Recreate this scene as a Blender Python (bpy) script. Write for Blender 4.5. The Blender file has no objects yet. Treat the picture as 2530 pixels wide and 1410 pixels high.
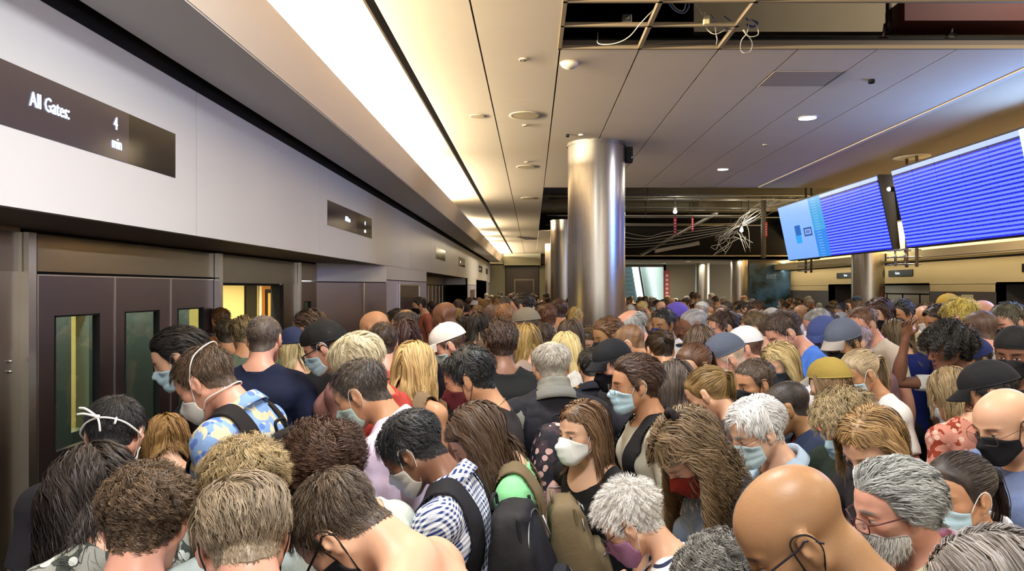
import bpy, math, random
import numpy as np
from mathutils import Matrix, Vector

# ------------------------------------------------------------------ camera, world, exposure
SC = bpy.context.scene
F_PX, VPX, VPY, EYE = 1700.0, 1315.0, 712.0, 2.0
cam_data = bpy.data.cameras.new('camera')
cam_data.sensor_width = 36.0
cam_data.lens = F_PX / 2530.0 * 36.0
cam_data.shift_x = -(VPX - 1265.0) / 2530.0
cam_data.shift_y = (VPY - 705.0) / 2530.0
cam_data.clip_start, cam_data.clip_end = 0.05, 200.0
cam = bpy.data.objects.new('camera', cam_data)
SC.collection.objects.link(cam)
cam.location = (0.0, 0.0, EYE)
cam.rotation_euler = (math.radians(90), 0, 0)
SC.camera = cam

SC.view_settings.view_transform = 'Standard'
SC.view_settings.look = 'None'
SC.view_settings.gamma = 1.0
SC.view_settings.exposure = 0.95
try:
    SC.view_settings.use_curve_mapping = False
except Exception:
    pass
SC.cycles.use_denoising = True
SC.cycles.max_bounces = 6
SC.cycles.diffuse_bounces = 3
SC.cycles.glossy_bounces = 3
SC.cycles.transparent_max_bounces = 8
SC.cycles.sample_clamp_indirect = 4.0
SC.cycles.caustics_reflective = False
SC.cycles.caustics_refractive = False

world = bpy.data.worlds.new('world')
SC.world = world
world.use_nodes = True
world.node_tree.nodes['Background'].inputs[0].default_value = (0.75, 0.72, 0.68, 1)
world.node_tree.nodes['Background'].inputs[1].default_value = 1.9

COL = bpy.data.collections.new('terminal_platform')
SC.collection.children.link(COL)

def area_light(name, loc, rot, sx, sy, power, color, spread=None):
    l = bpy.data.lights.new(name, 'AREA')
    l.shape = 'RECTANGLE'; l.size = sx; l.size_y = sy
    l.energy = power; l.color = color
    if spread: l.spread = math.radians(spread)
    o = bpy.data.objects.new(name, l)
    COL.objects.link(o)
    o.location = loc; o.rotation_euler = rot
    return o

R = math.radians
WARM = (1.0, 0.83, 0.58)
NEUT = (1.0, 0.90, 0.76)
# cove lamps lying on the lip of the left bulkhead, shining up at the ceiling
COVE_RUNS = [(-1.2, 2.0), (2.3, 5.4), (5.6, 9.1), (9.7, 14.0), (18.4, 20.6), (22.6, 23.6), (25.2, 26.0), (27.5, 36.0)]
for _a, _b in COVE_RUNS:
    area_light('cove_lamp', (-1.95, (_a + _b) / 2, 3.70), (R(180), R(30), 0), 0.10, _b - _a, 88.0 * (_b - _a), WARM)
# unseen ceiling panels added as fill light (frames are built with the ceiling)
FILL_PANELS = [(-0.1, 0.4), (2.6, -0.4), (4.8, 1.6), (-0.1, 2.9), (2.6, 2.2), (6.4, 5.0), (6.3, 8.6), (6.3, 11.0)]
for _x, _y in FILL_PANELS:
    area_light('panel_fill_light', (_x, _y, 3.80), (0, 0, 0), 0.55, 0.55, 41.0 if _x < 0 else 27.0, (.94, .97, 1.0) if _x < 0 else NEUT)
# lit round downlights
DOWNLIGHTS = [(2.97, 7.43), (2.95, 10.6)]
for _x, _y in DOWNLIGHTS:
    area_light('downlight_light', (_x, _y, 3.80), (0, 0, 0), 0.16, 0.16, 30.0, (1, .95, .88))
# unseen light added above the track gap to brighten the train side
area_light('track_fill_light', (-3.20, 6.0, 2.26), (0, R(50), 0), 0.05, 9.0, 110.0, (1.0, 1.0, .93))
# fill lights without fixtures, added under the far left-aisle ceiling and right-hand shelf
area_light('aisle_fill_light', (-.6, 27.0, 3.80), (0, 0, 0), .5, 4.0, 55.0, WARM)
area_light('aisle_fill_light', (-.6, 33.5, 3.80), (0, 0, 0), .5, 3.0, 22.0, WARM)
area_light('shelf_fill_light', (8.72, 14.0, 2.62), (0, R(-12), 0), .08, 20.0, 26.0, (1, .86, .6))
# right-hand light shelf
area_light('shelf_light', (8.75, 14.0, 2.86), (R(180), R(12), 0), 0.10, 21.0, 230.0, (1.0, .80, .5))
# ------------------------------------------------------------------ helpers
rng = np.random.default_rng(7)
random.seed(7)

def tag(o, label=None, cat=None, group=None, kind=None):
    if label: o['label'] = label
    if cat: o['category'] = cat
    if group: o['group'] = group
    if kind: o['kind'] = kind
    return o

def empty(name, loc=(0, 0, 0), rz=0.0, scale=1.0):
    o = bpy.data.objects.new(name, None)
    COL.objects.link(o)
    o.empty_display_size = 0.1
    o.location = loc; o.rotation_euler = (0, 0, rz); o.scale = (scale,) * 3
    return o

def mesh_np(name, V, quads=None, tris=None, mats=None, mat_idx=None, parent=None, attrs=None, smooth=True, link=True):
    """one mesh object from numpy arrays; quads (n,4), tris (n,3)"""
    me = bpy.data.meshes.new(name)
    V = np.asarray(V, dtype=np.float32)
    nq = 0 if quads is None else len(quads)
    nt = 0 if tris is None else len(tris)
    me.vertices.add(len(V)); me.vertices.foreach_set('co', V.ravel())
    loops = []
    if nq: loops.append(np.asarray(quads, dtype=np.int32).ravel())
    if nt: loops.append(np.asarray(tris, dtype=np.int32).ravel())
    loops = np.concatenate(loops)
    me.loops.add(len(loops)); me.loops.foreach_set('vertex_index', loops)
    me.polygons.add(nq + nt)
    st = np.concatenate([np.arange(nq) * 4, nq * 4 + np.arange(nt) * 3]).astype(np.int32)
    me.polygons.foreach_set('loop_start', st)
    if mat_idx is not None: me.polygons.foreach_set('material_index', np.asarray(mat_idx, dtype=np.int32))
    me.polygons.foreach_set('use_smooth', np.full(nq + nt, smooth, dtype=bool))
    for m in (mats or []): me.materials.append(m)
    for k, a in (attrs or {}).items():
        a = np.asarray(a, dtype=np.float32)
        if a.ndim == 2:
            at = me.attributes.new(k, 'FLOAT_VECTOR', 'POINT'); at.data.foreach_set('vector', a.ravel())
        else:
            at = me.attributes.new(k, 'FLOAT', 'POINT'); at.data.foreach_set('value', a)
    me.update(calc_edges=True)
    o = bpy.data.objects.new(name, me)
    if link: COL.objects.link(o)
    if parent: o.parent = parent
    return o

class MB:
    """collects shapes (boxes, tubes, lathes, quads) and links them as ONE mesh object"""
    def __init__(s): s.v = []; s.f = []; s.m = []; s.n = 0; s.sm = []
    def add(s, V, Fc, mi=0, smooth=False):
        V = np.asarray(V, float)
        for f in Fc:
            s.f.append([i + s.n for i in f]); s.m.append(mi); s.sm.append(smooth)
        s.v.append(V); s.n += len(V)
        return s
    def box(s, x0, x1, y0, y1, z0, z1, mi=0, M=None, bev=0.0):
        if bev > 0:
            return s.rbox(x0, x1, y0, y1, z0, z1, bev, mi, M)
        V = np.array([[x, y, z] for x in (x0, x1) for y in (y0, y1) for z in (z0, z1)], float)
        if M is not None: V = V @ M[:3, :3].T + M[:3, 3]
        return s.add(V, [(0, 1, 3, 2), (4, 6, 7, 5), (0, 4, 5, 1), (2, 3, 7, 6), (0, 2, 6, 4), (1, 5, 7, 3)], mi)
    def rbox(s, x0, x1, y0, y1, z0, z1, r, mi=0, M=None):
        """box with rounded vertical and horizontal edges (chamfer by two inset rings)"""
        c = np.array([(x0 + x1) / 2, (y0 + y1) / 2, (z0 + z1) / 2]); h = np.array([x1 - x0, y1 - y0, z1 - z0]) / 2
        r = min(r, h.min() * .99)
        n = 10
        V = []; Fc = []
        th = np.linspace(0, 2 * math.pi, 16, endpoint=False) + math.pi / 16
        ph = np.linspace(-math.pi / 2, math.pi / 2, 8)
        for p in ph:
            for t in th:
                d = np.array([math.cos(p) * math.cos(t), math.cos(p) * math.sin(t), math.sin(p)])
                V.append(c + np.sign(d) * (h - r) + d * r)
        for i in range(7):
            for j in range(16):
                a = i * 16 + j; b = i * 16 + (j + 1) % 16
                Fc.append((a, b, b + 16, a + 16))
        Fc.append(tuple(range(15, -1, -1))); Fc.append(tuple(range(7 * 16, 8 * 16)))
        V = np.array(V)
        if M is not None: V = V @ M[:3, :3].T + M[:3, 3]
        return s.add(V, Fc, mi, False)
    def quad(s, a, b, c, d, mi=0):
        return s.add([a, b, c, d], [(0, 1, 2, 3)], mi)
    def tube(s, pts, r, mi=0, n=8, caps=True, closed=False):
        P = np.asarray(pts, float); m = len(P)
        r = np.broadcast_to(np.asarray(r, float), (m,))
        T = np.gradient(P, axis=0) if m > 2 else np.array([P[1] - P[0]] * 2)
        if closed: T = np.roll(P, -1, 0) - np.roll(P, 1, 0)
        T /= np.linalg.norm(T, axis=1)[:, None] + 1e-12
        up = np.array([0, 0, 1.]) if abs(T[0][2]) < .9 else np.array([1., 0, 0])
        u = np.cross(T[0], up); u /= np.linalg.norm(u)
        V = []
        for i in range(m):
            u = u - T[i] * np.dot(u, T[i]); u /= np.linalg.norm(u) + 1e-12
            w = np.cross(T[i], u)
            for k in range(n):
                a = 2 * math.pi * k / n
                V.append(P[i] + r[i] * (math.cos(a) * u + math.sin(a) * w))
        Fc = []
        for i in range(m if closed else m - 1):
            i2 = (i + 1) % m
            for k in range(n):
                Fc.append((i * n + k, i2 * n + k, i2 * n + (k + 1) % n, i * n + (k + 1) % n))
        if caps and not closed:
            Fc.append(tuple(range(n))); Fc.append(tuple(range((m - 1) * n + n - 1, (m - 1) * n - 1, -1)))
        return s.add(V, Fc, mi, True)
    def lathe(s, prof, cx, cy, n=32, mi=0, smooth=True):
        V = []; Fc = []
        for r, z in prof:
            for k in range(n):
                a = 2 * math.pi * k / n
                V.append((cx + r * math.cos(a), cy + r * math.sin(a), z))
        for i in range(len(prof) - 1):
            for k in range(n):
                Fc.append((i * n + k, i * n + (k + 1) % n, (i + 1) * n + (k + 1) % n, (i + 1) * n + k))
        return s.add(V, Fc, mi, smooth)
    def prism(s, poly, axis, a, b, mi=0):
        """polygon (list of 2D) extruded along axis ('x','y','z') from a to b"""
        n = len(poly); V = []
        for t in (a, b):
            for p in poly:
                V.append({'x': (t, p[0], p[1]), 'y': (p[0], t, p[1]), 'z': (p[0], p[1], t)}[axis])
        Fc = [tuple(range(n))[::-1], tuple(range(n, 2 * n))]
        for i in range(n): Fc.append((i, (i + 1) % n, n + (i + 1) % n, n + i))
        return s.add(V, Fc, mi)
    def build(s, name, mats, parent=None, kind=None):
        me = bpy.data.meshes.new(name)
        V = np.concatenate(s.v)
        me.from_pydata(V.tolist(), [], s.f)
        me.polygons.foreach_set('material_index', s.m)
        me.polygons.foreach_set('use_smooth', s.sm)
        for m in (mats if isinstance(mats, (list, tuple)) else [mats]): me.materials.append(m)
        me.update()
        o = bpy.data.objects.new(name, me)
        COL.objects.link(o)
        if parent: o.parent = parent
        if kind: o['kind'] = kind
        return o

# ------------------------------------------------------------------ materials
_mc = {}
def new_mat(name):
    m = bpy.data.materials.new(name); m.use_nodes = True
    nt = m.node_tree
    return m, nt, nt.nodes, nt.links, nt.nodes['Principled BSDF']

def lin(c):
    """sRGB hex or 0-255 triple to linear"""
    if isinstance(c, str):
        c = [int(c[i:i + 2], 16) for i in (0, 2, 4)]
    c = [x / 255 for x in c]
    return tuple(x / 12.92 if x <= .04045 else ((x + .055) / 1.055) ** 2.4 for x in c) + (1,)

def plain(name, col, rough=.5, metal=0., noise=0., nscale=8., bump=0., bscale=40., emis=None, es=0., coat=0., spec=None):
    key = (name, str(col), rough, metal, noise, emis, es)
    if key in _mc: return _mc[key]
    m, nt, N, L, b = new_mat(name)
    c = lin(col)
    b.inputs['Base Color'].default_value = c
    b.inputs['Roughness'].default_value = rough
    b.inputs['Metallic'].default_value = metal
    if spec is not None: b.inputs['Specular IOR Level'].default_value = spec
    if coat: b.inputs['Coat Weight'].default_value = coat
    if noise or bump:
        tc = N.new('ShaderNodeTexCoord')
        no = N.new('ShaderNodeTexNoise'); no.inputs['Scale'].default_value = nscale; no.inputs['Detail'].default_value = 4
        L.new(tc.outputs['Object'], no.inputs['Vector'])
        if noise:
            mx = N.new('ShaderNodeMix'); mx.data_type = 'RGBA'
            mx.inputs['A'].default_value = tuple(x * (1 - noise) for x in c[:3]) + (1,)
            mx.inputs['B'].default_value = tuple(min(1, x * (1 + noise)) for x in c[:3]) + (1,)
            L.new(no.outputs['Fac'], mx.inputs['Factor']); L.new(mx.outputs['Result'], b.inputs['Base Color'])
        if bump:
            n2 = N.new('ShaderNodeTexNoise'); n2.inputs['Scale'].default_value = bscale; n2.inputs['Detail'].default_value = 3
            L.new(tc.outputs['Object'], n2.inputs['Vector'])
            bp = N.new('ShaderNodeBump'); bp.inputs['Strength'].default_value = bump; bp.inputs['Distance'].default_value = .01
            L.new(n2.outputs['Fac'], bp.inputs['Height']); L.new(bp.outputs['Normal'], b.inputs['Normal'])
    if emis:
        b.inputs['Emission Color'].default_value = lin(emis); b.inputs['Emission Strength'].default_value = es
    _mc[key] = m
    return m

def brushed(name, col, rough=.32, along='z'):
    """brushed stainless steel: fine stretched noise in roughness and bump"""
    m, nt, N, L, b = new_mat(name)
    b.inputs['Metallic'].default_value = 1.0
    tc = N.new('ShaderNodeTexCoord'); mp = N.new('ShaderNodeMapping')
    mp.inputs['Scale'].default_value = {'z': (240, 240, .8), 'y': (60, 1.0, 60)}[along]
    L.new(tc.outputs['Object'], mp.inputs['Vector'])
    no = N.new('ShaderNodeTexNoise'); no.inputs['Scale'].default_value = 2.0; no.inputs['Detail'].default_value = 3
    L.new(mp.outputs['Vector'], no.inputs['Vector'])
    mr = N.new('ShaderNodeMapRange'); mr.inputs['To Min'].default_value = rough - .03; mr.inputs['To Max'].default_value = rough + .05
    L.new(no.outputs['Fac'], mr.inputs['Value']); L.new(mr.outputs['Result'], b.inputs['Roughness'])
    c = lin(col)
    mx = N.new('ShaderNodeMix'); mx.data_type = 'RGBA'
    mx.inputs['A'].default_value = tuple(x * .93 for x in c[:3]) + (1,); mx.inputs['B'].default_value = c
    L.new(no.outputs['Fac'], mx.inputs['Factor']); L.new(mx.outputs['Result'], b.inputs['Base Color'])
    bp = N.new('ShaderNodeBump'); bp.inputs['Strength'].default_value = .012
    L.new(no.outputs['Fac'], bp.inputs['Height']); L.new(bp.outputs['Normal'], b.inputs['Normal'])
    return m

def math_(N, L, op, a, b=None, c=None):
    n = N.new('ShaderNodeMath'); n.operation = op
    for i, v in enumerate((a, b, c)):
        if v is None: continue
        if isinstance(v, (int, float)): n.inputs[i].default_value = v
        else: L.new(v, n.inputs[i])
    return n.outputs[0]
def mix_(N, L, f, a, b):
    n = N.new('ShaderNodeMix'); n.data_type = 'RGBA'
    for k, v in (('Factor', f), ('A', a), ('B', b)):
        if isinstance(v, (int, float)): n.inputs[k].default_value = v
        elif isinstance(v, tuple): n.inputs[k].default_value = v
        else: L.new(v, n.inputs[k])
    return n.outputs['Result']

def bez(pts, n=12):
    """smooth curve through points (Catmull-Rom)"""
    P = np.array(pts, float); P = np.concatenate([[2 * P[0] - P[1]], P, [2 * P[-1] - P[-2]]]); out = []
    for i in range(1, len(P) - 2):
        for t in np.linspace(0, 1, n, endpoint=False):
            a, b, c, d = P[i - 1:i + 3]
            out.append(.5 * (2 * b + (c - a) * t + (2 * a - 5 * b + 4 * c - d) * t * t + (3 * b - a - 3 * c + d) * t ** 3))
    out.append(P[-2]); return np.array(out)
# ------------------------------------------------------------------ the place
def at(px, py, D): return np.array([(px - VPX) / F_PX * D, D, EYE - (py - VPY) / F_PX * D])
CEIL = 3.84
M_ceil = plain('ceiling_panel', 'e4d6bf', .75, noise=.03, nscale=3)
M_paint = plain('painted_plaster', 'cbb999', .8, noise=.03, nscale=2)
M_white = plain('white_cladding', 'e9eaec', .35, noise=.02, nscale=1.5)
M_soff = plain('grey_soffit', 'cfcdca', .7)
M_beige = plain('beige_lip', 'e2d6c8', .7)
M_dark = plain('dark_gap', '0c0b0b', .9)
M_black = plain('plenum_black', '0b0a0a', .95)
M_cream = plain('cream_wall', 'cfbb8d', .7, noise=.04, nscale=1.2)
M_steel = brushed('steel_column', 'b4afa6', .27)
M_steel2 = brushed('steel_panel', 'aaa192', .30)
M_steel3 = brushed('steel_door', '857c84', .34)
M_steelh = brushed('steel_header', '8d857b', .24, 'y')
M_edge = plain('steel_edge', 'd8d6d4', .3, 1.0)
M_floor = plain('terrazzo', '6e6a64', .35, noise=.15, nscale=30)
M_brown = plain('soffit_brown', '6b6058', .6, noise=.06, nscale=4)

S = lambda mb, name, mats: mb.build(name, mats, kind='structure')
S(MB().box(-7, 12, -8, 38, -.12, 0), 'floor', M_floor)

# ceiling: long panels with open joints, the openings left out
cl = MB(); seams = [-1.015] + [-.40 + .6125 * k for k in range(0, 8)]
seams[-1] = 4.09
for i in range(len(seams) - 1):
    x0, x1 = seams[i] + .006, seams[i + 1] - .006
    left = x1 < .25
    runs = [(-8, 37)] if left else [(-8, 3.55), (5.29, 12.5)]
    for a, b in runs:
        if left:
            ys = list(np.arange(a, b, .92)) + [b]
            for c, d in zip(ys[:-1], ys[1:]):
                if d - c > .01: cl.box(x0, x1, c + .0012, d - .0012, CEIL, CEIL + .03)
        elif i == 5 and a > 5: # strip with the access hatch
            cl.box(x0, x1, a, 5.83, CEIL, CEIL + .03); cl.box(x0, x1, 6.26, b, CEIL, CEIL + .03)
        else: cl.box(x0, x1, a, b, CEIL, CEIL + .03)
cl.box(-2.4, -1.085, -8, 37, CEIL, CEIL + .03)
cl.box(.212, 1.6, 22.0, 37, CEIL, CEIL + .03)
cl.box(-1.085, 4.1, -8, 3.5, CEIL + .10, CEIL + .12, 1); cl.box(-1.2, .2, 3.4, 37, CEIL + .10, CEIL + .12, 1); cl.box(.2, 4.1, 5.4, 12.5, CEIL + .10, CEIL + .12, 1)
S(cl, 'ceiling', [M_ceil, M_dark])
# painted ceiling to the right, with its raised edge, and the vault that drops to the light shelf
pc = MB()
pc.box(4.10, 4.16, -8, 12.55, CEIL - .012, CEIL + .10, 1)
pc.box(4.16, 7.2, -8, 12.75, CEIL + .02, CEIL + .08)
arc = [(7.2 + 2.1 * math.sin(a), CEIL + .02 - 1.25 * (1 - math.cos(a))) for a in np.linspace(0, math.pi / 2, 14)]
pc.prism(arc + [(9.4, 4.6), (7.2, 4.6)], 'y', -8, 12.75)
arc2 = [(8.2 + 1.1 * math.sin(a), CEIL - .25 - .75 * (1 - math.cos(a))) for a in np.linspace(0, math.pi / 2, 10)]
pc.prism(arc2 + [(9.4, 4.4), (8.2, 4.4)], 'y', 12.75, 24)
S(pc, 'trim_1', [M_paint, plain('ceiling_edge', 'd8cab4', .6)])
# ceiling rails across the first opening
rl = MB()
for y in (4.42, 4.83, 5.285): rl.box(.20, 1.46 if y == 4.83 else 4.1, y - .012, y + .012, CEIL - .004, CEIL + .024, 0)
for x in (.212, .825, 1.437): rl.box(x - .014, x + .014, 3.5, 5.30, CEIL - .004, CEIL + .03, 0)
rl.box(.21, 4.1, 5.30, 5.315, CEIL + .02, CEIL + .07, 1)
rl.box(.19, 4.1, 12.47, 12.53, CEIL - .01, CEIL + .12, 1)
S(rl, 'trim_2', [plain('ceiling_rail', '93836a', .6), M_brown])
# service voids above the openings
v1 = MB()
v1.box(.13, 7.3, 3.2, 12.3, 5.3, 5.4); v1.box(.13, 7.3, 12.2, 12.4, CEIL + .1, 5.4); v1.box(.10, .19, 3.0, 22.2, CEIL + .03, 5.4); v1.box(.13, 7.3, 3.0, 3.3, CEIL + .1, 5.4); v1.box(7.2, 7.4, 3.0, 12.6, CEIL + .1, 5.4)
S(v1, 'ceiling_void', M_black)
v2 = MB()
v2.box(.13, 9.2, 12.4, 22.4, 4.42, 4.55, 1); v2.box(1.5, 9.3, 22.05, 22.3, 2.93, 4.5, 0); v2.box(.13, 1.6, 22.05, 22.3, CEIL + .03, 4.5, 0); v2.box(.14, .18, 12.5, 22.1, CEIL + .03, 4.5, 0); v2.box(8.1, 8.3, 12.8, 22.1, 3.5, 4.5, 0)
for y, h, x0, x1 in ((13.9, .20, .2, 5.6), (15.6, .30, .2, 8), (17.4, .16, 2.0, 8), (19.3, .22, .2, 8)): v2.box(x0, x1, y, y + .35, 4.42 - h, 4.43, 1)
S(v2, 'ceiling_void', [M_black, plain('concrete_slab', '86806a', .9, noise=.15, nscale=3)])
# lower ceiling and end walls
lw = MB()
lw.box(1.5, 9.3, 22.0, 27.1, 2.93, 3.02, 0); lw.box(1.5, 9.3, 22.0, 22.06, 2.93, 3.06, 1)
S(lw, 'trim_3', [plain('lower_ceiling', 'a39a80', .8), plain('lower_ceiling_edge', 'b9b094', .7)])
wb = MB(); M_back = plain('back_wall', '8b806a', .75, noise=.08, nscale=2)
wb.box(1.5, 3.45, 27.0, 27.2, 0, 2.95); wb.box(5.16, 9.4, 27.0, 27.2, 0, 2.95); wb.box(3.4, 5.2, 27.0, 27.2, 2.84, 2.95)
wb.box(1.5, 1.6, 22.05, 37, 0, 4.4)
S(wb, 'wall_back', M_back)
we = MB()
we.box(-3.2, 1.6, 37.0, 37.2, 3.24, 4.0, 0); we.box(-3.2, -1.42, 37.0, 37.2, 0, 3.3, 0); we.box(.35, 1.6, 37.0, 37.2, 0, 3.3, 0)
we.box(-1.5, .45, 36.4, 37.1, 3.22, 3.9, 0)
S(we, 'wall_end', plain('end_wall', '7d7d6c', .8))
de = MB(); de.box(-1.45, .38, 37.0, 37.1, 0, 3.24, 0); de.box(-.98, .12, 36.9, 37.02, 0, 2.5, 1); de.box(-.90, .04, 36.88, 36.92, 0, 2.42, 0)
S(de, 'door_1', [plain('bronze_door', '2c211c', .4), plain('bronze_frame', '6a6355', .35, .8)])
S(MB().box(-7, 12, -8.2, -8, 0, 1.2), 'wall_front', plain('rear_parapet', '9a948a', .7))

# ---- left side: fascia, soffits, cove lip
fa = MB(); XL = -2.3
ys = [-8, -6.2, -3.5, -.75, 1.98, 4.71, 7.45, 10.18, 12.92, 15.65, 18.4, 21.1, 23.8, 26.6, 29.3, 32.0, 34.8, 36.6]
for a, b in zip(ys[:-1], ys[1:]): fa.box(XL - .06, XL, a + .004, b - .004, 2.36, 3.345)
fa.box(XL - .30, XL - .05, -8, 36.6, 2.362, 3.345, 1)
for a, b in ((-8, 1.46), (10.86, 15.0), (24.4, 28.3)): fa.box(XL - .06, XL, a, b, 2.14, 2.365); fa.box(XL - .07, XL - .004, a, b, 2.125, 2.14, 1)
S(fa, 'wall_left', [M_white, M_dark])
sf = MB()
sf.box(-3.2, XL - .05, 1.46, 36.6, 2.36, 2.42, 0)
S(sf, 'trim_4', M_brown)
lp = MB()
lp.prism([(-2.22, 3.42), (-2.22, 3.46), (-1.72, 3.46), (-1.66, 3.68), (-1.56, 3.695), (-1.68, 3.405)], 'y', -8, 36.6, 0)
S(lp, 'trim_5', M_beige)
gs = MB(); gs.prism([(-2.22, 3.412), (-2.22, 3.425), (-1.685, 3.403), (-1.685, 3.395)], 'y', -8, 36.6, 0); gs.box(-2.45, -2.305, -8, 36.6, 3.345, 3.84, 1); gs.box(-2.32, -2.20, -8, 36.6, 3.462, 3.50, 1)
S(gs, 'trim_6', [M_soff, M_dark])

# ---- piers between the door bays
pr = MB()
for a, b in ((-8, 1.46), (10.86, 15.0), (24.4, 28.3)):
    pr.box(XL - .9, XL, a, b, 0, 2.125, 0)
    pr.box(XL, XL + .004, a, a + .35, 0, 2.10, 0)
pr.box(XL - .9, XL, 34.5, 36.8, 0, 2.36, 0); pr.box(XL - .1, XL + .05, 36.2, 37, 2.3, 3.9, 0)
S(pr, 'trim_7', plain('lavender_panel', 'cfcbe2', .35, .15))
def framed(name, label, cat, x, y0, y1, z0, z1, mf, mg, group=None, w=.04, d=.02, pane='pane'):
    """flat frame on a wall facing +X or -X"""
    r = empty(name, (x, (y0 + y1) / 2, z0)); tag(r, label, cat, group)
    s = 1 if x < 0 else -1
    f = MB(); a, b = sorted((0, s * d)); yc = (y0 + y1) / 2
    for (u0, u1, v0, v1) in ((y0, y1, z0, z0 + w), (y0, y1, z1 - w, z1), (y0, y0 + w, z0 + w, z1 - w), (y1 - w, y1, z0 + w, z1 - w)): f.box(a, b, u0 - yc, u1 - yc, v0 - z0, v1 - z0)
    f.build('frame', mf, r)
    a, b = sorted((0, s * d * .5)); MB().box(a, b, y0 + w - yc, y1 - w - yc, w, z1 - z0 - w).build(pane, mg, r); return r
framed('poster_case', 'tall dark glass poster case on the pale pier between train door bays', 'poster case', XL + .005, 11.85, 13.95, .5, 2.08, M_edge, plain('poster_dark', '4d4347', .15, noise=.4, nscale=3, spec=.8), w=.03)
framed('poster_case', 'small distant poster case on the second pier of the train door side', 'poster case', XL + .005, 25.2, 27.4, .6, 1.95, M_edge, plain('poster_dark2', '6e6458', .2, noise=.5, nscale=2), w=.04)

# ---- train door bay nearest the camera
XD = -3.05
bw = MB()
bw.box(XD - .06, XD, 1.46, 4.10, 0, 2.36, 0)
bw.box(XD - .08, XD - .03, 4.10, 9.8, 2.34, 2.37, 1)
S(bw, 'wall_left_bay', [M_steel2, M_dark])
bh = MB()
bh.box(XD - .05, XD + .004, 1.6, 4.08, 2.10, 2.335, 0)
bh.box(XD - .05, XD, 4.24, 6.59, 2.105, 2.335, 0); bh.box(XD - .05, XD, 6.69, 8.93, 2.055, 2.335, 0); bh.box(XD - .05, XD - .01, 8.99, 9.78, 2.105, 2.335, 0)
S(bh, 'trim_8', M_steelh)
pd = MB()
for a, b, w_ in ((4.10, 4.165, .05), (6.60, 6.675, .05), (8.94, 8.985, .04)): pd.box(XD - .06, XD + w_, a, b, 0, 2.335, 0)
pd.box(XD - .10, XD - .02, 4.165, 4.24, 0, 2.335, 1); pd.box(XD - .12, XD - .02, 4.2, 6.6, 2.088, 2.106, 1); pd.box(XD - .12, XD - .015, 6.675, 8.35, 2.03, 2.056, 1)  # dark strip below the header stands in for its shadow line
pd.box(XD - .12, XD - .01, 8.34, 8.45, 0, 2.04, 1); pd.box(XD - .06, XD - .005, 8.45, 8.94, 0, 2.06, 2)
S(pd, 'trim_9', [M_edge, M_dark, M_steelh])
M_glass = None
def glass_mat():
    m, nt, N, L, b = new_mat('door_glass')
    tr = N.new('ShaderNodeBsdfTransparent'); tr.inputs[0].default_value = (.62, .68, .64, 1); gl = N.new('ShaderNodeBsdfGlossy'); gl.inputs['Roughness'].default_value = .03
    mx = N.new('ShaderNodeMixShader'); mx.inputs[0].default_value = .10; L.new(tr.outputs[0], mx.inputs[1]); L.new(gl.outputs[0], mx.inputs[2]); L.new(mx.outputs[0], N['Material Output'].inputs[0])
    return m
M_glass = glass_mat()
def leaf(n, y0, y1, wy0, wy1, z1=2.087, wz=(.95, 1.825)):
    r = empty('door_%d' % n, (XD, (y0 + y1) / 2, 0)); r['kind'] = 'structure'
    yc = (y0 + y1) / 2; b = MB()
    b.box(-.045, -.005, y0 - yc, wy0 - yc, 0, z1); b.box(-.045, -.005, wy1 - yc, y1 - yc, 0, z1); b.box(-.045, -.005, wy0 - yc, wy1 - yc, 0, wz[0]); b.box(-.045, -.005, wy0 - yc, wy1 - yc, wz[1], z1)
    b.build('leaf_panel', M_steel3, r)
    MB().box(-.03, -.024, wy0 - yc, wy1 - yc, wz[0], wz[1]).build('pane', M_glass, r)
    g = MB(); g.box(-.05, 0, y0 - yc, y0 - yc + .012, 0, z1); g.box(-.05, -.001, y0 - yc, y1 - yc, z1 - .008, z1); g.build('edge_strip', M_edge, r)
    g = MB(); t = .012; g.box(-.046, -.003, wy0 - yc, wy0 - yc + t, wz[0], wz[1]); g.box(-.046, -.003, wy1 - yc - t * 1.5, wy1 - yc, wz[0], wz[1]); g.box(-.046, -.003, wy0 - yc, wy1 - yc, wz[1] - t, wz[1]); g.build('gasket', M_dark, r)
leaf(2, 4.24, 5.03, 4.40, 4.86); leaf(3, 5.03, 5.81, 5.16, 5.64); leaf(4, 5.81, 6.59, 5.93, 6.40); leaf(5, 8.985, 9.75, 9.2, 9.5)
sp_ = MB()
def splay(z0, z1, mi):
    sp_.prism([(XD - .08, 9.75), (XL, 10.86), (XL - .3, 10.9), (XD - .3, 9.9)], 'z', z0, z1, mi)
splay(0, 2.085, 0); splay(2.10, 2.36, 1)
sp_.prism([(XD - .09, 9.74), (XL - .01, 10.85), (XL - .3, 10.9), (XD - .3, 9.9)], 'z', 2.085, 2.10, 2)
sp_.prism([(XL - .262, 10.46), (XL - .257, 10.455), (XL - .25, 10.475), (XL - .26, 10.48)], 'z', .1, 2.085, 3)
S(sp_, 'trim_10', [M_steel2, M_white, M_dark, M_edge])
# call buttons
cb = empty('call_panel', (XD, 4.01, 1.50)); tag(cb, 'two small round metal buttons on the steel panel beside the left train door', 'buttons')
for k in range(2): MB().tube([(0, 0, .015 + .06 * k), (.014, 0, .015 + .06 * k)], .010, n=16).build('button', M_edge, cb)
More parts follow.
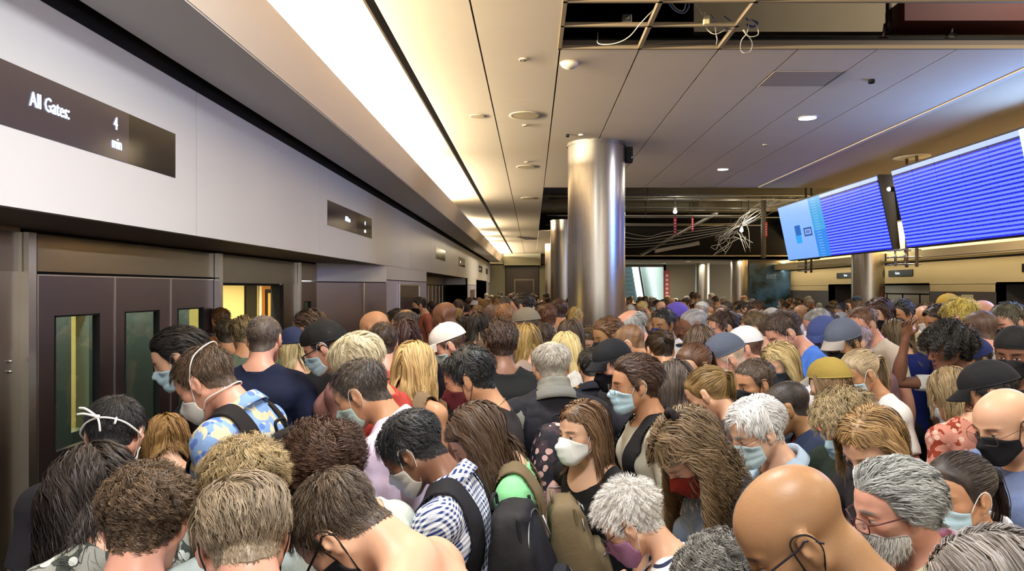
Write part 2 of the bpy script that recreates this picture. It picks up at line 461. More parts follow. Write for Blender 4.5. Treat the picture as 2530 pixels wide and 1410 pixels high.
# farther bays
fb = MB()
for a, b in ((15.0, 24.4), (28.3, 34.5)):
    fb.box(XD - .1, XD, a, b, 0, 2.37, 0); fb.box(XD - .01, XD + .01, a, b, 2.09, 2.11, 1)
    for k, y in enumerate(np.arange(a + 1.2, b - .5, .8)): fb.box(XD, XD + .012, y, y + .02, 0, 2.09, 2)
    fb.box(XD, XL, a - .02, a + .0, 0, 2.36, 0); fb.box(XD, XL, b, b + .02, 2.14, 2.36, 3); fb.box(XD, XL, b, b + .02, 0, 2.14, 0)
    fb.box(XD, XD + .006, a + 2.0, a + 2.45, .95, 1.82, 4); fb.box(XD, XD + .006, a + 2.9, a + 3.3, .95, 1.82, 4)
S(fb, 'wall_left_far', [M_steel2, M_dark, M_edge, M_white, plain('lit_pane', 'c8b070', .3)])

# ---- the train standing behind the doors
tr = empty('train_car', (-3.4, 9, 0)); tag(tr, 'grey train car behind the steel platform doors, its lit interior seen through the open doorway', 'train')
tc_ = MB(); ox = 3.4; oy = -9
def tb(mb, x0, x1, y0, y1, z0, z1, mi=0): mb.box(x0 + ox, x1 + ox, y0 + oy, y1 + oy, z0, z1, mi)
for a, b in ((1.3, 6.72), (9.35, 17.5)):
    tb(tc_, -3.45, -3.35, a, b, -.0, .95); tb(tc_, -3.45, -3.35, a, b, 1.85, 2.3)
    if a < 2: tb(tc_, -3.45, -3.35, a, 5.0, .95, 1.85); tb(tc_, -3.45, -3.35, 5.2, b, .95, 1.85)  # narrow window gap added to imitate the yellow reflection in the door glass
    else: tb(tc_, -3.45, -3.35, a, b, .95, 1.85)
tb(tc_, -3.45, -3.35, 6.7, 9.4, 2.06, 2.3)
tc_.build('car_body', plain('car_grey_green', '72786f', .5, .1), tr)
mb = MB(); tb(mb, -3.35, -3.345, 1.3, 6.7, .80, .86); mb.build('red_stripe', plain('red_stripe', 'a83230', .5), tr)
mb = MB(); tb(mb, -5.85, -5.7, 1.3, 17.5, 0, 2.3); tb(mb, -5.8, -3.4, 17.5, 17.6, 0, 2.3); tb(mb, -5.8, -3.4, 1.2, 1.3, 0, 2.3); tb(mb, -5.8, -3.35, 1.3, 17.5, 2.22, 2.3); mb.build('interior_lining', plain('train_lining', 'd9cf9f', .6), tr)
mb = MB(); tb(mb, -5.8, -3.35, 1.3, 17.5, .0, .02); mb.build('car_floor', plain('car_floor', '3a3835', .6), tr)
mb = MB(); tb(mb, -4.9, -4.4, 2, 17, 2.19, 2.22); mb.build('ceiling_light', plain('train_light', 'fff0c0', .5, emis='ffdf9a', es=4.0), tr)
mb = MB(); tb(mb, -5.71, -5.66, 13.62, 14.15, 0, 2.15); mb.build('dark_panel', M_dark, tr)
mb = MB(); mb.tube([(-5.62 + ox, 14.2 + oy, 0), (-5.62 + ox, 14.2 + oy, 2.2)], .035); mb.build('grab_pole', plain('pole_white', 'e8e4d4', .3), tr)
mb = MB(); tb(mb, -5.71, -5.63, 14.32, 15.9, 0, 2.1); dl = mb.build('door_panel', plain('orange_door', 'a86a30', .5), tr)
mb = MB(); mb.rbox(-5.64 + ox, -5.60 + ox, 14.5 + oy, 15.5 + oy, .95, 1.98, .12); mb.build('window_frame', M_dark, dl)
mb = MB(); mb.rbox(-5.62 + ox, -5.585 + ox, 14.58 + oy, 15.42 + oy, 1.03, 1.90, .10); mb.build('window_pane', plain('train_pane', 'd8b56a', .3), dl)
area_light('train_light', (-4.65, 8.5, 2.17), (0, 0, 0), .5, 12, 130, (1, .80, .45))

# ---- right side wall, light shelf, bays
rw = MB()
rw.box(9.0, 9.2, -8, 24, 2.08, 2.66, 0); rw.box(8.99, 9.2, -8, 24, 2.60, 2.64, 1)
for a, b in ((-8, 2.5), (13.35, 15.6), (20.9, 24)): rw.box(9.0, 9.2, a, b, 1.93, 2.09, 0); rw.box(9.005, 9.2, a, b, 0, 1.93, 2)
for a, b in ((2.5, 13.35), (15.6, 20.9)):
    rw.box(9.0, 9.75, a, b, 2.08, 2.12, 1); rw.box(9.7, 9.8, a, b, 0, 2.1, 3); rw.box(9.66, 9.71, a, b, 1.84, 1.87, 1)
    for k, y in enumerate(np.arange(a + .8, b - .4, .8)): rw.box(9.69, 9.71, y, y + .03, 0, 1.85, 1)
    rw.box(9.0, 9.8, a - .02, a, 0, 2.1, 2); rw.box(9.0, 9.8, b, b + .02, 0, 2.1, 2)
rw.box(9.2, 9.3, -8, 24, 2.6, 4.5, 0)
S(rw, 'wall_right', [M_cream, M_dark, plain('dark_stone', '57514f', .35, noise=.1, nscale=2), M_steel2])
sh = MB(); sh.box(8.42, 8.50, -4, 24, 2.66, 2.83, 0); sh.box(8.42, 9.1, -4, 24, 2.64, 2.67, 0)
S(sh, 'trim_11', plain('light_shelf', 'f2dfb4', .6))
rt = MB(); rt.box(8.58, 8.64, -3.5, 23.8, 2.80, 2.838)
S(rt, 'trim_12', plain('shelf_tube', 'fff2d8', .5, emis='ffe2b0', es=9))
# platform doors seen in the right-hand bays: one stands open
sg = empty('platform_door', (9.69, 15.9, 0)); tag(sg, 'open steel doorway glowing orange in the right-hand wall', 'doorway')
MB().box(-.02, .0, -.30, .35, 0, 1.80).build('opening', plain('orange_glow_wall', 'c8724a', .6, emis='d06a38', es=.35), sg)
mb = MB(); mb.box(-.05, 0, -.36, -.30, 0, 1.84); mb.box(-.05, 0, .35, .41, 0, 1.84); mb.box(-.05, 0, -.36, .41, 1.80, 1.86); mb.build('frame', M_steel2, sg)
# poster with three yellow figures, cream notice
po = empty('safety_poster', (8.995, 14.85, 1.30)); tag(po, 'brown poster with three yellow upright figures on the right-hand wall', 'poster')
MB().box(-.012, 0, -.20, .20, 0, .62).build('board', plain('poster_brown', '5a3320', .6), po)
mb = MB()
for k in range(3): mb.box(-.016, -.011, -.165 + .12 * k, -.085 + .12 * k, .12, .50)
mb.build('figure_strips', plain('poster_yellow', 'e0b83c', .6), po)
MB().box(-.016, -.011, -.18, .18, .54, .58).build('headline', plain('poster_red', 'a83828', .6), po)
po = empty('notice', (8.995, 14.25, 1.35)); tag(po, 'small cream arrow shaped notice beside the brown poster on the right-hand wall', 'notice')
MB().prism([(-.22, .30), (-.22, .52), (.14, .52), (.24, .41), (.14, .30)], 'x', -.014, 0).build('notice_board', plain('notice_cream', 'd8cfae', .6), po)
mb = MB()
for k in range(3): mb.box(-.012, -.002, -.02, .20 - .05 * k, .05 + .07 * k, .08 + .07 * k)
mb.build('text_lines', plain('notice_cream', 'd8cfae', .6), po)

# ---- steel columns
def column(x, y, r, z1, n=1):
    m = MB()
    cuts = [0] + [z for z in (1.28, 2.56) if z < z1 - .3] + [z1]
    for a, b in zip(cuts[:-1], cuts[1:]):
        m.lathe([(r, a + .004), (r, b - .004)], 0, 0, 64); m.lathe([(r - .006, a - .004), (r - .006, a + .004)], 0, 0, 64)
        m.lathe([(r - .006, b - .004), (r, b - .004)], 0, 0, 64, smooth=False)
    m.lathe([(r + .012, 0), (r + .012, .10)], 0, 0, 64); m.lathe([(r + .012, .10), (r, .10)], 0, 0, 64, smooth=False)
    m.lathe([(r + .010, z1 - .04), (r + .010, z1)], 0, 0, 64)
    o = m.build('column', M_steel); o.location = (x, y, 0); o['kind'] = 'structure'; return o
column(.82, 8.8, .365, CEIL); column(.86, 18.7, .365, CEIL); column(.90, 28.6, .365, CEIL)
column(8.05, 16.5, .365, 3.8); column(6.8, 22.6, .27, 2.93); column(6.36, 25.7, .27, 2.93)
for x, y, w_ in ((6.72, 22.25, 12), (6.28, 25.35, 8), (8.0, 15.95, 14)): area_light('column_light', (x, y, 2.88 if w_ < 14 else 3.5), (0, 0, 0), .12, .12, w_, (1, .85, .55))

# ---- information screens hung under the painted ceiling
def screen_mat(kind, seed):
    m, nt, N, L, b = new_mat('screen_' + kind)
    uv = N.new('ShaderNodeAttribute'); uv.attribute_name = 'scr'; sp = N.new('ShaderNodeSeparateXYZ'); L.new(uv.outputs['Vector'], sp.inputs[0]); x, y, z = sp.outputs
    if kind == 'list':
        rows = 22.0
        ry_ = math_(N, L, 'MULTIPLY', y, rows); fr = math_(N, L, 'FRACT', ry_); row = math_(N, L, 'FLOOR', ry_)
        band = math_(N, L, 'GREATER_THAN', fr, .46)
        base = mix_(N, L, band, lin('2430f0'), lin('7088ff'))
        cx = math_(N, L, 'MULTIPLY_ADD', x, 30.0, math_(N, L, 'MULTIPLY', row, 7.37)); cb_ = N.new('ShaderNodeCombineXYZ'); L.new(math_(N, L, 'FLOOR', cx), cb_.inputs[0]); L.new(row, cb_.inputs[1]); cb_.inputs[2].default_value = seed * 3.1
        wn = N.new('ShaderNodeTexWhiteNoise'); wn.noise_dimensions = '3D'; L.new(cb_.outputs[0], wn.inputs['Vector'])
        on = math_(N, L, 'MULTIPLY', math_(N, L, 'GREATER_THAN', wn.outputs['Value'], .34), math_(N, L, 'MULTIPLY', math_(N, L, 'GREATER_THAN', fr, .10), math_(N, L, 'LESS_THAN', fr, .40)))
        seg = math_(N, L, 'GREATER_THAN', math_(N, L, 'FRACT', cx), .18)
        base = mix_(N, L, math_(N, L, 'MULTIPLY', math_(N, L, 'MULTIPLY', on, seg), .85), base, lin('1018b4'))
        hd = math_(N, L, 'GREATER_THAN', y, .945); base = mix_(N, L, hd, base, lin('a8bcff'))
        hb = math_(N, L, 'MULTIPLY', math_(N, L, 'GREATER_THAN', y, .925), math_(N, L, 'LESS_THAN', y, .945)); base = mix_(N, L, hb, base, lin('1a1c50'))
        es = .66
    elif kind == 'teal':
        base = mix_(N, L, math_(N, L, 'GREATER_THAN', y, .45), lin('2f84e0'), lin('3f9fd8')); 
        fr = math_(N, L, 'FRACT', math_(N, L, 'MULTIPLY', y, 22.0)); t_ = math_(N, L, 'MULTIPLY', math_(N, L, 'LESS_THAN', fr, .25), math_(N, L, 'MULTIPLY', math_(N, L, 'GREATER_THAN', x, .2), math_(N, L, 'LESS_THAN', x, .6)))
        base = mix_(N, L, math_(N, L, 'MULTIPLY', t_, .4), base, lin('a8dcff')); es = .60
    else:
        base = mix_(N, L, y, lin('74a4ff'), lin('8db8fc')); es = .62 if kind == 'pale' else 7.5  # bright kind is boosted to light the left fascia
    L.new(base, b.inputs['Emission Color']); b.inputs['Emission Strength'].default_value = es
    b.inputs['Base Color'].default_value = (.01, .01, .015, 1); b.inputs['Roughness'].default_value = .25
    return m
SM = {k: screen_mat(k, i) for i, k in enumerate(('list', 'teal', 'pale', 'bright'))}
XT, XB, ZT, ZB = 5.0, 5.22, 3.625, 2.575
def bank(label, y_start, kinds, marks=None):
    """a row of portrait displays from y_start away from the camera, tilted down"""
    r = empty('departure_display', (5.15, y_start + .25 * len(kinds), ZB - .02)); tag(r, label, 'display screens', 'departure displays hanging from the ceiling')
    o = np.array(r.location)
    def pt(x, y, z): return np.array([x, y, z]) - o
    y0, y1 = y_start, y_start + .5 * len(kinds)
    c = MB(); tpoly = [(XT - .012, ZT + .02), (XT + .20, ZT + .02), (XB + .10, ZB - .02), (XB - .004, ZB - .02)]
    c.prism([(a - o[0], b_ - o[2]) for a, b_ in tpoly], 'y', y0 - .02 - o[1], y1 + .02 - o[1]); c.v = [c.v[0]]
    cs = c.build('casing', plain('screen_casing', '101012', .4), r)
    for i, k in enumerate(kinds):
        a, b_ = y0 + .5 * i + .006, y0 + .5 * (i + 1) - .006
        n = np.array([-(ZT - ZB), 0, -(XB - XT)]); n = n / np.linalg.norm(n) * .022
        P = np.array([pt(XT, b_, ZT), pt(XT, a, ZT), pt(XB, a, ZB), pt(XB, b_, ZB)])
        V = np.concatenate([P + n, P]); 
        Q = np.array([[0, 1, 2, 3], [4, 7, 6, 5], [0, 4, 5, 1], [1, 5, 6, 2], [2, 6, 7, 3], [3, 7, 4, 0]])
        sc = np.array([[0, 1, 0], [1, 1, 0], [1, 0, 0], [0, 0, 0]] * 2, float)
        s_ = mesh_np('screen', V, Q, mats=[SM[k]], parent=r, attrs={'scr': sc}, smooth=False)
        if marks and i in marks:
            for (u0, u1, v0, v1, col, nm) in marks[i]:
                def q(u, v): return P[0] + (P[1] - P[0]) * u + (P[3] - P[0]) * (1 - v) + n * 1.08
                W_ = np.array([q(u0, v0), q(u1, v0), q(u1, v1), q(u0, v1)]); W2 = np.concatenate([W_, W_ - n * .04])
                mesh_np(nm, W2, Q[:, ::-1], mats=[plain('mark_' + col, col, .4, emis=col, es=.5)], parent=s_, smooth=False)
    return r
bank('big bank of bright blue departure list screens nearest the camera', 5.55, ['bright', 'bright', 'bright', 'list', 'list', 'list', 'list', 'list'])  # near bright screens, mostly out of view, added as fill for the fascia
bank('farther display bank with pale map screens at its left end', 9.96, ['list', 'list', 'list', 'list', 'teal', 'pale', 'pale', 'pale'],
     {6: [(.30, .85, .42, .60, '1f63b8', 'logo_block'), (.25, .80, .28, .42, '2f9cf0', 'logo_block')], 5: [(.10, .85, .50, .53, '2f4f90', 'logo_bar'), (.10, .85, .38, .41, '2f4f90', 'logo_bar'), (.10, .20, .41, .50, '2f4f90', 'logo_bar'), (.75, .85, .41, .50, '2f4f90', 'logo_bar'), (.30, .65, .43, .48, '5a78b8', 'logo_bar')]})
def hanger(y, label, zt):
    r = empty('screen_hanger', (5.36, y, 2.30)); tag(r, label, 'hanger frame', 'steel hanger frames of the displays')
    for dy in (-.13, .13):
        MB().tube([(0, dy, 0), (0, dy, zt - 2.30)], .022, n=10).build('pole', M_steel2, r)
        MB().tube([(-.16, dy, .02), (-.16, dy, .26)], .018, n=8).build('short_pole', M_steel2, r)
    for z in (.04, .14, .24):
        mb = MB(); mb.tube([(-.22, -.24, z), (-.22, .24, z)], .011, n=8); mb.build('crossbar', M_edge, r)
        for dy in (-.13, .13): MB().tube([(-.24, dy, z), (.06, dy, z)], .009, n=8).build('crossbar', M_edge, r)
    MB().tube([(0, 0, zt - 2.30 - .012), (0, 0, zt - 2.30)], .24, n=24).build('ceiling_rosette', plain('rosette', 'c8bca0', .6), r)
hanger(9.72, 'steel pole hanger between the two display banks', CEIL + .02)
hanger(13.2, 'steel pole hanger at the far end of the farther display bank', CEIL + .02) if False else None
def hanger2():
    r = empty('screen_hanger', (5.36, 13.35, 2.30)); tag(r, 'twin steel pole hanger at the left end of the farther display bank', 'hanger frame', 'steel hanger frames of the displays')
    for dy in (-.13, .13): MB().tube([(0, dy, 0), (0, dy, 2.12)], .022, n=10).build('pole', M_steel2, r)
    for z in (.04, .14, .24): MB().tube([(-.1, -.26, z), (-.1, .26, z)], .011, n=8).build('crossbar', M_edge, r)
hanger2()
sl = empty('spot_lamp', (5.05, 9.72, 3.40)); tag(sl, 'small lit lamp in the gap between the display banks', 'lamp')
MB().tube([(.12, 0, .0), (0, 0, 0)], .035, n=14).build('lamp_housing', M_dark, sl); mb = MB(); mb.lathe([(.0, -.03), (.022, -.02), (.028, 0), (.022, .02), (0, .03)], -.01, 0, 12); mb.build('bulb', plain('lamp_white', 'ffffff', .5, emis='ffffff', es=12), sl)

# ---- signs in the fascia
def text_obj(txt, size, M, mat, parent, name='lettering', ext=.002, align_='LEFT', squeeze=1.0):
    cu = bpy.data.curves.new(name, 'FONT'); cu.body = txt; cu.size = size; cu.extrude = ext; cu.align_x = align_; cu.resolution_u = 2
    tmp = bpy.data.objects.new(name, cu); COL.objects.link(tmp)
    dg = bpy.context.evaluated_depsgraph_get(); me = bpy.data.meshes.new_from_object(tmp.evaluated_get(dg))
    COL.objects.unlink(tmp); bpy.data.objects.remove(tmp)
    me.materials.clear(); me.materials.append(mat)
    n = len(me.vertices); co = np.empty(n * 3, np.float32); me.vertices.foreach_get('co', co); co = co.reshape(-1, 3); co[:, 0] *= squeeze
    co = co @ M[:3, :3].T + M[:3, 3]; me.vertices.foreach_set('co', co.astype(np.float32).ravel()); me.update()
    o = bpy.data.objects.new(name, me); COL.objects.link(o); o.parent = parent; return o
def wallM(x, y, z, side=1):
    """text plane on a wall facing +X (side 1): reading direction +Y; facing -X: reading direction -Y"""
    M = np.eye(4)
    M[:3, 0] = (0, side, 0); M[:3, 1] = (0, 0, 1); M[:3, 2] = (side, 0, 0); M[:3, 3] = (x, y, z); return M
M_sgl = plain('sign_glass', '4c434a', .12, spec=.9); M_sgl2 = plain('sign_glass_dark', '211d1e', .10, spec=.9); M_led = plain('led_text', 'd8e8ff', .5, emis='c8dcff', es=1.4)
def fascia_sign(y0, y1, split, label, txt=None, size=.07):
    r = empty('train_sign', (XL, (y0 + y1) / 2, 2.71)); tag(r, label, 'sign', 'train time signs in the white fascia'); yc = (y0 + y1) / 2
    ym = y0 + (y1 - y0) * split
    MB().box(-.03, .004, y0 - yc, ym - yc, 0, .283).build('sign_screen', M_sgl, r)
    MB().box(-.03, .003, ym - yc, y1 - yc, 0, .283).build('dark_glass', M_sgl2, r)
    if txt:
        for t, y, z, s_, al in txt: text_obj(t, s_, wallM(.007, y - yc, z), M_led, r, squeeze=.70, align_=al)
    return r
fascia_sign(2.2, 4.43, .77, 'large dark train sign reading All Gates 4 min in the white fascia', [('All Gates:', 3.14, .125, .098, 'LEFT'), ('4', 3.79, .165, .098, 'CENTER'), ('min', 3.80, .060, .088, 'CENTER')])
fascia_sign(7.72, 9.85, .60, 'second train sign along the white fascia, small and glossy', [('All Gates', 8.45, .12, .085, 'LEFT'), ('4', 9.45, .155, .08, 'CENTER'), ('min', 9.45, .055, .07, 'CENTER')])
fascia_sign(16.4, 18.2, .6, 'third train sign along the white fascia with a pale upper half', None)
fascia_sign(21.5, 23.5, .6, 'fourth train sign along the white fascia', [('All', 22.0, .1, .1, 'LEFT')])
fascia_sign(29.6, 31.6, .6, 'fifth train sign, small and distant at the far end of the fascia', [('All', 30.2, .1, .1, 'LEFT')])
fascia_sign(34.0, 35.8, .6, 'last and smallest train sign at the far end of the fascia', None)
def rsign(y0, y1, label, txt=True):
    r = empty('train_sign', (8.998, (y0 + y1) / 2, 2.30)); tag(r, label, 'sign', 'train time signs on the right-hand wall'); h = (y1 - y0) / 2
    MB().box(-.02, 0, -h, h, 0, .15).build('sign_screen', plain('rsign_black', '14130f', .2), r)
    if txt: text_obj('Gates', .09, wallM(-.024, .22, .045, -1), plain('led_dim', 'b8c4c8', .5, emis='b0c0d0', es=1.0), r)
rsign(16.25, 17.35, 'black train sign on the cream right-hand wall beside the steel column')
rsign(18.9, 20.3, 'black train sign on the cream right-hand wall half behind the steel column')
rsign(12.0, 12.62, 'black train sign on the right-hand wall cut by the picture edge', False)
mb = MB(); mb.lathe([(.0, -.03), (.03, -.02), (.04, 0)], 0, 0, 10); o = mb.build('sensor', M_dark); o.location = (8.95, 17.4, 2.60); tag(o, 'tiny dark sensor on the cream wall above the black train sign', 'sensor')

# ---- things in the ceiling
def disc(name, label, px, py, r, mat, D=None, lit=None, h=.006, group=None, cat=None):
    D = D or (CEIL - EYE) * F_PX / (VPY - py); p = at(px, py, D)
    e = empty(name, (p[0], p[1], CEIL)); tag(e, label, cat or name.replace('_', ' '), group)
    m = MB(); m.lathe([(r, 0), (r * 1.0, -h * .6), (r * .93, -h), (r * .80, -h * .9)], 0, 0, 32); m.build('rim', mat, e)
    m = MB(); m.lathe([(r * .82, -h * .8), (r * .4, -h * .95), (0.0005, -h)], 0, 0, 32); m.build('lens' if lit else 'cover', lit or mat, e)
    return e
M_fix = plain('fixture_cream', 'cdbd9c', .5); M_lit = plain('lamp_lit', 'ffffff', .5, emis='fff6e6', es=14)
disc('downlight', 'bright round downlight in the blue-tinted ceiling, the nearer one', 1995, 291, .115, M_edge, lit=M_lit, group='lit downlights')
disc('downlight', 'bright round downlight in the panel ceiling, the smaller farther one', 1786, 418, .10, M_edge, lit=M_lit, group='lit downlights')
disc('ceiling_speaker', 'large round cream ceiling disc nearest the camera in the left panel row', 1297, 285, .17, M_fix, group='round ceiling discs', cat='ceiling speaker')
disc('ceiling_speaker', 'second round cream ceiling disc in the left panel row', 1300, 412, .15, M_fix, group='round ceiling discs', cat='ceiling speaker')
disc('ceiling_speaker', 'third round cream ceiling disc, far along the left panel row', 1305, 489, .15, M_fix, group='round ceiling discs', cat='ceiling speaker')
disc('ceiling_speaker', 'flat oval cream disc next to the light slot', 1180, 287, .085, M_fix, cat='ceiling speaker')
disc('sprinkler_cap', 'small cream sprinkler cap near the top of the panel ceiling', 1293, 146, .035, M_fix, h=.012, group='sprinkler caps')
disc('sprinkler_cap', 'small cream sprinkler cap just beyond the large ceiling disc', 1297, 309, .03, M_fix, h=.012, group='sprinkler caps')
disc('sprinkler_cap', 'small cream sprinkler cap just before the second ceiling disc', 1301, 400, .03, M_fix, h=.012, group='sprinkler caps')
disc('sprinkler_cap', 'dark little sprinkler cap left of the steel column top', 1402, 332, .022, M_dark, h=.03, group='sprinkler caps')
disc('sprinkler_cap', 'pale little sprinkler cap left of the steel column top', 1436, 332, .03, plain('cap_white', 'e8e0d0', .5), h=.02, group='sprinkler caps')
disc('sprinkler_cap', 'little dark sprinkler head right of the ceiling hatch', 2153, 197, .028, M_dark, h=.03, group='sprinkler caps')
disc('sprinkler_cap', 'little sprinkler cap between the two lit downlights', 1890, 357, .03, M_fix, h=.012, group='sprinkler caps')
e = empty('smoke_detector', (at(1407, 155, 5.62)[0], 5.62, CEIL)); tag(e, 'white domed smoke detector on the ceiling beside the opening', 'smoke detector')
MB().lathe([(.072, 0), (.072, -.015), (.062, -.03), (.035, -.045), (.0005, -.048)], 0, 0, 28).build('dome', plain('detector_white', 'e4dccb', .4), e)
MB().lathe([(.078, 0), (.078, -.008), (.07, -.01)], 0, 0, 28).build('base', M_fix, e)
ht = MB(); ht.box(2.055, 2.64, 5.835, 6.255, CEIL - .004, CEIL + .012, 0); o = ht.build('access_hatch', plain('hatch', 'b0a394', .7)); tag(o, 'beige square access hatch set in the ceiling panels', 'hatch')
for _x, _y in FILL_PANELS:
    pass
lm = empty('added_ceiling_panels', (0, 0, 3.8))
bpy.data.objects.remove(lm)
for i, (_x, _y) in enumerate(FILL_PANELS):  # frames for the added fill panels
    e = empty('ceiling_luminaire', (_x, _y, CEIL)); tag(e, 'square ceiling light panel added out of view to brighten the platform', 'ceiling light', 'added square ceiling light panels')
    MB().box(-.30, .30, -.30, .30, -.03, 0).build('frame', M_fix, e)
e = empty('speaker_box', (1.235, 8.78, 3.60)); tag(e, 'small black box fixed to the top right of the big steel column', 'box')
MB().rbox(-.045, .045, -.05, .05, 0, .20, .012).build('case', M_dark, e); MB().tube([(.03, -.052, .06), (.03, -.06, .06)], .012, n=10).build('lens', plain('lensgrey', '888', .3) if False else M_edge, e)
hl = empty('ceiling_vent', (at(1305, 588, 25.5)[0], 25.4, CEIL)); tag(hl, 'dark hole where a far ceiling panel hangs loose', 'hole')
MB().prism([(-.40, -.9), (.10, -.5), (.28, .4), (-.1, .5)], 'z', -.014, -.004).build('gap', M_dark, hl)

# ---- pipes, beams and cables in the openings
def pipe(name, label, cat, pts, r, mat, n=10, group=None):
    pts = np.array(pts, float); b = pts[0].copy(); o = MB().tube(pts - b, r, n=n).build(name, mat); o.location = b; tag(o, label, cat, group); return o
M_blk = plain('black_pipe', '1c1a1a', .5); M_cab = plain('cable_white', 'b8b2a6', .5); M_cabb = plain('cable_blue', '5d6b9c', .5); M_red = plain('red_oxide', '5a1c18', .6); M_galv = plain('galvanised', '9a978f', .4, .7)
o = MB().box(1.55, 7.1, 6.6, 7.2, 4.46, 5.3).build('concrete_beam', plain('beam_beige', 'b5a68c', .9, noise=.12, nscale=3)); tag(o, 'beige concrete beam inside the ceiling opening', 'beam'); 
bl = area_light('void_fill_light', (4.6, 4.2, 5.1), (R(55), 0, 0), 1.5, .3, 28, (1, .9, .75))  # unseen light added to brighten the beam in the void
o = MB().box(2.95, 7.1, 5.45, 5.75, 4.12, 4.30).build('red_steel_beam', M_red); tag(o, 'dark red steel beam across the top right ceiling opening', 'beam')
for k, x in enumerate((3.15, 3.4, 4.6)): pass
pipe('pipe', 'long black pipe along the back of the ceiling opening', 'pipe', [(.3, 6.1, 4.18), (7.1, 6.1, 4.18)], .055, M_blk)
pipe('pipe', 'thick dark pipe low behind the ceiling opening edge', 'pipe', [(.3, 5.6, 3.97), (7.1, 5.6, 3.97)], .03, M_galv)
pipe('pipe', 'dark vertical pipe stub hanging at the right of the ceiling opening', 'pipe', [(2.9, 5.6, 5.2), (2.9, 5.6, 4.18), (2.9, 5.6, 4.10)], .022, plain('pipe_dark_red', '2a1416', .5))
for x, y, z, lab in ((2.86, 5.62, 4.02, 'corroded red pipe clamp hanging right of the cables'), (3.42, 5.62, 4.05, 'small grey pipe clamp near the red beam')):
    e = empty('pipe_clamp', (x, y, z)); tag(e, lab, 'clamp')
    MB().tube([(-.03, 0, .0), (.03, 0, .0)], .035, n=12).build('ring', M_red if x < 3 else M_galv, e); MB().tube([(0, 0, 0), (.02, 0, .14)], .010, n=8).build('bolt', M_galv, e)
def hang(pts, r, mat, label, name='cable', group='loose cables in the ceiling opening', cat='cable'):
    P = np.array([at(px, py, D) for px, py, D in pts]); return pipe(name, label, cat, bez(P, 8), r, mat, 7, group)
hang([(1630, 8, 4.6), (1585, 55, 4.75), (1555, 90, 4.9), (1520, 107, 5.0), (1480, 108, 5.1), (1477, 92, 5.2), (1477, 80, 5.3)], .0038, M_cab, 'single white cable drooping across the left of the ceiling opening')
hang([(1650, 5, 4.8), (1668, 26, 4.8), (1690, 32, 4.8), (1702, 15, 4.8), (1698, 2, 4.9)], .0055, M_cabb, 'blue-grey looped cable hanging between the ceiling rails')
hang([(1655, 3, 4.85), (1672, 22, 4.85), (1688, 26, 4.85), (1695, 8, 4.85)], .0038, M_cab, 'white looped cable inside the blue-grey loop')
hang([(1740, 30, 4.8), (1745, 68, 4.9), (1765, 84, 4.9), (1790, 74, 4.9), (1795, 60, 4.9)], .004, M_cab, 'thin pale cable loop below the cable plug')
hang([(1755, 35, 4.9), (1775, 60, 4.9), (1800, 72, 4.9), (1820, 66, 4.9), (1790, 40, 5.0)], .004, M_cabb, 'thin blue cable curling between the plug and the cable bundle')
hang([(1848, 45, 4.9), (1868, 62, 4.9), (1873, 85, 4.9), (1850, 90, 4.9), (1832, 70, 4.9)], .0038, M_cab, 'white cable loop of the hanging bundle, upper part')
hang([(1850, 50, 4.9), (1846, 80, 4.9), (1832, 100, 5.0), (1830, 122, 5.1), (1840, 131, 5.1), (1855, 124, 5.1), (1858, 104, 5.0), (1842, 80, 4.9), (1830, 62, 4.9)], .0038, M_cab, 'long white cable loop dropping below the ceiling edge')
hang([(1842, 46, 4.92), (1862, 52, 4.92), (1872, 58, 4.92), (1860, 66, 4.92), (1845, 60, 4.92)], .008, plain('cable_deep_blue', '34427a', .5), 'knot of blue cable at the head of the hanging bundle')
hang([(1767, 62, 4.83), (1768, 72, 4.90), (1770, 88, 5.0), (1772, 98, 5.0), (1770, 110, 5.1)], .004, M_cab, 'short dangling cable end between the two beige rails')
hang([(1715, 4, 4.75), (1728, 24, 4.75), (1738, 38, 4.75)], .0038, M_cab, 'pale lead of the hanging plug')
pg = empty('cable_plug', tuple(at(1745, 50, 4.75))); tag(pg, 'cream cable plug hanging from a pale lead in the ceiling opening', 'plug')
MB().rbox(-.022, .022, -.015, .015, -.03, .03, .008).build('plug_body', plain('plug_cream', 'd8cc9c', .5), pg); MB().tube([(0, 0, .03), (-.008, 0, .05)], .006).build('strain_relief', M_cab, pg)
e = empty('junction_box', tuple(at(1548, 48, 4.9))); tag(e, 'small shiny metal junction box resting behind the first ceiling rail', 'junction box')
MB().rbox(-.035, .035, -.03, .03, -.03, .03, .010).build('box_body', M_edge, e); MB().tube([(0, -.032, 0), (0, -.036, 0)], .016, n=14).build('box_cover', M_galv, e)
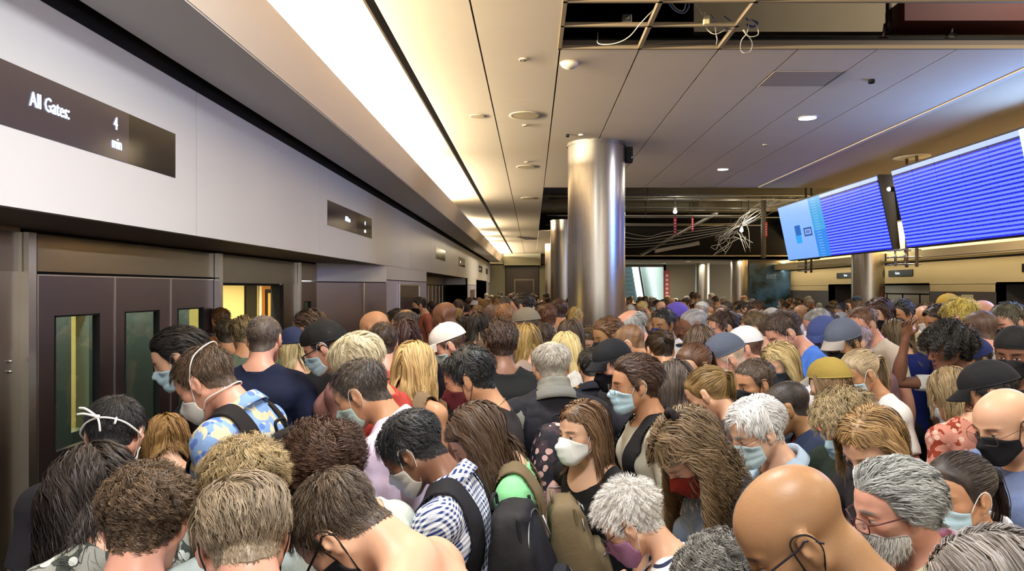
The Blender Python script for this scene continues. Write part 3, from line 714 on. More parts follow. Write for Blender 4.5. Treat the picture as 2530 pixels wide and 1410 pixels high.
# far opening: conduits
r_ = np.random.default_rng(5)
for k in range(16):
    y = 13.6 + .52 * k; z = 4.30 - .03 * (k % 5) - .10 * (k % 2) - .015 * k; x0 = .4 + (k % 3) * .7; x1 = 5.0 + (k % 4) * .75
    pipe('conduit', 'thin metal conduit running across the far open ceiling', 'conduit', [(x0, y, z), ((x0 + x1) / 2, y + .05, z - .012), (x1, y + .1, z)], .014 if k % 3 else .024, M_galv if k % 4 else M_blk, 8, 'conduits across the far ceiling opening')
for k in range(9):
    y = 14.5 + .8 * k; x = 1.2 + (k * 1.37) % 5
    pipe('hanger_rod', 'thin vertical rod hanging in the far open ceiling', 'rod', [(x, y, 4.42), (x, y, 3.9)], .010, M_blk, 6, 'hanger rods in the far ceiling opening')
for k in range(12):
    a = r_.uniform(-.25, .25, (5, 3)) * np.array([1, 1, .8]); base = np.array([[5.0, 18.8, 3.30], [5.4, 18.4, 3.6], [5.7, 17.9, 3.85], [6.1, 17.2, 4.15], [6.6, 16.4, 4.3]]) + a * .8 + np.array([0, 0, .04 * (k % 4)])
    pipe('cable', 'loose bright cable in the tangle beside the far work lamp', 'cable', bez(base, 6), .007, M_cab if k % 3 else M_galv, 6, 'tangled cables beside the far work lamp')
for k in range(8):
    a = r_.uniform(-.2, .2, (5, 3)); base = np.array([[5.1, 19, 2.98], [5.25, 19, 3.2], [5.35, 18.9, 3.45], [5.6, 18.6, 3.5], [5.7, 18.5, 3.1]]) + a
    pipe('cable', 'pale cable loop dangling from the tangle in the far open ceiling', 'cable', bez(base, 6), .008, M_cab, 6, 'dangling cable loops in the far open ceiling')
for k in range(5):
    pipe('cable', 'long thin cable slung across the far open ceiling', 'cable', bez([(1.2 + k * .3, 20.5, 3.35 + .1 * k), (2.6 + k * .2, 20.4, 3.22 + .08 * k), (4.0, 20.2, 3.30 + .09 * k), (5.6, 19.6, 3.6 + .05 * k)], 8), .012, M_cab if k % 2 else M_galv, 6, 'slung cables in the far open ceiling')
pipe('duct', 'flexible pale duct lying low in the far open ceiling', 'duct', bez([(3.7, 20.8, 3.12), (4.2, 20.8, 3.22), (4.7, 20.7, 3.30), (5.0, 20.6, 3.36)], 8), .06, M_cab, 12)
pipe('support_post', 'grey steel post in the far open ceiling beside the screens', 'post', [(5.78, 17.2, 2.75), (5.78, 17.2, 4.4)], .06, plain('post_grey', '6c6558', .7), 12)
pipe('conduit', 'diagonal metal ladder tray in the far open ceiling', 'tray', [(3.4, 21.5, 3.05), (5.0, 18.6, 4.05)], .05, M_galv, 6)
def work_lamp(px, py, D, label, tagw=None):
    p = at(px, py, D); e = empty('work_lamp', tuple(p)); tag(e, label, 'lamp', 'bare work lamps in the far ceiling opening')
    MB().lathe([(.0005, -.055), (.030, -.045), (.045, -.015), (.040, .015), (.022, .04), (.018, .05)], 0, 0, 16).build('bulb', plain('bulb_lit', 'ffffff', .5, emis='fffdf2', es=30), e)
    MB().lathe([(.03, .04), (.05, .07), (.03, .13), (.006, .15)], 0, 0, 16).build('socket', M_blk, e); MB().tube([(0, 0, .15), (0, 0, 4.42 - p[2])], .008).build('cord', M_blk, e)
    l = bpy.data.lights.new('bulb_light', 'POINT'); l.energy = 16; l.shadow_soft_size = .05; l.color = (1, .96, .85); o = bpy.data.objects.new('bulb_light', l); COL.objects.link(o); o.location = (p[0], p[1] - .12, p[2] - .02)
work_lamp(1668, 522, 16.0, 'bright bare work lamp hanging in the middle of the far ceiling opening'); work_lamp(1832, 568, 18.0, 'bright bare work lamp beside the cable tangle')
def warn_tag(px, y0, y1, D, w, label):
    p = at(px, y1, D); h = (y1 - y0) / F_PX * D; e = empty('warning_tag', tuple(p)); tag(e, label, 'tag', 'red tags in the far ceiling opening')
    MB().box(-w, w, -.004, .004, 0, h).build('tag_strip', plain('tag_red', 'c02a3c', .6), e); mb = MB()
    for k in range(5): mb.box(-w * .5, w * .5, -.007, -.003, h * (.12 + .17 * k), h * (.20 + .17 * k))
    mb.build('tag_marks', plain('tag_white', 'e8d8d8', .6), e)
    MB().tube([(0, 0, h), (0, 0, 4.42 - p[2])], .004, n=5).build('cord', M_blk, e)
warn_tag(1668, 537, 580, 15.7, .035, 'long red and white tag hanging under the middle work lamp'); warn_tag(1711, 537, 570, 17, .025, 'narrower red and white tag hanging right of the middle work lamp')
warn_tag(1893, 548, 585, 16.5, .03, 'red tag on the post beside the cable tangle')
# downlights in the lower ceiling
for px, D, lab in ((1640, 25.3, 'small lit downlight in the lower ceiling above the escalator'), (1700, 23.4, 'small lit downlight in the front edge of the lower ceiling')):
    p = at(px, 0, D); e = empty('downlight', (p[0], D, 2.93)); tag(e, lab, 'downlight', 'small downlights of the lower ceiling'); MB().lathe([(.09, 0), (.085, -.02), (.07, -.02)], 0, 0, 20).build('rim', M_edge, e); MB().lathe([(.07, -.014), (.0005, -.018)], 0, 0, 20).build('lens', M_lit, e)
area_light('lower_ceiling_light', (5.2, 24.3, 2.90), (0, 0, 0), 3, .3, 60, (1, .92, .75))

# ---- escalator alcove
al = MB(); al.box(3.4, 5.2, 33.0, 33.1, 0, 7.0, 0); al.box(3.35, 3.45, 27, 33.1, 0, 7.0, 0); al.box(5.15, 5.25, 27, 33.1, 0, 7.0, 0); al.box(3.4, 5.2, 27, 27.15, 2.9, 7, 0)
S(al, 'wall_escalator', plain('alcove_pale', 'c4cdca', .6))
es = empty('escalator', (4.2, 27.6, 0)); tag(es, 'escalator rising behind the crowd between white glowing balustrades', 'escalator')
st = MB()
for k in range(22): st.box(-.42, .22, .2 * k, .2 * k + .22, 0 if k < 1 else .19 * (k - 1), .19 * k + .19)
st.build('steps', plain('escalator_steps', '3c4a4e', .5, .4), es)
for sx in (-.56, .36):
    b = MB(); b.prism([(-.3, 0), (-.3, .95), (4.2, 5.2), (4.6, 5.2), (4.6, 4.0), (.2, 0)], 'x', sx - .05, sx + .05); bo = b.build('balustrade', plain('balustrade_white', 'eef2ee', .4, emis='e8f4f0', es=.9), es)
    MB().tube([(sx, -.3, .98), (sx, 4.2, 5.23)], .04, n=8).build('handrail', M_dark, bo)
area_light('escalator_light', (4.2, 31.5, 6.6), (R(-20), 0, 0), 1.4, 1.4, 160, (.9, 1, .97))
bn = empty('banner', (5.28, 26.98, .9)); tag(bn, 'narrow vertical red and white banner beside the escalator', 'banner'); MB().box(-.10, .10, -.02, 0, 0, 1.80).build('cloth', plain('banner_red', 'b8504c', .6), bn)
mb = MB()
for k in range(9): mb.box(-.045, .045, -.026, -.019, .20 + .17 * k, .28 + .17 * k)
mb.build('banner_marks', plain('banner_white', 'e8d2cc', .6), bn)
# glass-fronted wall poster with EXIT
wx = MB(); wx.box(7.3, 9.4, 24.0, 24.2, 0, 2.95); S(wx, 'wall_back_right', M_back)
gp = empty('wall_poster', (8.28, 23.99, .9)); tag(gp, 'large blue landscape poster with the word EXIT on the back wall', 'poster')
def poster_mat():
    m, nt, N, L, b = new_mat('poster_blue'); tc = N.new('ShaderNodeTexCoord'); no = N.new('ShaderNodeTexNoise'); no.inputs['Scale'].default_value = 2.2; no.inputs['Detail'].default_value = 3
    L.new(tc.outputs['Object'], no.inputs['Vector']); cr = N.new('ShaderNodeValToRGB'); e = cr.color_ramp.elements; e[0].position = .38; e[0].color = lin('2a3a34'); e[1].position = .6; e[1].color = lin('5a86b4'); x = e.new(.48); x.color = lin('486c88')
    L.new(no.outputs['Fac'], cr.inputs[0]); L.new(cr.outputs[0], b.inputs['Base Color']); b.inputs['Roughness'].default_value = .25; return m
MB().box(-.72, .70, -.02, 0, 0, 1.98).build('print', poster_mat(), gp)
M = np.eye(4); M[:3, 0] = (1, 0, 0); M[:3, 1] = (0, 0, 1); M[:3, 2] = (0, -1, 0); M[:3, 3] = (-.12, -.026, 1.44)
text_obj('EXIT', .21, M, plain('exit_letters', 'a8c0c4', .5, emis='c0d4dc', es=.08), gp, squeeze=.8)
# ------------------------------------------------------------------ human figures: one smooth surface from a blended distance field
HC = np.array([0.0, 0.020, 1.630])          # head centre (ear canal) in the rest pose; figure faces +Y, 1.75 m tall
def sd_ell(X, Y, Z, c, r):
    x, y, z = (X - c[0]) / r[0], (Y - c[1]) / r[1], (Z - c[2]) / r[2]
    k0 = np.sqrt(x * x + y * y + z * z) + 1e-9
    k1 = np.sqrt((x / r[0]) ** 2 + (y / r[1]) ** 2 + (z / r[2]) ** 2) + 1e-9
    return k0 * (k0 - 1) / k1
def sd_cone(X, Y, Z, a, b, ra, rb):
    ba = [b[i] - a[i] for i in range(3)]; L2 = sum(t * t for t in ba)
    px, py, pz = X - a[0], Y - a[1], Z - a[2]
    h = np.clip((px * ba[0] + py * ba[1] + pz * ba[2]) / L2, 0, 1)
    return np.sqrt((px - ba[0] * h) ** 2 + (py - ba[1] * h) ** 2 + (pz - ba[2] * h) ** 2) - (ra + (rb - ra) * h)
def smin(a, b, k):
    h = np.clip(.5 + .5 * (b - a) / k, 0, 1)
    return b * (1 - h) + a * h - k * h * (1 - h)

def head_prims():
    P = []
    def E(c, r, k=.012, op='+', off=HC): P.append((op, 'e', tuple(np.array(c) + off), r, None, None, k))
    def C(a, b, ra, rb, k=.012, op='+', off=HC): P.append((op, 'c', tuple(np.array(a) + off), tuple(np.array(b) + off), ra, rb, k))
    E((0, -.014, .040), (.074, .098, .080), .01)
    E((0, .030, .036), (.062, .058, .060), .03)
    E((0, .036, -.020), (.058, .052, .062), .03)
    E((0, .046, -.066), (.040, .045, .040), .02)
    for s in (-1, 1):
        C((s * .054, -.004, -.040), (s * .020, .072, -.096), .017, .014, .03)
        E((s * .044, .052, -.014), (.020, .022, .017), .02)
        C((s * .012, .088, .024), (s * .046, .070, .024), .0085, .007, .014)
    E((0, .078, -.098), (.020, .017, .016), .016)
    for s in (-1, 1): E((s * .032, .100, .004), (.019, .019, .012), .014, '-')
    for s in (-1, 1): E((s * .031, .0765, .003), (.0145, .0125, .0125), .003)
    C((0, .092, .016), (0, .108, -.024), .0065, .0105, .010)
    E((0, .112, -.027), (.0105, .011, .010), .006)
    for s in (-1, 1):
        E((s * .0125, .100, -.032), (.0085, .011, .008), .005)
        E((s * .007, .106, -.041), (.0038, .006, .004), .003, '-')
    E((0, .0945, -.0555), (.023, .0095, .0055), .005)
    E((0, .0925, -.0665), (.019, .0095, .0060), .005)
    E((0, .1045, -.0610), (.026, .005, .0012), .003, '-')
    for s in (-1, 1):                                     # ears: rim, lobe, hollow
        E((s * .0800, -.010, .004), (.0085, .0185, .030), .006)
        E((s * .0765, -.002, -.024), (.0070, .010, .012), .008)
        E((s * .0890, -.005, .004), (.0065, .0115, .020), .004, '-')
        E((s * .0840, .004, -.004), (.005, .006, .008), .004)
    return P
def neck_prims(sex):
    P = []
    r = .058 if sex == 'm' else .049
    P.append(('+', 'c', (0, -.010, 1.590), (0, -.032, 1.460), r * .93, r, .025))
    P.append(('+', 'e', (0, .022, 1.525), (.012, .014, .018), None, None, .02))
    return P
S_J, E_J, W_J = np.array([.178, -.018, 1.405]), np.array([.232, -.028, 1.120]), np.array([.262, .008, .868])
def body_prims(sex):
    P = []
    def E(c, r, k=.03): P.append(('+', 'e', c, r, None, None, k))
    def C(a, b, ra, rb, k=.03): P.append(('+', 'c', tuple(a), tuple(b), ra, rb, k))
    m = sex == 'm'
    E((0, -.002, 1.300), (.165 if m else .148, .112 if m else .102, .170))
    E((0, -.016, 1.385), (.158 if m else .140, .088, .085), .05)
    E((0, .004, 1.090), (.142 if m else .122, .102 if m else .090, .160), .06)
    E((0, -.010, .935), (.162 if m else .168, .118, .120), .06)
    for s in (-1, 1):
        E((s * .072, -.070, .900), (.080, .075, .085), .04)
        C((s * .025, -.038, 1.475), (s * .150, -.026, 1.432), .044, .038, .045)
        E((s * .080, -.075, 1.350), (.070, .035, .080), .05)
        if m: E((s * .075, .072, 1.325), (.072, .040, .055), .04)
        else: E((s * .070, .082, 1.290), (.058, .055, .055), .035)
        sj = (s * S_J[0], S_J[1], S_J[2]); ej = (s * E_J[0], E_J[1], E_J[2]); wj = (s * W_J[0], W_J[1], W_J[2])
        q = 1.0 if m else .84
        E((sj[0], sj[1], sj[2]), (.058 * q, .058 * q, .062 * q), .04)
        C(sj, ej, .050 * q, .037 * q, .02)
        C(ej, wj, .039 * q, .0245 * q, .015)
        E((s * .246, -.012, 1.040), (.041 * q, .041 * q, .075), .03)
        # hand: palm, four fingers, thumb
        q = 1.0 if m else .90
        w = np.array(wj)
        def H(dx, dy, dz): return (w[0] + s * dx * q, w[1] + dy * q, w[2] - dz * q)
        C(w, H(.004, .004, .030), .024 * q, .021 * q, .012)
        E(H(.006, .006, .058), (.0155 * q, .040 * q, .046 * q), .014)
        for i, (y0, y1, L) in enumerate(((.038, .050, .066), (.016, .020, .078), (-.006, -.009, .073), (-.027, -.038, .056))):
            a = H(.006, y0, .092); k1 = H(.003, (y0 + y1) / 2, .092 + L * .5); k2 = H(-.006, y1, .092 + L)
            C(a, k1, .0092 * q, .0084 * q, .006); C(k1, k2, .0084 * q, .0068 * q, .003)
        C(H(.002, .030, .030), H(-.006, .062, .058), .013 * q, .0105 * q, .010)
        C(H(-.006, .062, .058), H(-.012, .070, .090), .0100 * q, .0080 * q, .004)
        # leg and foot
        C((s * .088, -.004, .900), (s * .096, .010, .500), .088, .056, .03)
        C((s * .096, .008, .500), (s * .098, -.018, .085), .053, .036, .02)
        E((s * .098, -.030, .350), (.050, .054, .110), .04)
        C((s * .098, -.040, .040), (s * .104, .120, .030), .038, .030, .02)
        E((s * .106, .130, .028), (.042, .060, .026), .02)
    return P

def prim_val(p, X, Y, Z):
    return sd_ell(X, Y, Z, p[2], p[3]) if p[1] == 'e' else sd_cone(X, Y, Z, p[2], p[3], p[4], p[5])
def eval_points(prims, Q):
    X, Y, Z = Q[:, 0], Q[:, 1], Q[:, 2]
    f = np.full(len(Q), 1.0)
    for p in prims:
        v = prim_val(p, X, Y, Z)
        f = smin(f, v, p[6]) if p[0] == '+' else -smin(-f, v, p[6])
    return f

def surface_nets(f, xs, ys, zs):
    s = f < 0
    nx, ny, nz = f.shape
    cs = (nx - 1, ny - 1, nz - 1); nc = cs[0] * cs[1] * cs[2]
    def cid(i, j, k): return (i * cs[1] + j) * cs[2] + k
    ids, pts, quads = [], [], []
    ax = (xs, ys, zs)
    for a in range(3):
        sl0 = [slice(None)] * 3; sl1 = [slice(None)] * 3
        sl0[a] = slice(0, -1); sl1[a] = slice(1, None)
        cr = np.argwhere(s[tuple(sl0)] != s[tuple(sl1)])
        b, c = [(1, 2), (2, 0), (0, 1)][a]
        ok = (cr[:, b] > 0) & (cr[:, b] < f.shape[b] - 1) & (cr[:, c] > 0) & (cr[:, c] < f.shape[c] - 1)
        cr = cr[ok]
        hi = cr.copy(); hi[:, a] += 1
        f0 = f[cr[:, 0], cr[:, 1], cr[:, 2]]; f1 = f[hi[:, 0], hi[:, 1], hi[:, 2]]
        t = f0 / (f0 - f1)
        P = np.stack([ax[d][cr[:, d]] for d in range(3)], 1).astype(float)
        P[:, a] += t * (ax[a][hi[:, a]] - ax[a][cr[:, a]])
        cells = []
        for db, dc in ((-1, -1), (0, -1), (0, 0), (-1, 0)):
            q = cr.copy(); q[:, b] += db; q[:, c] += dc
            cells.append(cid(q[:, 0], q[:, 1], q[:, 2]))
        for q in cells: ids.append(q); pts.append(P)
        Q = np.stack(cells, 1)
        Q[f0 > 0] = Q[f0 > 0][:, ::-1]
        quads.append(Q)
    ids = np.concatenate(ids); pts = np.concatenate(pts); quads = np.concatenate(quads)
    u, inv = np.unique(ids, return_inverse=True)
    cnt = np.bincount(inv)
    V = np.stack([np.bincount(inv, pts[:, d]) / cnt for d in range(3)], 1)
    return V, np.searchsorted(u, quads)

def normals(V, Q):
    n = np.cross(V[Q[:, 2]] - V[Q[:, 0]], V[Q[:, 3]] - V[Q[:, 1]])
    N = np.stack([sum(np.bincount(Q[:, k], n[:, d], len(V)) for k in range(4)) for d in range(3)], 1)
    return N / (np.linalg.norm(N, axis=1)[:, None] + 1e-12)

def lap(V, E, it=1, lam=.5, fix=None):
    n = len(V); a, b = E[:, 0], E[:, 1]
    deg = (np.bincount(a, minlength=n) + np.bincount(b, minlength=n)).astype(float); deg[deg == 0] = 1
    V = V.copy()
    for _ in range(it):
        A = np.stack([(np.bincount(a, V[b, d], n) + np.bincount(b, V[a, d], n)) / deg for d in range(3)], 1)
        W = V + lam * (A - V)
        if fix is not None: W[fix] = V[fix]
        V = W
    return V
def edges_of(Q):
    E = np.concatenate([Q[:, [0, 1]], Q[:, [1, 2]], Q[:, [2, 3]], Q[:, [3, 0]]])
    return np.unique(np.sort(E, 1), axis=0, return_counts=True)

def ax_rng(*segs):
    out = []
    for a, b, d in segs:
        n = max(1, int(round((b - a) / d))); out.append(np.linspace(a, b, n, endpoint=False))
    out.append(np.array([segs[-1][1]]))
    return np.concatenate(out)

class Template:
    def __init__(s, sex, lod):
        q = (1.1, 1.9, 3.2)[lod]
        fine = .0042 * q; mid = .0085 * q; hand = .0046 * q
        side = [(.105, .215, mid), (.215, .315, hand)]
        xs = ax_rng((-.335, -.315, mid), (-.315, -.215, hand), (-.215, -.105, mid), (-.105, .105, fine), (.105, .215, mid), (.215, .315, hand), (.315, .335, mid))
        ys = ax_rng((-.19, -.13, mid), (-.13, .145, fine), (.145, .215, mid))
        zs = ax_rng((-.02, .14, mid * 1.5), (.14, .66, mid * 3.2), (.66, .87, hand), (.87, 1.12, mid * 1.6), (1.12, 1.42, mid), (1.42, 1.50, fine * 1.5), (1.50, 1.77, fine))
        X, Y, Z = xs[:, None, None], ys[None, :, None], zs[None, None, :]
        f = np.full((len(xs), len(ys), len(zs)), .2, np.float32)
        s.hp = head_prims()
        prims = neck_prims(sex) + body_prims(sex)
        prims = s.hp + prims
        for p in prims:
            if p[1] == 'e': lo = np.array(p[2]) - np.array(p[3]); hi = np.array(p[2]) + np.array(p[3])
            else:
                r = max(p[4], p[5]); lo = np.minimum(p[2], p[3]) - r; hi = np.maximum(p[2], p[3]) + r
            mg = .055
            i0, i1 = np.searchsorted(xs, [lo[0] - mg, hi[0] + mg]); j0, j1 = np.searchsorted(ys, [lo[1] - mg, hi[1] + mg]); k0, k1 = np.searchsorted(zs, [lo[2] - mg, hi[2] + mg])
            v = prim_val(p, X[i0:i1], Y[:, j0:j1], Z[:, :, k0:k1])
            g = f[i0:i1, j0:j1, k0:k1]
            f[i0:i1, j0:j1, k0:k1] = smin(g, v, p[6]) if p[0] == '+' else -smin(-g, v, p[6])
        V, Q = surface_nets(f, xs, ys, zs)
        E, _ = edges_of(Q)
        V = lap(V, E, 1, .35)
        s.V, s.Q, s.E, s.sex, s.lod = V, Q, E, sex, lod
        s.N = normals(V, Q)
        s.W = skin_weights(V)
        s.u, s.arm = arm_coord(V)
        s.fc = V[Q].mean(1)
        s.fu, s.farm = arm_coord(s.fc)

def seg_param(P, a, b):
    d = b - a; h = (P - a) @ d / (d @ d)
    q = P - a - np.clip(h, 0, 1)[:, None] * d
    return h, np.linalg.norm(q, axis=1)
def sstep(x, a, b):
    t = np.clip((x - a) / (b - a), 0, 1); return t * t * (3 - 2 * t)
def arm_coord(P):
    """u: 0 shoulder, 1 elbow, 2 wrist, >2 hand; arm: membership 0..1"""
    A = P * np.array([1, 1, 1]); A = A.copy(); A[:, 0] = np.abs(A[:, 0])
    h1, d1 = seg_param(A, S_J, E_J); h2, d2 = seg_param(A, E_J, W_J)
    Hn = W_J + np.array([-.004, .01, -.19]); h3, d3 = seg_param(A, W_J, Hn)
    dA = np.minimum(np.minimum(d1 - .045, d2 - .035), d3 - .05)
    dT = np.minimum.reduce([sd_ell(A[:, 0], A[:, 1], A[:, 2], (0, 0, 1.28), (.155, .115, .20)),
                            sd_ell(A[:, 0], A[:, 1], A[:, 2], (0, 0, 1.05), (.135, .105, .22)),
                            sd_ell(A[:, 0], A[:, 1], A[:, 2], (.04, -.02, .88), (.142, .13, .16)),
                            sd_cone(A[:, 0], A[:, 1], A[:, 2], (.09, 0, .88), (.096, .01, .5), .09, .06)])
    arm = sstep(dT - dA, -.022, .022) * sstep(A[:, 0], .095, .185) * (A[:, 2] > .55)
    arm = np.where(A[:, 2] < 1.1, (dT > dA) * 1.0 * (A[:, 2] > .6), arm)
    u = np.where(h1 < 1, h1, np.where(h2 < 0, 1.0, 1 + np.clip(h2, 0, 1)))
    u = np.where(h2 > .98, 2 + np.clip(h3, 0, 1), u)
    return u, arm
NB = 10  # 0 pelvis 1 spine 2 neck 3 head 4,5 upper arm (-x,+x) 6,7 forearm 8,9 hand
def skin_weights(P):
    n = len(P); W = np.zeros((n, NB))
    x, y, z = P.T
    u, arm = arm_coord(P)
    sp = sstep(z, .90, 1.22)
    sh = z + .55 * y
    hd = sstep(sh, 1.470, 1.565)
    nk = sstep(z + .25 * y, 1.405, 1.490)
    hd = hd * sstep(z, 1.44, 1.47)
    core = 1 - arm
    W[:, 0] = core * (1 - sp)
    W[:, 3] = core * hd
    W[:, 2] = core * np.clip(nk - hd, 0, 1) * sp
    W[:, 1] = core * sp - W[:, 3] - W[:, 2]
    fo = sstep(u, .88, 1.12); ha = sstep(u, 1.9, 2.04)
    for s in (0, 1):
        m = (x > 0) == bool(s)
        W[m, 4 + s] = (arm * (1 - fo))[m]; W[m, 6 + s] = (arm * (fo - ha))[m]; W[m, 8 + s] = (arm * ha)[m]
    W = np.clip(W, 0, None); W /= W.sum(1)[:, None] + 1e-9
    return W

def rx(a): c, s = math.cos(a), math.sin(a); return np.array([[1, 0, 0], [0, c, -s], [0, s, c]])
def ry(a): c, s = math.cos(a), math.sin(a); return np.array([[c, 0, s], [0, 1, 0], [-s, 0, c]])
def rz(a): c, s = math.cos(a), math.sin(a); return np.array([[c, -s, 0], [s, c, 0], [0, 0, 1]])
def about(Rm, p, q=None):
    M = np.eye(4); M[:3, :3] = Rm; q = p if q is None else q; M[:3, 3] = np.array(q) - Rm @ np.array(p); return M
def align(a, b):
    a = a / np.linalg.norm(a); b = b / np.linalg.norm(b); v = np.cross(a, b); c = a @ b
    K = np.array([[0, -v[2], v[1]], [v[2], 0, -v[0]], [-v[1], v[0], 0]])
    return np.eye(3) + K + K @ K / (1 + c + 1e-6)

def pose_mats(pitch=20, twist=0, roll=0, lean=3, handL=None, handR=None, elbow_out=.25):
    """bone matrices; hands are targets in metres in the figure's own frame (x right, y forward, z up)"""
    M = [np.eye(4) for _ in range(NB)]
    p, t, ro, le = map(math.radians, (pitch, twist, roll, lean))
    M[1] = about(rx(-le), (0, 0, 1.0))
    M[2] = M[1] @ about(rz(t * .4) @ rx(-p * .5), (0, -.035, 1.47))
    M[3] = M[2] @ about(rz(t * .6) @ ry(ro) @ rx(-p * .5 + le * .5), (0, -.012, 1.575))
    for s, tg in ((0, handL), (1, handR)):
        sg = -1 if s == 0 else 1
        f = np.array([sg, 1, 1])
        S, E, W = S_J * f, E_J * f, W_J * f
        l1, l2 = np.linalg.norm(E - S), np.linalg.norm(W - E)
        if tg is None:
            M[4 + s] = M[6 + s] = M[8 + s] = M[1]; continue
        T = np.linalg.inv(M[1]) @ np.array([*tg, 1.0]); T = T[:3]
        d = T - S; D = np.linalg.norm(d); Dm = min(D, (l1 + l2) * .985); d = d / D; T = S + d * Dm
        a = (l1 * l1 - l2 * l2 + Dm * Dm) / (2 * Dm); h = math.sqrt(max(l1 * l1 - a * a, 0))
        pole = np.array([sg * elbow_out, -.25, -1.0]); pole = pole - d * (pole @ d); pole /= np.linalg.norm(pole)
        E2 = S + d * a + pole * h
        R1 = align(E - S, E2 - S); R2 = align(R1 @ (W - E), T - E2) @ R1
        M[4 + s] = M[1] @ about(R1, S); M[6 + s] = M[1] @ about(R2, E, E2); M[8 + s] = M[6 + s]
    return M
def skin(P, W, M):
    out = np.zeros((len(P), 3)); Ph = np.concatenate([P, np.ones((len(P), 1))], 1)
    for b in range(NB):
        m = W[:, b] > 1e-4
        if m.any(): out[m] += W[m, b:b + 1] * (Ph[m] @ M[b][:3].T)
    return out
def apply(M, P): return P @ M[:3, :3].T + M[:3, 3]

def curl_fingers(P, u, arm, amt, q=1.0):
    """bend the fingers progressively towards the palm"""
    if amt <= 0: return P
    P = P.copy()
    m = (arm > .5) & (P[:, 2] < W_J[2] - .088 * q) & (P[:, 2] > .6)
    sgn = np.sign(P[m, 0]); t = (W_J[2] - .088 * q) - P[m, 2]; L = .08 * q
    ox = np.abs(P[m, 0]) - (W_J[0] + .004)
    K = amt / L
    th = K * t
    cx, cz = np.sin(th) / K, (1 - np.cos(th)) / K
    P[m, 2] = (W_J[2] - .088 * q) - cx - ox * np.sin(th)
    P[m, 0] = sgn * ((W_J[0] + .004) - cz + ox * np.cos(th))
    return P

def pnoise(P, f, seed=0):
    """cheap smooth pseudo-noise, about -1..1"""
    r = np.random.default_rng(seed); out = np.zeros(len(P))
    for i in range(5):
        d = r.normal(size=3); d /= np.linalg.norm(d); out += np.sin(P @ d * f * (1 + .45 * i) + r.uniform(0, 6.28)) / (1 + .35 * i)
    return out / 2.2

# ---------- hair line and hair
HLY = [-.12, -.09, -.06, -.025, -.018, .006, .012, .030, .050, .068, .10]
HLZ = [-.060, -.066, -.050, -.030, .036, .040, -.012, .012, .060, .074, .080]
def hair_d(q, recede=0., sideb=0.):
    """>0 inside the scalp hair region (q: head-local)"""
    y = q[:, 1]; z0 = np.interp(y, HLY, HLZ) + recede * sstep(y, .0, .06) * (.6 + .4 * (np.abs(q[:, 0]) > .03))
    d = q[:, 2] - z0
    ear = (np.abs(q[:, 0]) > .0765) & (np.abs(q[:, 1] + .008) < .024) & (q[:, 2] < .040)
    return np.where(ear, -1, d)

COLLIDE_HEAD = [((0, -.014, .040), (.074, .098, .080)), ((0, .034, -.01), (.062, .055, .08)), ((0, -.02, -.05), (.056, .058, .07))]
def push_out(p, h, ells, Minv, Mf, rad=True):
    q = apply(Minv, p)
    for c, r in ells:
        c = np.array(c); r = np.array(r); v = q - c
        k = np.linalg.norm(v / r, axis=1) + 1e-9
        lenv = np.linalg.norm(v, axis=1) + 1e-9
        surf = lenv / k
        need = surf + h - lenv
        m = need > 0
        q[m] += (v[m] / lenv[m][:, None]) * need[m][:, None]
    return apply(Mf, q)
BODY_ELLS = [((0, -.005, 1.30), (.185, .128, .165)), ((0, -.03, 1.43), (.135, .060, .050)), ((.17, -.015, 1.395), (.072, .068, .070)), ((-.17, -.015, 1.395), (.072, .068, .070))]
NECK_ELLS = [((0, -.022, 1.50), (.060, .060, .09))]

STYLES = {
 # L length, th thickness, flow, curl (amp, freq), clump, w ribbon width, g gravity, lift
 'buzz':   dict(L=.006, th=.003, flow='crown', curl=(0, 0), clump=0, w=.0012, g=0., n=3500, steps=2),
 'short':  dict(L=.032, th=.011, flow='crown', curl=(.0015, 5), clump=.35, w=.0016, g=.15, n=4200, steps=5),
 'side':   dict(L=.055, th=.017, flow='side', curl=(.002, 3), clump=.45, w=.0018, g=.15, n=4200, steps=7),
 'back':   dict(L=.060, th=.019, flow='back', curl=(.002, 3), clump=.45, w=.0018, g=.12, n=4200, steps=7),
 'tousled': dict(L=.055, th=.020, flow='crown', curl=(.007, 4), clump=.65, w=.0020, g=.1, n=4500, steps=8),
 'spiky':  dict(L=.038, th=.015, flow='crown', curl=(.003, 4), clump=.6, w=.0017, g=.0, n=4200, steps=6),
 'curly':  dict(L=.085, th=.036, flow='crown', curl=(.012, 9), clump=.8, w=.0022, g=.2, n=4200, steps=14),
 'bob':    dict(L=.26, th=.022, flow='part', curl=(.004, 2), clump=.45, w=.0026, g=1.0, n=3600, steps=14),
 'long':   dict(L=.46, th=.022, flow='part', curl=(.006, 2.5), clump=.5, w=.0030, g=1.0, n=3600, steps=20),
 'wavy':   dict(L=.50, th=.026, flow='part', curl=(.013, 3.5), clump=.5, w=.0024, g=1.0, n=5200, steps=24),
 'curlylong': dict(L=.50, th=.034, flow='part', curl=(.018, 9), clump=.65, w=.0024, g=1.0, n=5200, steps=28),
 'pony':   dict(L=.10, th=.012, flow='tie', curl=(.001, 2), clump=.3, w=.0018, g=.0, n=3200, steps=8),
 'bun':    dict(L=.10, th=.013, flow='tie', curl=(.001, 2), clump=.3, w=.0018, g=.0, n=3000, steps=8),
 'manelong': dict(L=.11, th=.017, flow='back', curl=(.005, 3), clump=.45, w=.0019, g=.35, n=4200, steps=12),
 'fringe': dict(L=.045, th=.012, flow='crown', curl=(.003, 3), clump=.4, w=.0018, g=.3, n=2200, steps=6),
}
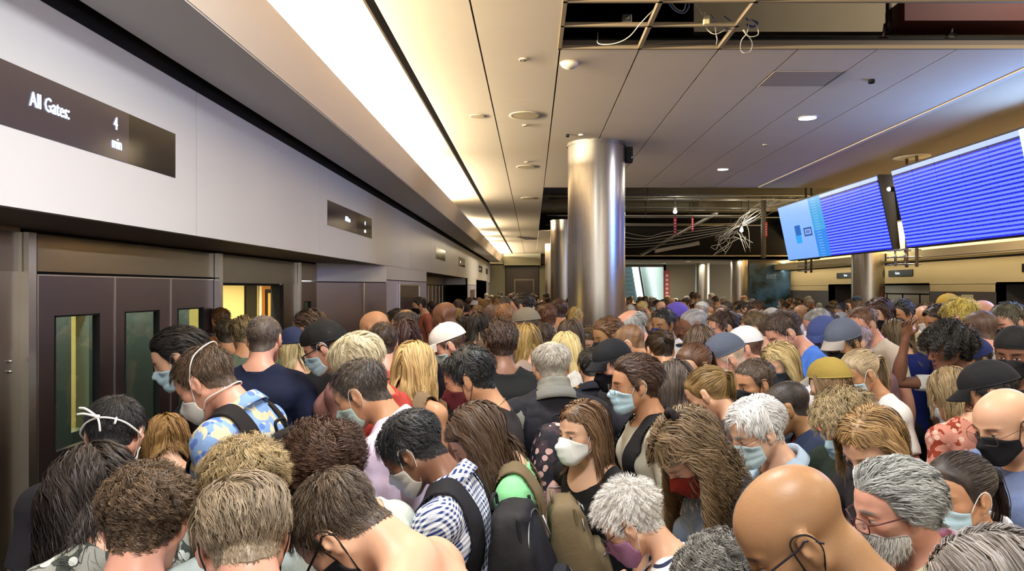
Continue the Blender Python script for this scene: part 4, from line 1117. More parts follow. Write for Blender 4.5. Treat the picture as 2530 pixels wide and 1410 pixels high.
def make_hair(T, M, st, color_seed, dens, recede=0., baldtop=0., seed=1, tie=None, taillen=.28, L=None, hat=False):
    def hk(z): return (1 - .88 * sstep(z, .02, .05)) if hat else 1.0
    S = dict(STYLES[st]);
    if L: S['L'] = L
    r = np.random.default_rng(seed)
    Mh = M[3]; Mhi = np.linalg.inv(Mh)
    q = T.V - HC
    fq = T.fc - HC
    def region(q):
        d = hair_d(q, recede)
        if baldtop > 0:
            top = np.linalg.norm((q - np.array([0, .025, .12])) / np.array([.075, .115, .085]), axis=1)
            d = np.minimum(d, (top - baldtop) * .08)
        return d
    fd = region(fq); fsel = (fd > 0) & (T.fc[:, 2] > 1.5) & (T.farm < .5)
    faces = T.Q[fsel]
    used = np.unique(faces); rem = -np.ones(len(T.V), int); rem[used] = np.arange(len(used))
    Qc = rem[faces]; Vc = T.V[used]; Nc = T.N[used]
    E, cnt = edges_of(Qc); be = E[cnt == 1]
    bv = np.unique(be)
    Vc2 = lap(Vc, be, 4, .5); Vc[bv] = Vc2[bv]
    Nc = lap(Nc, E, 6, .6); Nc /= np.linalg.norm(Nc, axis=1)[:, None]
    dv = region(Vc - HC); tp = sstep(dv, -.002, .022)
    z = (Vc - HC)[:, 2]
    topf = .45 + .55 * sstep(z, -.02, .075)
    if S['flow'] in ('part',): topf = topf * 0 + .9
    thv = S['th'] * (.38 if dens > 0 else .95) * topf * tp * hk(z) + .0012
    amp = {0: .0}.get(0)
    nz = pnoise(Vc, 90 if st in ('curly', 'tousled', 'curlylong') else 60, seed)
    thv = thv * (1 + (.35 if st in ('curly', 'tousled', 'spiky', 'curlylong') else .12) * nz)
    Cv = Vc + Nc * thv[:, None]
    Cv = apply(Mh, Cv)
    VV = [Cv]; QQ = [Qc]; RN = [np.clip(.35 + .3 * pnoise(Vc * np.array([1, 1, .4]), 220, seed + 3), 0, 1)]
    off = len(Cv)
    groups = []
    if dens > 0:
        # roots
        A = np.linalg.norm(np.cross(Vc[Qc[:, 2]] - Vc[Qc[:, 0]], Vc[Qc[:, 3]] - Vc[Qc[:, 1]]), axis=1)
        n = int(S['n'] * dens)
        fi = r.choice(len(Qc), n, p=A / A.sum())
        b = r.dirichlet([1, 1, 1, 1], n)
        root = (Vc[Qc[fi]] * b[:, :, None]).sum(1); nor = (Nc[Qc[fi]] * b[:, :, None]).sum(1)
        nor /= np.linalg.norm(nor, axis=1)[:, None]
        q0 = root - HC
        fl = S['flow']
        if tie is None: tie = np.array([0, -.118, .035])
        zt = .45 + .55 * sstep(q0[:, 2], -.02, .075)
        layer = (r.uniform(.42, 1.05, n) * S['th'] * (zt if fl != 'part' else 1) * sstep(region(root - HC), -.006, .02) + .0015) * hk(q0[:, 2])
        steps = S['steps']; Ls = S['L'] * r.uniform(.7, 1.08, n) * (zt if fl in ('crown', 'side', 'back', 'fwd') else 1)
        seg = Ls / steps
        crown = np.array([.01, -.070, .100])
        p = apply(Mh, root + nor * (layer * .75 if fl != 'tie' else .0005 * np.ones(n))[:, None])
        path = [p]
        ylim = r.uniform(.002, .034, n)
        Rh = Mh[:3, :3]
        sgn = np.sign(q0[:, 0] + .028 + r.normal(0, .004, n))
        for i in range(steps):
            ql = apply(Mhi, p) - HC
            nn = ql - np.array([0, -.01, .025]); nn /= np.linalg.norm(nn, axis=1)[:, None] + 1e-9
            if fl == 'crown': d = ql - crown
            elif fl == 'side': d = np.stack([sgn * (.9 * sstep(ql[:, 2], .05, .11) + .05), .35 * np.ones(n) - 1.1 * (ql[:, 1] < -.03), -.9 * (1 - sstep(ql[:, 2], .04, .11))], 1)
            elif fl == 'back': d = np.tile([0, -1.0, -.25], (n, 1)) + np.stack([0 * sgn, 0 * sgn, -.5 * (ql[:, 1] < -.05)], 1)
            elif fl == 'part': d = np.stack([np.sign(q0[:, 0] + .006) * .8, -.75 * np.ones(n), -.5 * np.ones(n)], 1)
            elif fl == 'tie': d = tie - ql
            dist = np.linalg.norm(d, axis=1)[:, None] + 1e-9
            d = d / dist
            if fl in ('crown', 'side', 'back', 'fwd') and st not in ('spiky', 'manelong'):     # sides and nape grow downwards
                dn = (1 - sstep(ql[:, 2], -.03, .055))[:, None] * (1 - sstep(ql[:, 1], .02, .06))[:, None]
                down = np.tile([0, -.05 if fl == 'back' else .05, -1.0], (n, 1)); down = down - nor * (down * nor).sum(1)[:, None] + nor * .12
                d = d * (1 - dn) + down * dn
            d = d - nn * (d * nn).sum(1)[:, None] * (.85 if fl != 'tie' else .5)
            d /= np.linalg.norm(d, axis=1)[:, None] + 1e-9
            lift = (.45 if fl == 'side' else .7) * math.exp(-2.2 * i / steps * 2) if fl not in ('tie', 'part') else .12
            if st == 'spiky': lift = .75
            if hat: lift *= .08
            d = d + nn * lift
            d = d @ Rh.T
            gw = S['g'] * (min(1, i / steps * 3) if fl != 'part' else 1.0)
            below = 1.0 if fl != 'part' else np.where((ql[:, 2] < .06) | (np.linalg.norm(ql[:, :2], axis=1) > .075), 1.6, .35)[:, None]
            d = d * (1 if fl != 'part' else np.where(ql[:, 2] > .0, 1.0, .15)[:, None]) + np.array([0, 0, -1.0]) * gw * below
            d /= np.linalg.norm(d, axis=1)[:, None] + 1e-9
            sg = seg[:, None]
            if fl == 'tie': sg = np.minimum(sg, dist * .5) if i < steps - 1 else sg * 0 + .001
            p = p + d * sg
            hh = layer if fl != 'tie' else layer * .7
            p = push_out(p, hh, COLLIDE_HEAD if st != 'spiky' else COLLIDE_HEAD[::2], _inv_off(Mhi), _fwd_off(Mh))
            if fl == 'part' or st == 'manelong':          # hair hangs beside the face, not over it
                qq = apply(Mhi, p) - HC
                m_ = (qq[:, 2] < .068) & (qq[:, 2] > -.15) & (qq[:, 1] > ylim) & (np.abs(qq[:, 0]) < .12)
                qq[m_, 1] -= .65 * (qq[m_, 1] - ylim[m_]); qq[m_, 0] += np.sign(q0[m_, 0] + .006) * .006
                p = np.where(m_[:, None], apply(Mh, qq + HC), p)
            if S['L'] > .12:
                p = push_out(p, layer * .6 + .012, NECK_ELLS, np.linalg.inv(M[2]), M[2])
                p = push_out(p, layer * .6 + .014, BODY_ELLS, np.linalg.inv(M[1]), M[1])
            path.append(p)
        path = np.stack(path, 1)                       # n, steps+1, 3
        groups.append((path, S['w'], nor @ Rh.T))
        if st in ('pony', 'bun'):
            m = int(900 * dens); tw = apply(Mh, (HC + tie)[None])[0]
            if st == 'pony':
                p = tw + r.normal(0, .006, (m, 3)); back = Rh @ np.array([0, -1, 0])
                path = [p]; seg = taillen / 14
                spread = r.normal(0, 1, (m, 3))
                for i in range(14):
                    d = back * max(0, 1 - i * .35) + np.array([0, 0, -1]) * (.35 + i * .25) + spread * .05
                    d /= np.linalg.norm(d, axis=1)[:, None]
                    p = p + d * seg * r.uniform(.85, 1.05, (m, 1))
                    p = push_out(p, .014, NECK_ELLS, np.linalg.inv(M[2]), M[2]); p = push_out(p, .02, BODY_ELLS, np.linalg.inv(M[1]), M[1])
                    path.append(p)
                path = np.stack(path, 1)
                ph = r.uniform(0, .6, m)[:, None]; tt = np.linspace(0, 1, 15)[None]
                wob = np.sin(tt * 9 + ph)[:, :, None] * .007 * np.array([1, .5, 0])
                groups.append((path + wob, .0032, spread * 0 + back))
            else:
                a = r.uniform(0, 6.28, m); bb = r.uniform(-1, 1, m); br = .030
                tt = np.linspace(0, 1, 9)
                ang = a[:, None] + tt[None] * 2.6
                rad = br * (1 - .35 * np.abs(bb))[:, None]
                ql = np.stack([np.cos(ang) * rad, -br * .7 + bb[:, None] * br * .75 + 0 * ang, np.sin(ang) * rad], -1) + HC + tie
                groups.append((apply(Mh, ql.reshape(-1, 3)).reshape(ql.shape), .004, (np.tile(back0(), (m, 1))) @ Rh.T))
    if st == 'bun':                                    # the solid core of the knot
        tie_ = tie if tie is not None else np.array([0, -.118, .035])
        nu, nv = 14, 9
        th, ph = np.meshgrid(np.linspace(0, 2 * math.pi, nu, endpoint=False), np.linspace(-1.5, 1.5, nv))
        Bv = np.stack([np.cos(ph) * np.cos(th) * .028, -.02 + np.cos(ph) * np.sin(th) * .026, np.sin(ph) * .028], -1).reshape(-1, 3) + HC + tie_
        Bq = np.array([[i * nu + j, i * nu + (j + 1) % nu, (i + 1) * nu + (j + 1) % nu, (i + 1) * nu + j] for i in range(nv - 1) for j in range(nu)])
        VV.append(apply(Mh, Bv)); QQ.append(Bq + off); RN.append(np.full(len(Bv), .3)); off += len(Bv)
    for path, w, nor in groups:
        n, m1 = path.shape[:2]
        t = np.linspace(0, 1, m1)
        ncl = max(6, n // 14)
        ci = r.choice(n, ncl, replace=False)
        D = ((path[:, 0][:, None] - path[ci, 0][None]) ** 2).sum(-1) if n * ncl < 4e6 else None
        cl = np.argmin(D, 1)
        cw = S['clump'] * (t ** .8)
        path = path + (path[ci[cl]] - path) * cw[None, :, None] * r.uniform(.5, 1, (n, 1, 1))
        amp, fr = S['curl']
        if amp > 0:
            cph = r.uniform(0, 6.28, ncl)[cl] + r.normal(0, .35, n); cf = fr * r.uniform(.8, 1.25, ncl)[cl]
            ca = amp * r.uniform(.6, 1.3, ncl)[cl]
            Tn = np.gradient(path, axis=1); Tn /= np.linalg.norm(Tn, axis=2)[:, :, None] + 1e-9
            u = np.cross(Tn, nor[:, None, :]); u /= np.linalg.norm(u, axis=2)[:, :, None] + 1e-9
            v = np.cross(u, Tn)
            ang = cph[:, None] + cf[:, None] * t[None] * 6.28 / 2
            env = np.minimum(1, t * 3)[None, :, None] * ca[:, None, None]
            path = path + env * (np.cos(ang)[:, :, None] * u + np.sin(ang)[:, :, None] * v * .8)
        w = w / math.sqrt(max(dens, .08)) * 1.0
        Tn = np.gradient(path, axis=1); Tn /= np.linalg.norm(Tn, axis=2)[:, :, None] + 1e-9
        ctr = apply(Mh, HC[None])[0]
        out = path - ctr; 
        side = np.cross(Tn, out); side /= np.linalg.norm(side, axis=2)[:, :, None] + 1e-9
        tw = r.normal(0, .35, n)[:, None, None]
        nn = np.cross(side, Tn); side = side * np.cos(tw) + nn * np.sin(tw)
        ww = (w * r.uniform(.6, 1.25, n))[:, None] * (1 - .82 * t[None] ** 2.2) * .5
        Aa = path + side * ww[:, :, None]; Bb = path - side * ww[:, :, None]
        Vv = np.stack([Aa, Bb], 2).reshape(n, m1 * 2, 3)
        base = (np.arange(n) * m1 * 2)[:, None]
        k = np.arange(m1 - 1)[None] * 2
        q4 = np.stack([base + k, base + k + 2, base + k + 3, base + k + 1], -1).reshape(-1, 4)
        VV.append(Vv.reshape(-1, 3)); QQ.append(q4 + off); off += n * m1 * 2
        rv = np.clip(r.uniform(0, 1, ncl)[cl] * .65 + r.uniform(0, .35, n), 0, 1)
        RN.append(np.repeat(rv, m1 * 2))
    return np.concatenate(VV), np.concatenate(QQ), np.concatenate(RN)
def back0(): return np.array([0, -1.0, 0])
def _inv_off(Mi):
    M = Mi.copy(); M[:3, 3] -= HC; return M
def _fwd_off(Mf):
    M = Mf.copy(); M[:3, 3] += Mf[:3, :3] @ HC; return M

# ---------- clothing cut from the figure's own surface
def cut(T, g, off, smooth=4, rim=.006, fold=.003, seed=0, drape=0.):
    """faces of the template where g(face centre, arm u, arm membership) > 0, lifted off the skin"""
    fs = g(T.fc, T.fu, T.farm)
    faces = T.Q[fs > 0]
    used = np.unique(faces); rem = -np.ones(len(T.V), int); rem[used] = np.arange(len(used))
    Q = rem[faces]; V = T.V[used].copy()
    E, cnt = edges_of(Q); be = E[cnt == 1]; bv = np.unique(be)
    V = lap(V, E, smooth, .5, fix=bv)
    V2 = lap(V, be, 6, .5); V[bv] = V2[bv]
    N = normals(V, Q); N = lap(N, E, 2, .5); N /= np.linalg.norm(N, axis=1)[:, None] + 1e-9
    u, arm = arm_coord(V)
    d = off(V, u, arm) if callable(off) else np.full(len(V), off)
    d = d + fold * pnoise(V * np.array([1, 1, .55]), 38, seed) + fold * .4 * pnoise(V, 95, seed + 1)
    R_ = V + N * np.maximum(d, .003)[:, None]
    if drape > 0:
        tor = (1 - arm) * sstep(1.30 - R_[:, 2], 0, .12)
        e = np.sqrt((R_[:, 0] / (.158 + drape)) ** 2 + (R_[:, 1] / (.112 + drape)) ** 2) + 1e-6
        k = np.where(e < 1, (1 / e - 1) * tor * .85, 0)
        R_[:, 0] *= 1 + k; R_[:, 1] *= 1 + k
    W = T.W[used]
    # rim: a turned-in edge
    if rim > 0 and len(be):
        n0 = len(R_); idx = -np.ones(n0, int); idx[bv] = n0 + np.arange(len(bv))
        R_ = np.concatenate([R_, R_[bv] - N[bv] * rim]); W = np.concatenate([W, W[bv]]); V = np.concatenate([V, V[bv]])
        q2 = np.stack([be[:, 0], be[:, 1], idx[be[:, 1]], idx[be[:, 0]]], 1)
        Q = np.concatenate([Q, q2])
    return R_, Q, W
# ------------------------------------------------------------------ skin, cloth and hair materials (patterns follow the rest pose)
def rest_node(N, L):
    a = N.new('ShaderNodeAttribute'); a.attribute_name = 'rest'; return a.outputs['Vector']
def ell_mask(N, L, x, y, z, c, r, soft=.25):
    """1 inside an ellipse in the face plane"""
    dx = math_(N, L, 'DIVIDE', math_(N, L, 'SUBTRACT', x, c[0]), r[0]); dz = math_(N, L, 'DIVIDE', math_(N, L, 'SUBTRACT', z, c[1]), r[1])
    d = math_(N, L, 'SQRT', math_(N, L, 'ADD', math_(N, L, 'MULTIPLY', dx, dx), math_(N, L, 'MULTIPLY', dz, dz)))
    m = N.new('ShaderNodeMapRange'); m.inputs['From Min'].default_value = 1 + soft; m.inputs['From Max'].default_value = 1 - soft
    L.new(d, m.inputs['Value'])
    front = math_(N, L, 'GREATER_THAN', y, .062 + HC[1])
    return math_(N, L, 'MULTIPLY', m.outputs[0], front)

def skin_mat(name, col, rough=.43):
    key = ('skin', name)
    if key in _mc: return _mc[key]
    m, nt, N, L, b = new_mat('skin_' + name)
    c = lin(col); v = rest_node(N, L)
    sp = N.new('ShaderNodeSeparateXYZ'); L.new(v, sp.inputs[0]); x, y, z = sp.outputs
    ax = math_(N, L, 'ABSOLUTE', x); zz = math_(N, L, 'SUBTRACT', z, float(HC[2]))
    no = N.new('ShaderNodeTexNoise'); no.inputs['Scale'].default_value = 14; no.inputs['Detail'].default_value = 4; L.new(v, no.inputs['Vector'])
    redc = (min(1, c[0] * 1.02), c[1] * .78, c[2] * .74, 1)
    base = mix_(N, L, math_(N, L, 'MULTIPLY', no.outputs['Fac'], .45), c, redc)
    cheek = ell_mask(N, L, ax, y, zz, (.038, -.022), (.030, .026), .8)
    base = mix_(N, L, math_(N, L, 'MULTIPLY', cheek, .35), base, (c[0], c[1] * .62, c[2] * .58, 1))
    lips = ell_mask(N, L, ax, y, zz, (.0, -.061), (.024, .0105), .25)
    base = mix_(N, L, math_(N, L, 'MULTIPLY', lips, .7), base, (c[0] * .75, c[1] * .42, c[2] * .42, 1))
    oi = N.new('ShaderNodeObjectInfo')
    n2 = N.new('ShaderNodeTexNoise'); n2.inputs['Scale'].default_value = 260; L.new(v, n2.inputs['Vector'])
    brow = ell_mask(N, L, ax, y, zz, (.031, .0255), (.021, .0062), .35)
    brow = math_(N, L, 'MULTIPLY', brow, math_(N, L, 'MULTIPLY_ADD', n2.outputs['Fac'], .9, .35))
    base = mix_(N, L, brow, base, oi.outputs['Color'])
    # beard shadow: jaw, chin and upper lip, strength in the object's alpha
    jaw = N.new('ShaderNodeMapRange'); jaw.inputs['From Min'].default_value = -.030; jaw.inputs['From Max'].default_value = -.050; L.new(zz, jaw.inputs['Value'])
    yf = N.new('ShaderNodeMapRange'); yf.inputs['From Min'].default_value = .015; yf.inputs['From Max'].default_value = .045; L.new(y, yf.inputs['Value'])
    lo = math_(N, L, 'GREATER_THAN', zz, -.125)
    bm = math_(N, L, 'MULTIPLY', math_(N, L, 'MULTIPLY', jaw.outputs[0], yf.outputs[0]), math_(N, L, 'MULTIPLY', lo, math_(N, L, 'SUBTRACT', 1.0, oi.outputs['Alpha'])))
    bm = math_(N, L, 'MULTIPLY', bm, math_(N, L, 'MULTIPLY_ADD', n2.outputs['Fac'], .6, .6))
    base = mix_(N, L, bm, base, oi.outputs['Color'])
    eye = ell_mask(N, L, ax, y, zz, (.0315, .0025), (.0135, .0048), .15)
    base = mix_(N, L, eye, base, (.55, .50, .46, 1))
    iris = ell_mask(N, L, ax, y, zz, (.0315, .0018), (.0058, .0045), .15)
    base = mix_(N, L, iris, base, (.02, .012, .008, 1))
    lash = ell_mask(N, L, ax, y, zz, (.0315, .0068), (.0150, .0022), .4)
    base = mix_(N, L, math_(N, L, 'MULTIPLY', lash, .85), base, (c[0] * .10, c[1] * .07, c[2] * .06, 1))
    L.new(base, b.inputs['Base Color'])
    b.inputs['Roughness'].default_value = rough
    b.inputs['Specular IOR Level'].default_value = .4
    n3 = N.new('ShaderNodeTexNoise'); n3.inputs['Scale'].default_value = 190; n3.inputs['Detail'].default_value = 3; L.new(v, n3.inputs['Vector'])
    bp = N.new('ShaderNodeBump'); bp.inputs['Strength'].default_value = .12; bp.inputs['Distance'].default_value = .002
    L.new(n3.outputs['Fac'], bp.inputs['Height']); L.new(bp.outputs['Normal'], b.inputs['Normal'])
    _mc[key] = m; return m
SKINS = {'fair': 'd4aa8c', 'pink': 'd09d86', 'tan': 'bc8e6a', 'olive': 'ab7f5f', 'brown': '7a5642', 'dark': '523828', 'pale': 'deb598', 'bronze': '9c7854'}

def hair_mat(col, rough=.5):
    key = ('hair', col)
    if key in _mc: return _mc[key]
    m, nt, N, L, b = new_mat('hair_' + col)
    c = lin(col)
    a = N.new('ShaderNodeAttribute'); a.attribute_name = 'rnd'
    dk = tuple(x * .38 for x in c[:3]) + (1,); lum = sum(c[:3]) / 3; dk = tuple(x * (.36 + .35 * min(1, lum * 2)) for x in c[:3]) + (1,); lt = tuple(min(1, x * (1.38 + .5 * max(0, .25 - abs(lum - .2)) / .25) + .006) for x in c[:3]) + (1,)
    L.new(mix_(N, L, a.outputs['Fac'], dk, lt), b.inputs['Base Color'])
    b.inputs['Roughness'].default_value = rough; b.inputs['Specular IOR Level'].default_value = .45
    _mc[key] = m; return m

def cloth_mat(col, pat=None, col2=None, col3=None, rough=.85, scale=1.0, sheen=0.0):
    key = ('cloth', col, pat, col2, col3, rough, scale)
    if key in _mc: return _mc[key]
    m, nt, N, L, b = new_mat('cloth_' + (pat or 'plain') + '_' + col)
    c = lin(col); v = rest_node(N, L)
    sp = N.new('ShaderNodeSeparateXYZ'); L.new(v, sp.inputs[0]); x, y, z = sp.outputs
    base = c
    if pat == 'check':
        s = 44 * scale
        def band(t): return math_(N, L, 'GREATER_THAN', math_(N, L, 'FRACT', math_(N, L, 'MULTIPLY', t, s)), .5)
        # angle around the body keeps the columns even on the sides
        hx = band(math_(N, L, 'MULTIPLY_ADD', x, 1.0, math_(N, L, 'MULTIPLY', y, .55))); hz = band(math_(N, L, 'MULTIPLY_ADD', y, .8, z))
        sm = math_(N, L, 'MULTIPLY', math_(N, L, 'ADD', hx, hz), .5)
        base = mix_(N, L, sm, c, lin(col2))
    elif pat == 'stripe':
        s = 46 * scale
        base = mix_(N, L, math_(N, L, 'GREATER_THAN', math_(N, L, 'FRACT', math_(N, L, 'MULTIPLY', z, s)), .68), c, lin(col2))
    elif pat in ('floral', 'camo', 'print'):
        n1 = N.new('ShaderNodeTexNoise'); n1.inputs['Scale'].default_value = 13 * scale; n1.inputs['Detail'].default_value = 2; n1.inputs['Distortion'].default_value = 1.2; L.new(v, n1.inputs['Vector'])
        n2 = N.new('ShaderNodeTexVoronoi'); n2.inputs['Scale'].default_value = 26 * scale; L.new(v, n2.inputs['Vector'])
        m1 = math_(N, L, 'GREATER_THAN', n1.outputs['Fac'], .53)
        base = mix_(N, L, m1, c, lin(col2))
        m2 = math_(N, L, 'LESS_THAN', n2.outputs['Distance'], .33)
        base = mix_(N, L, m2, base, lin(col3 or col2))
    if base is not c:
        L.new(base, b.inputs['Base Color'])
    else:
        n0 = N.new('ShaderNodeTexNoise'); n0.inputs['Scale'].default_value = 9; L.new(v, n0.inputs['Vector'])
        L.new(mix_(N, L, n0.outputs['Fac'], tuple(t * .9 for t in c[:3]) + (1,), tuple(min(1, t * 1.08) for t in c[:3]) + (1,)), b.inputs['Base Color'])
    b.inputs['Roughness'].default_value = rough
    b.inputs['Specular IOR Level'].default_value = .25
    n3 = N.new('ShaderNodeTexNoise'); n3.inputs['Scale'].default_value = 420; L.new(v, n3.inputs['Vector'])
    n4 = N.new('ShaderNodeTexNoise'); n4.inputs['Scale'].default_value = 16; n4.inputs['Detail'].default_value = 3; n4.inputs['Distortion'].default_value = .8; L.new(v, n4.inputs['Vector'])
    bp = N.new('ShaderNodeBump'); bp.inputs['Strength'].default_value = .35; bp.inputs['Distance'].default_value = .012
    L.new(math_(N, L, 'MULTIPLY_ADD', n3.outputs['Fac'], .12, n4.outputs['Fac']), bp.inputs['Height']); L.new(bp.outputs['Normal'], b.inputs['Normal'])
    _mc[key] = m; return m

# ------------------------------------------------------------------ masks, glasses, caps in head space
_shell = {}
def ray_r(theta, z, prims):
    rr = np.linspace(.18, .03, 76)
    T_, Z_ = theta.ravel(), z.ravel()
    P = np.stack([np.sin(T_)[:, None] * rr, np.cos(T_)[:, None] * rr, np.repeat(Z_[:, None], len(rr), 1)], -1).reshape(-1, 3) + HC
    f = eval_points(prims, P).reshape(len(T_), len(rr))
    ins = f < 0; i = np.argmax(ins, 1); i[~ins.any(1)] = len(rr) - 1
    i = np.clip(i, 1, None); a = np.arange(len(T_))
    f0, f1 = f[a, i - 1], f[a, i]; t = np.clip(f0 / (f0 - f1 + 1e-9), 0, 1)
    return (rr[i - 1] + t * (rr[i] - rr[i - 1])).reshape(theta.shape)
def mask_grid(kind):
    if kind in _shell: return _shell[kind]
    nt_, nv = 37, 17
    tm = R({'surgical': 62, 'kn95': 66, 'cloth': 70, 'n95': 60}[kind])
    th = np.linspace(-tm, tm, nt_); vv = np.linspace(0, 1, nv)
    TH, VV = np.meshgrid(th, vv, indexing='ij')
    a = np.abs(TH) / tm
    top = {'surgical': -.004, 'kn95': .004, 'cloth': .002, 'n95': .002}[kind]; bot = {'surgical': -.116, 'kn95': -.122, 'cloth': -.122, 'n95': -.114}[kind]
    et, eb = {'surgical': (-.024, -.088), 'kn95': (-.032, -.080), 'cloth': (-.030, -.078), 'n95': (-.040, -.080)}[kind]
    zt = top + (et - top) * a ** 1.3; zb = bot + (eb - bot) * a ** 1.6
    Z = zt + (zb - zt) * VV
    r = ray_r(TH, Z, head_prims() + neck_prims('m'))
    for j in range(1, nv): r[:, j] = np.maximum(r[:, j], r[:, j - 1] - .010)
    g = r.copy()
    for _ in range(10):
        g2 = g.copy(); g2[1:-1] = (g[:-2] + g[2:] + 2 * g[1:-1]) / 4; g2[:, 1:-1] = (g2[:, :-2] + g2[:, 2:] + 2 * g2[:, 1:-1]) / 4
        g = np.maximum(g2, r) * .7 + g2 * .3
    r = np.maximum(g, r) + .004
    mid = np.sin(np.pi * np.clip(VV, 0, 1))
    if kind == 'surgical':
        r += .006 * mid * np.exp(-(a * 1.6) ** 2) + .0022 * np.sign(np.sin(VV * 3.14 * 6)) * (1 - a ** 4) * mid
    elif kind == 'kn95':
        r += .028 * mid * np.exp(-(a * 2.6)) + .004 * mid
    elif kind == 'cloth':
        r += .012 * mid * np.exp(-(a * 2.2)) + .002 * mid
    else:
        r += .024 * mid * np.exp(-(a * 1.5) ** 2)
    P = np.stack([np.sin(TH) * r, np.cos(TH) * r, Z], -1)
    n0 = nt_ * nv
    inner = np.stack([np.sin(TH) * (r - .003), np.cos(TH) * (r - .003), Z], -1)
    V = np.concatenate([P.reshape(-1, 3), inner.reshape(-1, 3)]) + HC
    Q = []
    for i in range(nt_ - 1):
        for j in range(nv - 1):
            q = [i * nv + j, i * nv + j + 1, (i + 1) * nv + j + 1, (i + 1) * nv + j]
            Q.append(q); Q.append([x + n0 for x in q[::-1]])
    for j in range(nv - 1):
        for i in (0, nt_ - 1):
            q = [i * nv + j, i * nv + j + 1, i * nv + j + 1 + n0, i * nv + j + n0]; Q.append(q if i else q[::-1])
    for i in range(nt_ - 1):
        for j in (0, nv - 1):
            q = [i * nv + j, (i + 1) * nv + j, (i + 1) * nv + j + n0, i * nv + j + n0]; Q.append(q if j == 0 else q[::-1])
    cor = {(s, t): P[0 if s < 0 else -1, 0 if t else -1] for s in (-1, 1) for t in (0, 1)}
    _shell[kind] = (V, np.array(Q), cor); return _shell[kind]
def mb_head(mb, M):
    """move a MB built in head-local space to the posed head"""
    mb.v = [apply(M[3], v + HC) for v in mb.v]; return mb

MASKS = {  # material colour, kind, loop colour
 'blue': ('surgical', 'bcdbe8', 'f2f2f0'), 'paleblue': ('surgical', 'c9dfe3', 'f2f2f0'), 'white': ('kn95', 'f1f1ee', 'f4f4f2'), 'grey': ('surgical', 'c4bfb6', 'e8e6e0'),
 'black': ('cloth', '17171b', '151518'), 'navy': ('cloth', '1f2f6b', '151518'), 'n95': ('n95', 'e9e6dc', 'f0e6dc'), 'red': ('cloth', '8a2a20', 'a03a30'),
 'maroon': ('cloth', '5a2024', '201010'), 'purple': ('cloth', '9a6c8c', 'e8e0dc'), 'darkgrey': ('cloth', '3c4048', '222226'), 'sage': ('surgical', 'b9cfc6', 'f2e8da'), 'greycloth': ('cloth', '77757a', '444448')}
def add_mask(root, M, kind, strapped=False):
    shape, col, loopc = MASKS[kind]
    V, Q, cor = mask_grid(shape)
    mat = cloth_mat(col, rough=.8)
    o = mesh_np('face_mask', apply(M[3], V), Q, mats=[mat], parent=root, attrs={'rest': V * .6})
    lm = plain('loop_' + loopc, loopc, .8)
    if not strapped:
        for s in (-1, 1):
            mb = MB(); a = cor[(s, 1)]; b = cor[(s, 0)]
            mb.tube(bez([a, (s * .0795, .016, .020), (s * .0835, .000, .032), (s * .0850, -.020, .022), (s * .0830, -.026, .0), (s * .0790, -.018, -.024), b], 6), .0014 if kind != 'black' else .0017, n=5)
            mb_head(mb, M).build('ear_loop', lm, o)
    else:
        mb = MB()
        a, b = cor[(1, 1)], cor[(-1, 1)]
        mb.tube(bez([a, (.086, -.010, .030), (.074, -.060, .085), (.0, -.104, .105), (-.074, -.060, .085), (-.086, -.010, .030), b], 8), .0026, n=6)
        mb_head(mb, M).build('head_strap', lm, o)
        mb = MB(); a, b = cor[(1, 0)], cor[(-1, 0)]
        mb.tube(bez([a, (.074, -.010, -.060), (.052, -.072, -.064), (0, -.098, -.062), (-.052, -.072, -.064), (-.074, -.010, -.060), b], 8), .0026, n=6)
        mb_head(mb, M).build('head_strap', lm, o)
    return o
def add_glasses(root, M, col='191614', thick=.0018, shape='rect', metal=0.):
    fm = plain('frame_' + col, col, .3, metal)
    g = MB()
    for s in (-1, 1):
        t = np.linspace(0, 2 * math.pi, 28, endpoint=False)
        e = 4.0 if shape == 'rect' else 2.0
        rx_, rz_ = (.0255, .0175) if shape == 'rect' else (.0235, .0215)
        cx = s * .0335
        px = cx + rx_ * np.sign(np.cos(t)) * np.abs(np.cos(t)) ** (2 / e); pz = -.004 + rz_ * np.sign(np.sin(t)) * np.abs(np.sin(t)) ** (2 / e)
        py = .118 - .34 * np.abs(px) ** 1.05 * .75
        g.tube(np.stack([px, py, pz], 1), thick, n=6, closed=True)
    g.tube(bez([(-.0095, .1155, .002), (0, .1185, .006), (.0095, .1155, .002)], 5), thick, n=6)
    o = mb_head(g, M).build('glasses', fm, root)
    for s in (-1, 1):
        t_ = MB(); t_.tube(bez([(s * .0585, .101, .004), (s * .0745, .082, .008), (s * .0835, .010, .012), (s * .0845, -.012, .016), (s * .083, -.032, -.006)], 6), thick * 1.15, n=6)
        mb_head(t_, M).build('temple', fm, o)
        l = MB(); n_ = 20; t = np.linspace(0, 2 * math.pi, n_, endpoint=False); e = 4.0 if shape == 'rect' else 2.0
        rx_, rz_ = (.0245, .0168) if shape == 'rect' else (.0226, .0206)
        px = s * .0335 + rx_ * np.sign(np.cos(t)) * np.abs(np.cos(t)) ** (2 / e); pz = -.004 + rz_ * np.sign(np.sin(t)) * np.abs(np.sin(t)) ** (2 / e); py = .118 - .255 * np.abs(px)
        V = np.concatenate([np.stack([px, py, pz], 1), np.stack([px, py - .0012, pz], 1)])
        l.add(V, [tuple(range(n_)), tuple(range(2 * n_ - 1, n_ - 1, -1))] + [(i, (i + 1) % n_, n_ + (i + 1) % n_, n_ + i) for i in range(n_)])
        mb_head(l, M).build('lens', lens_mat(), o)
    return o
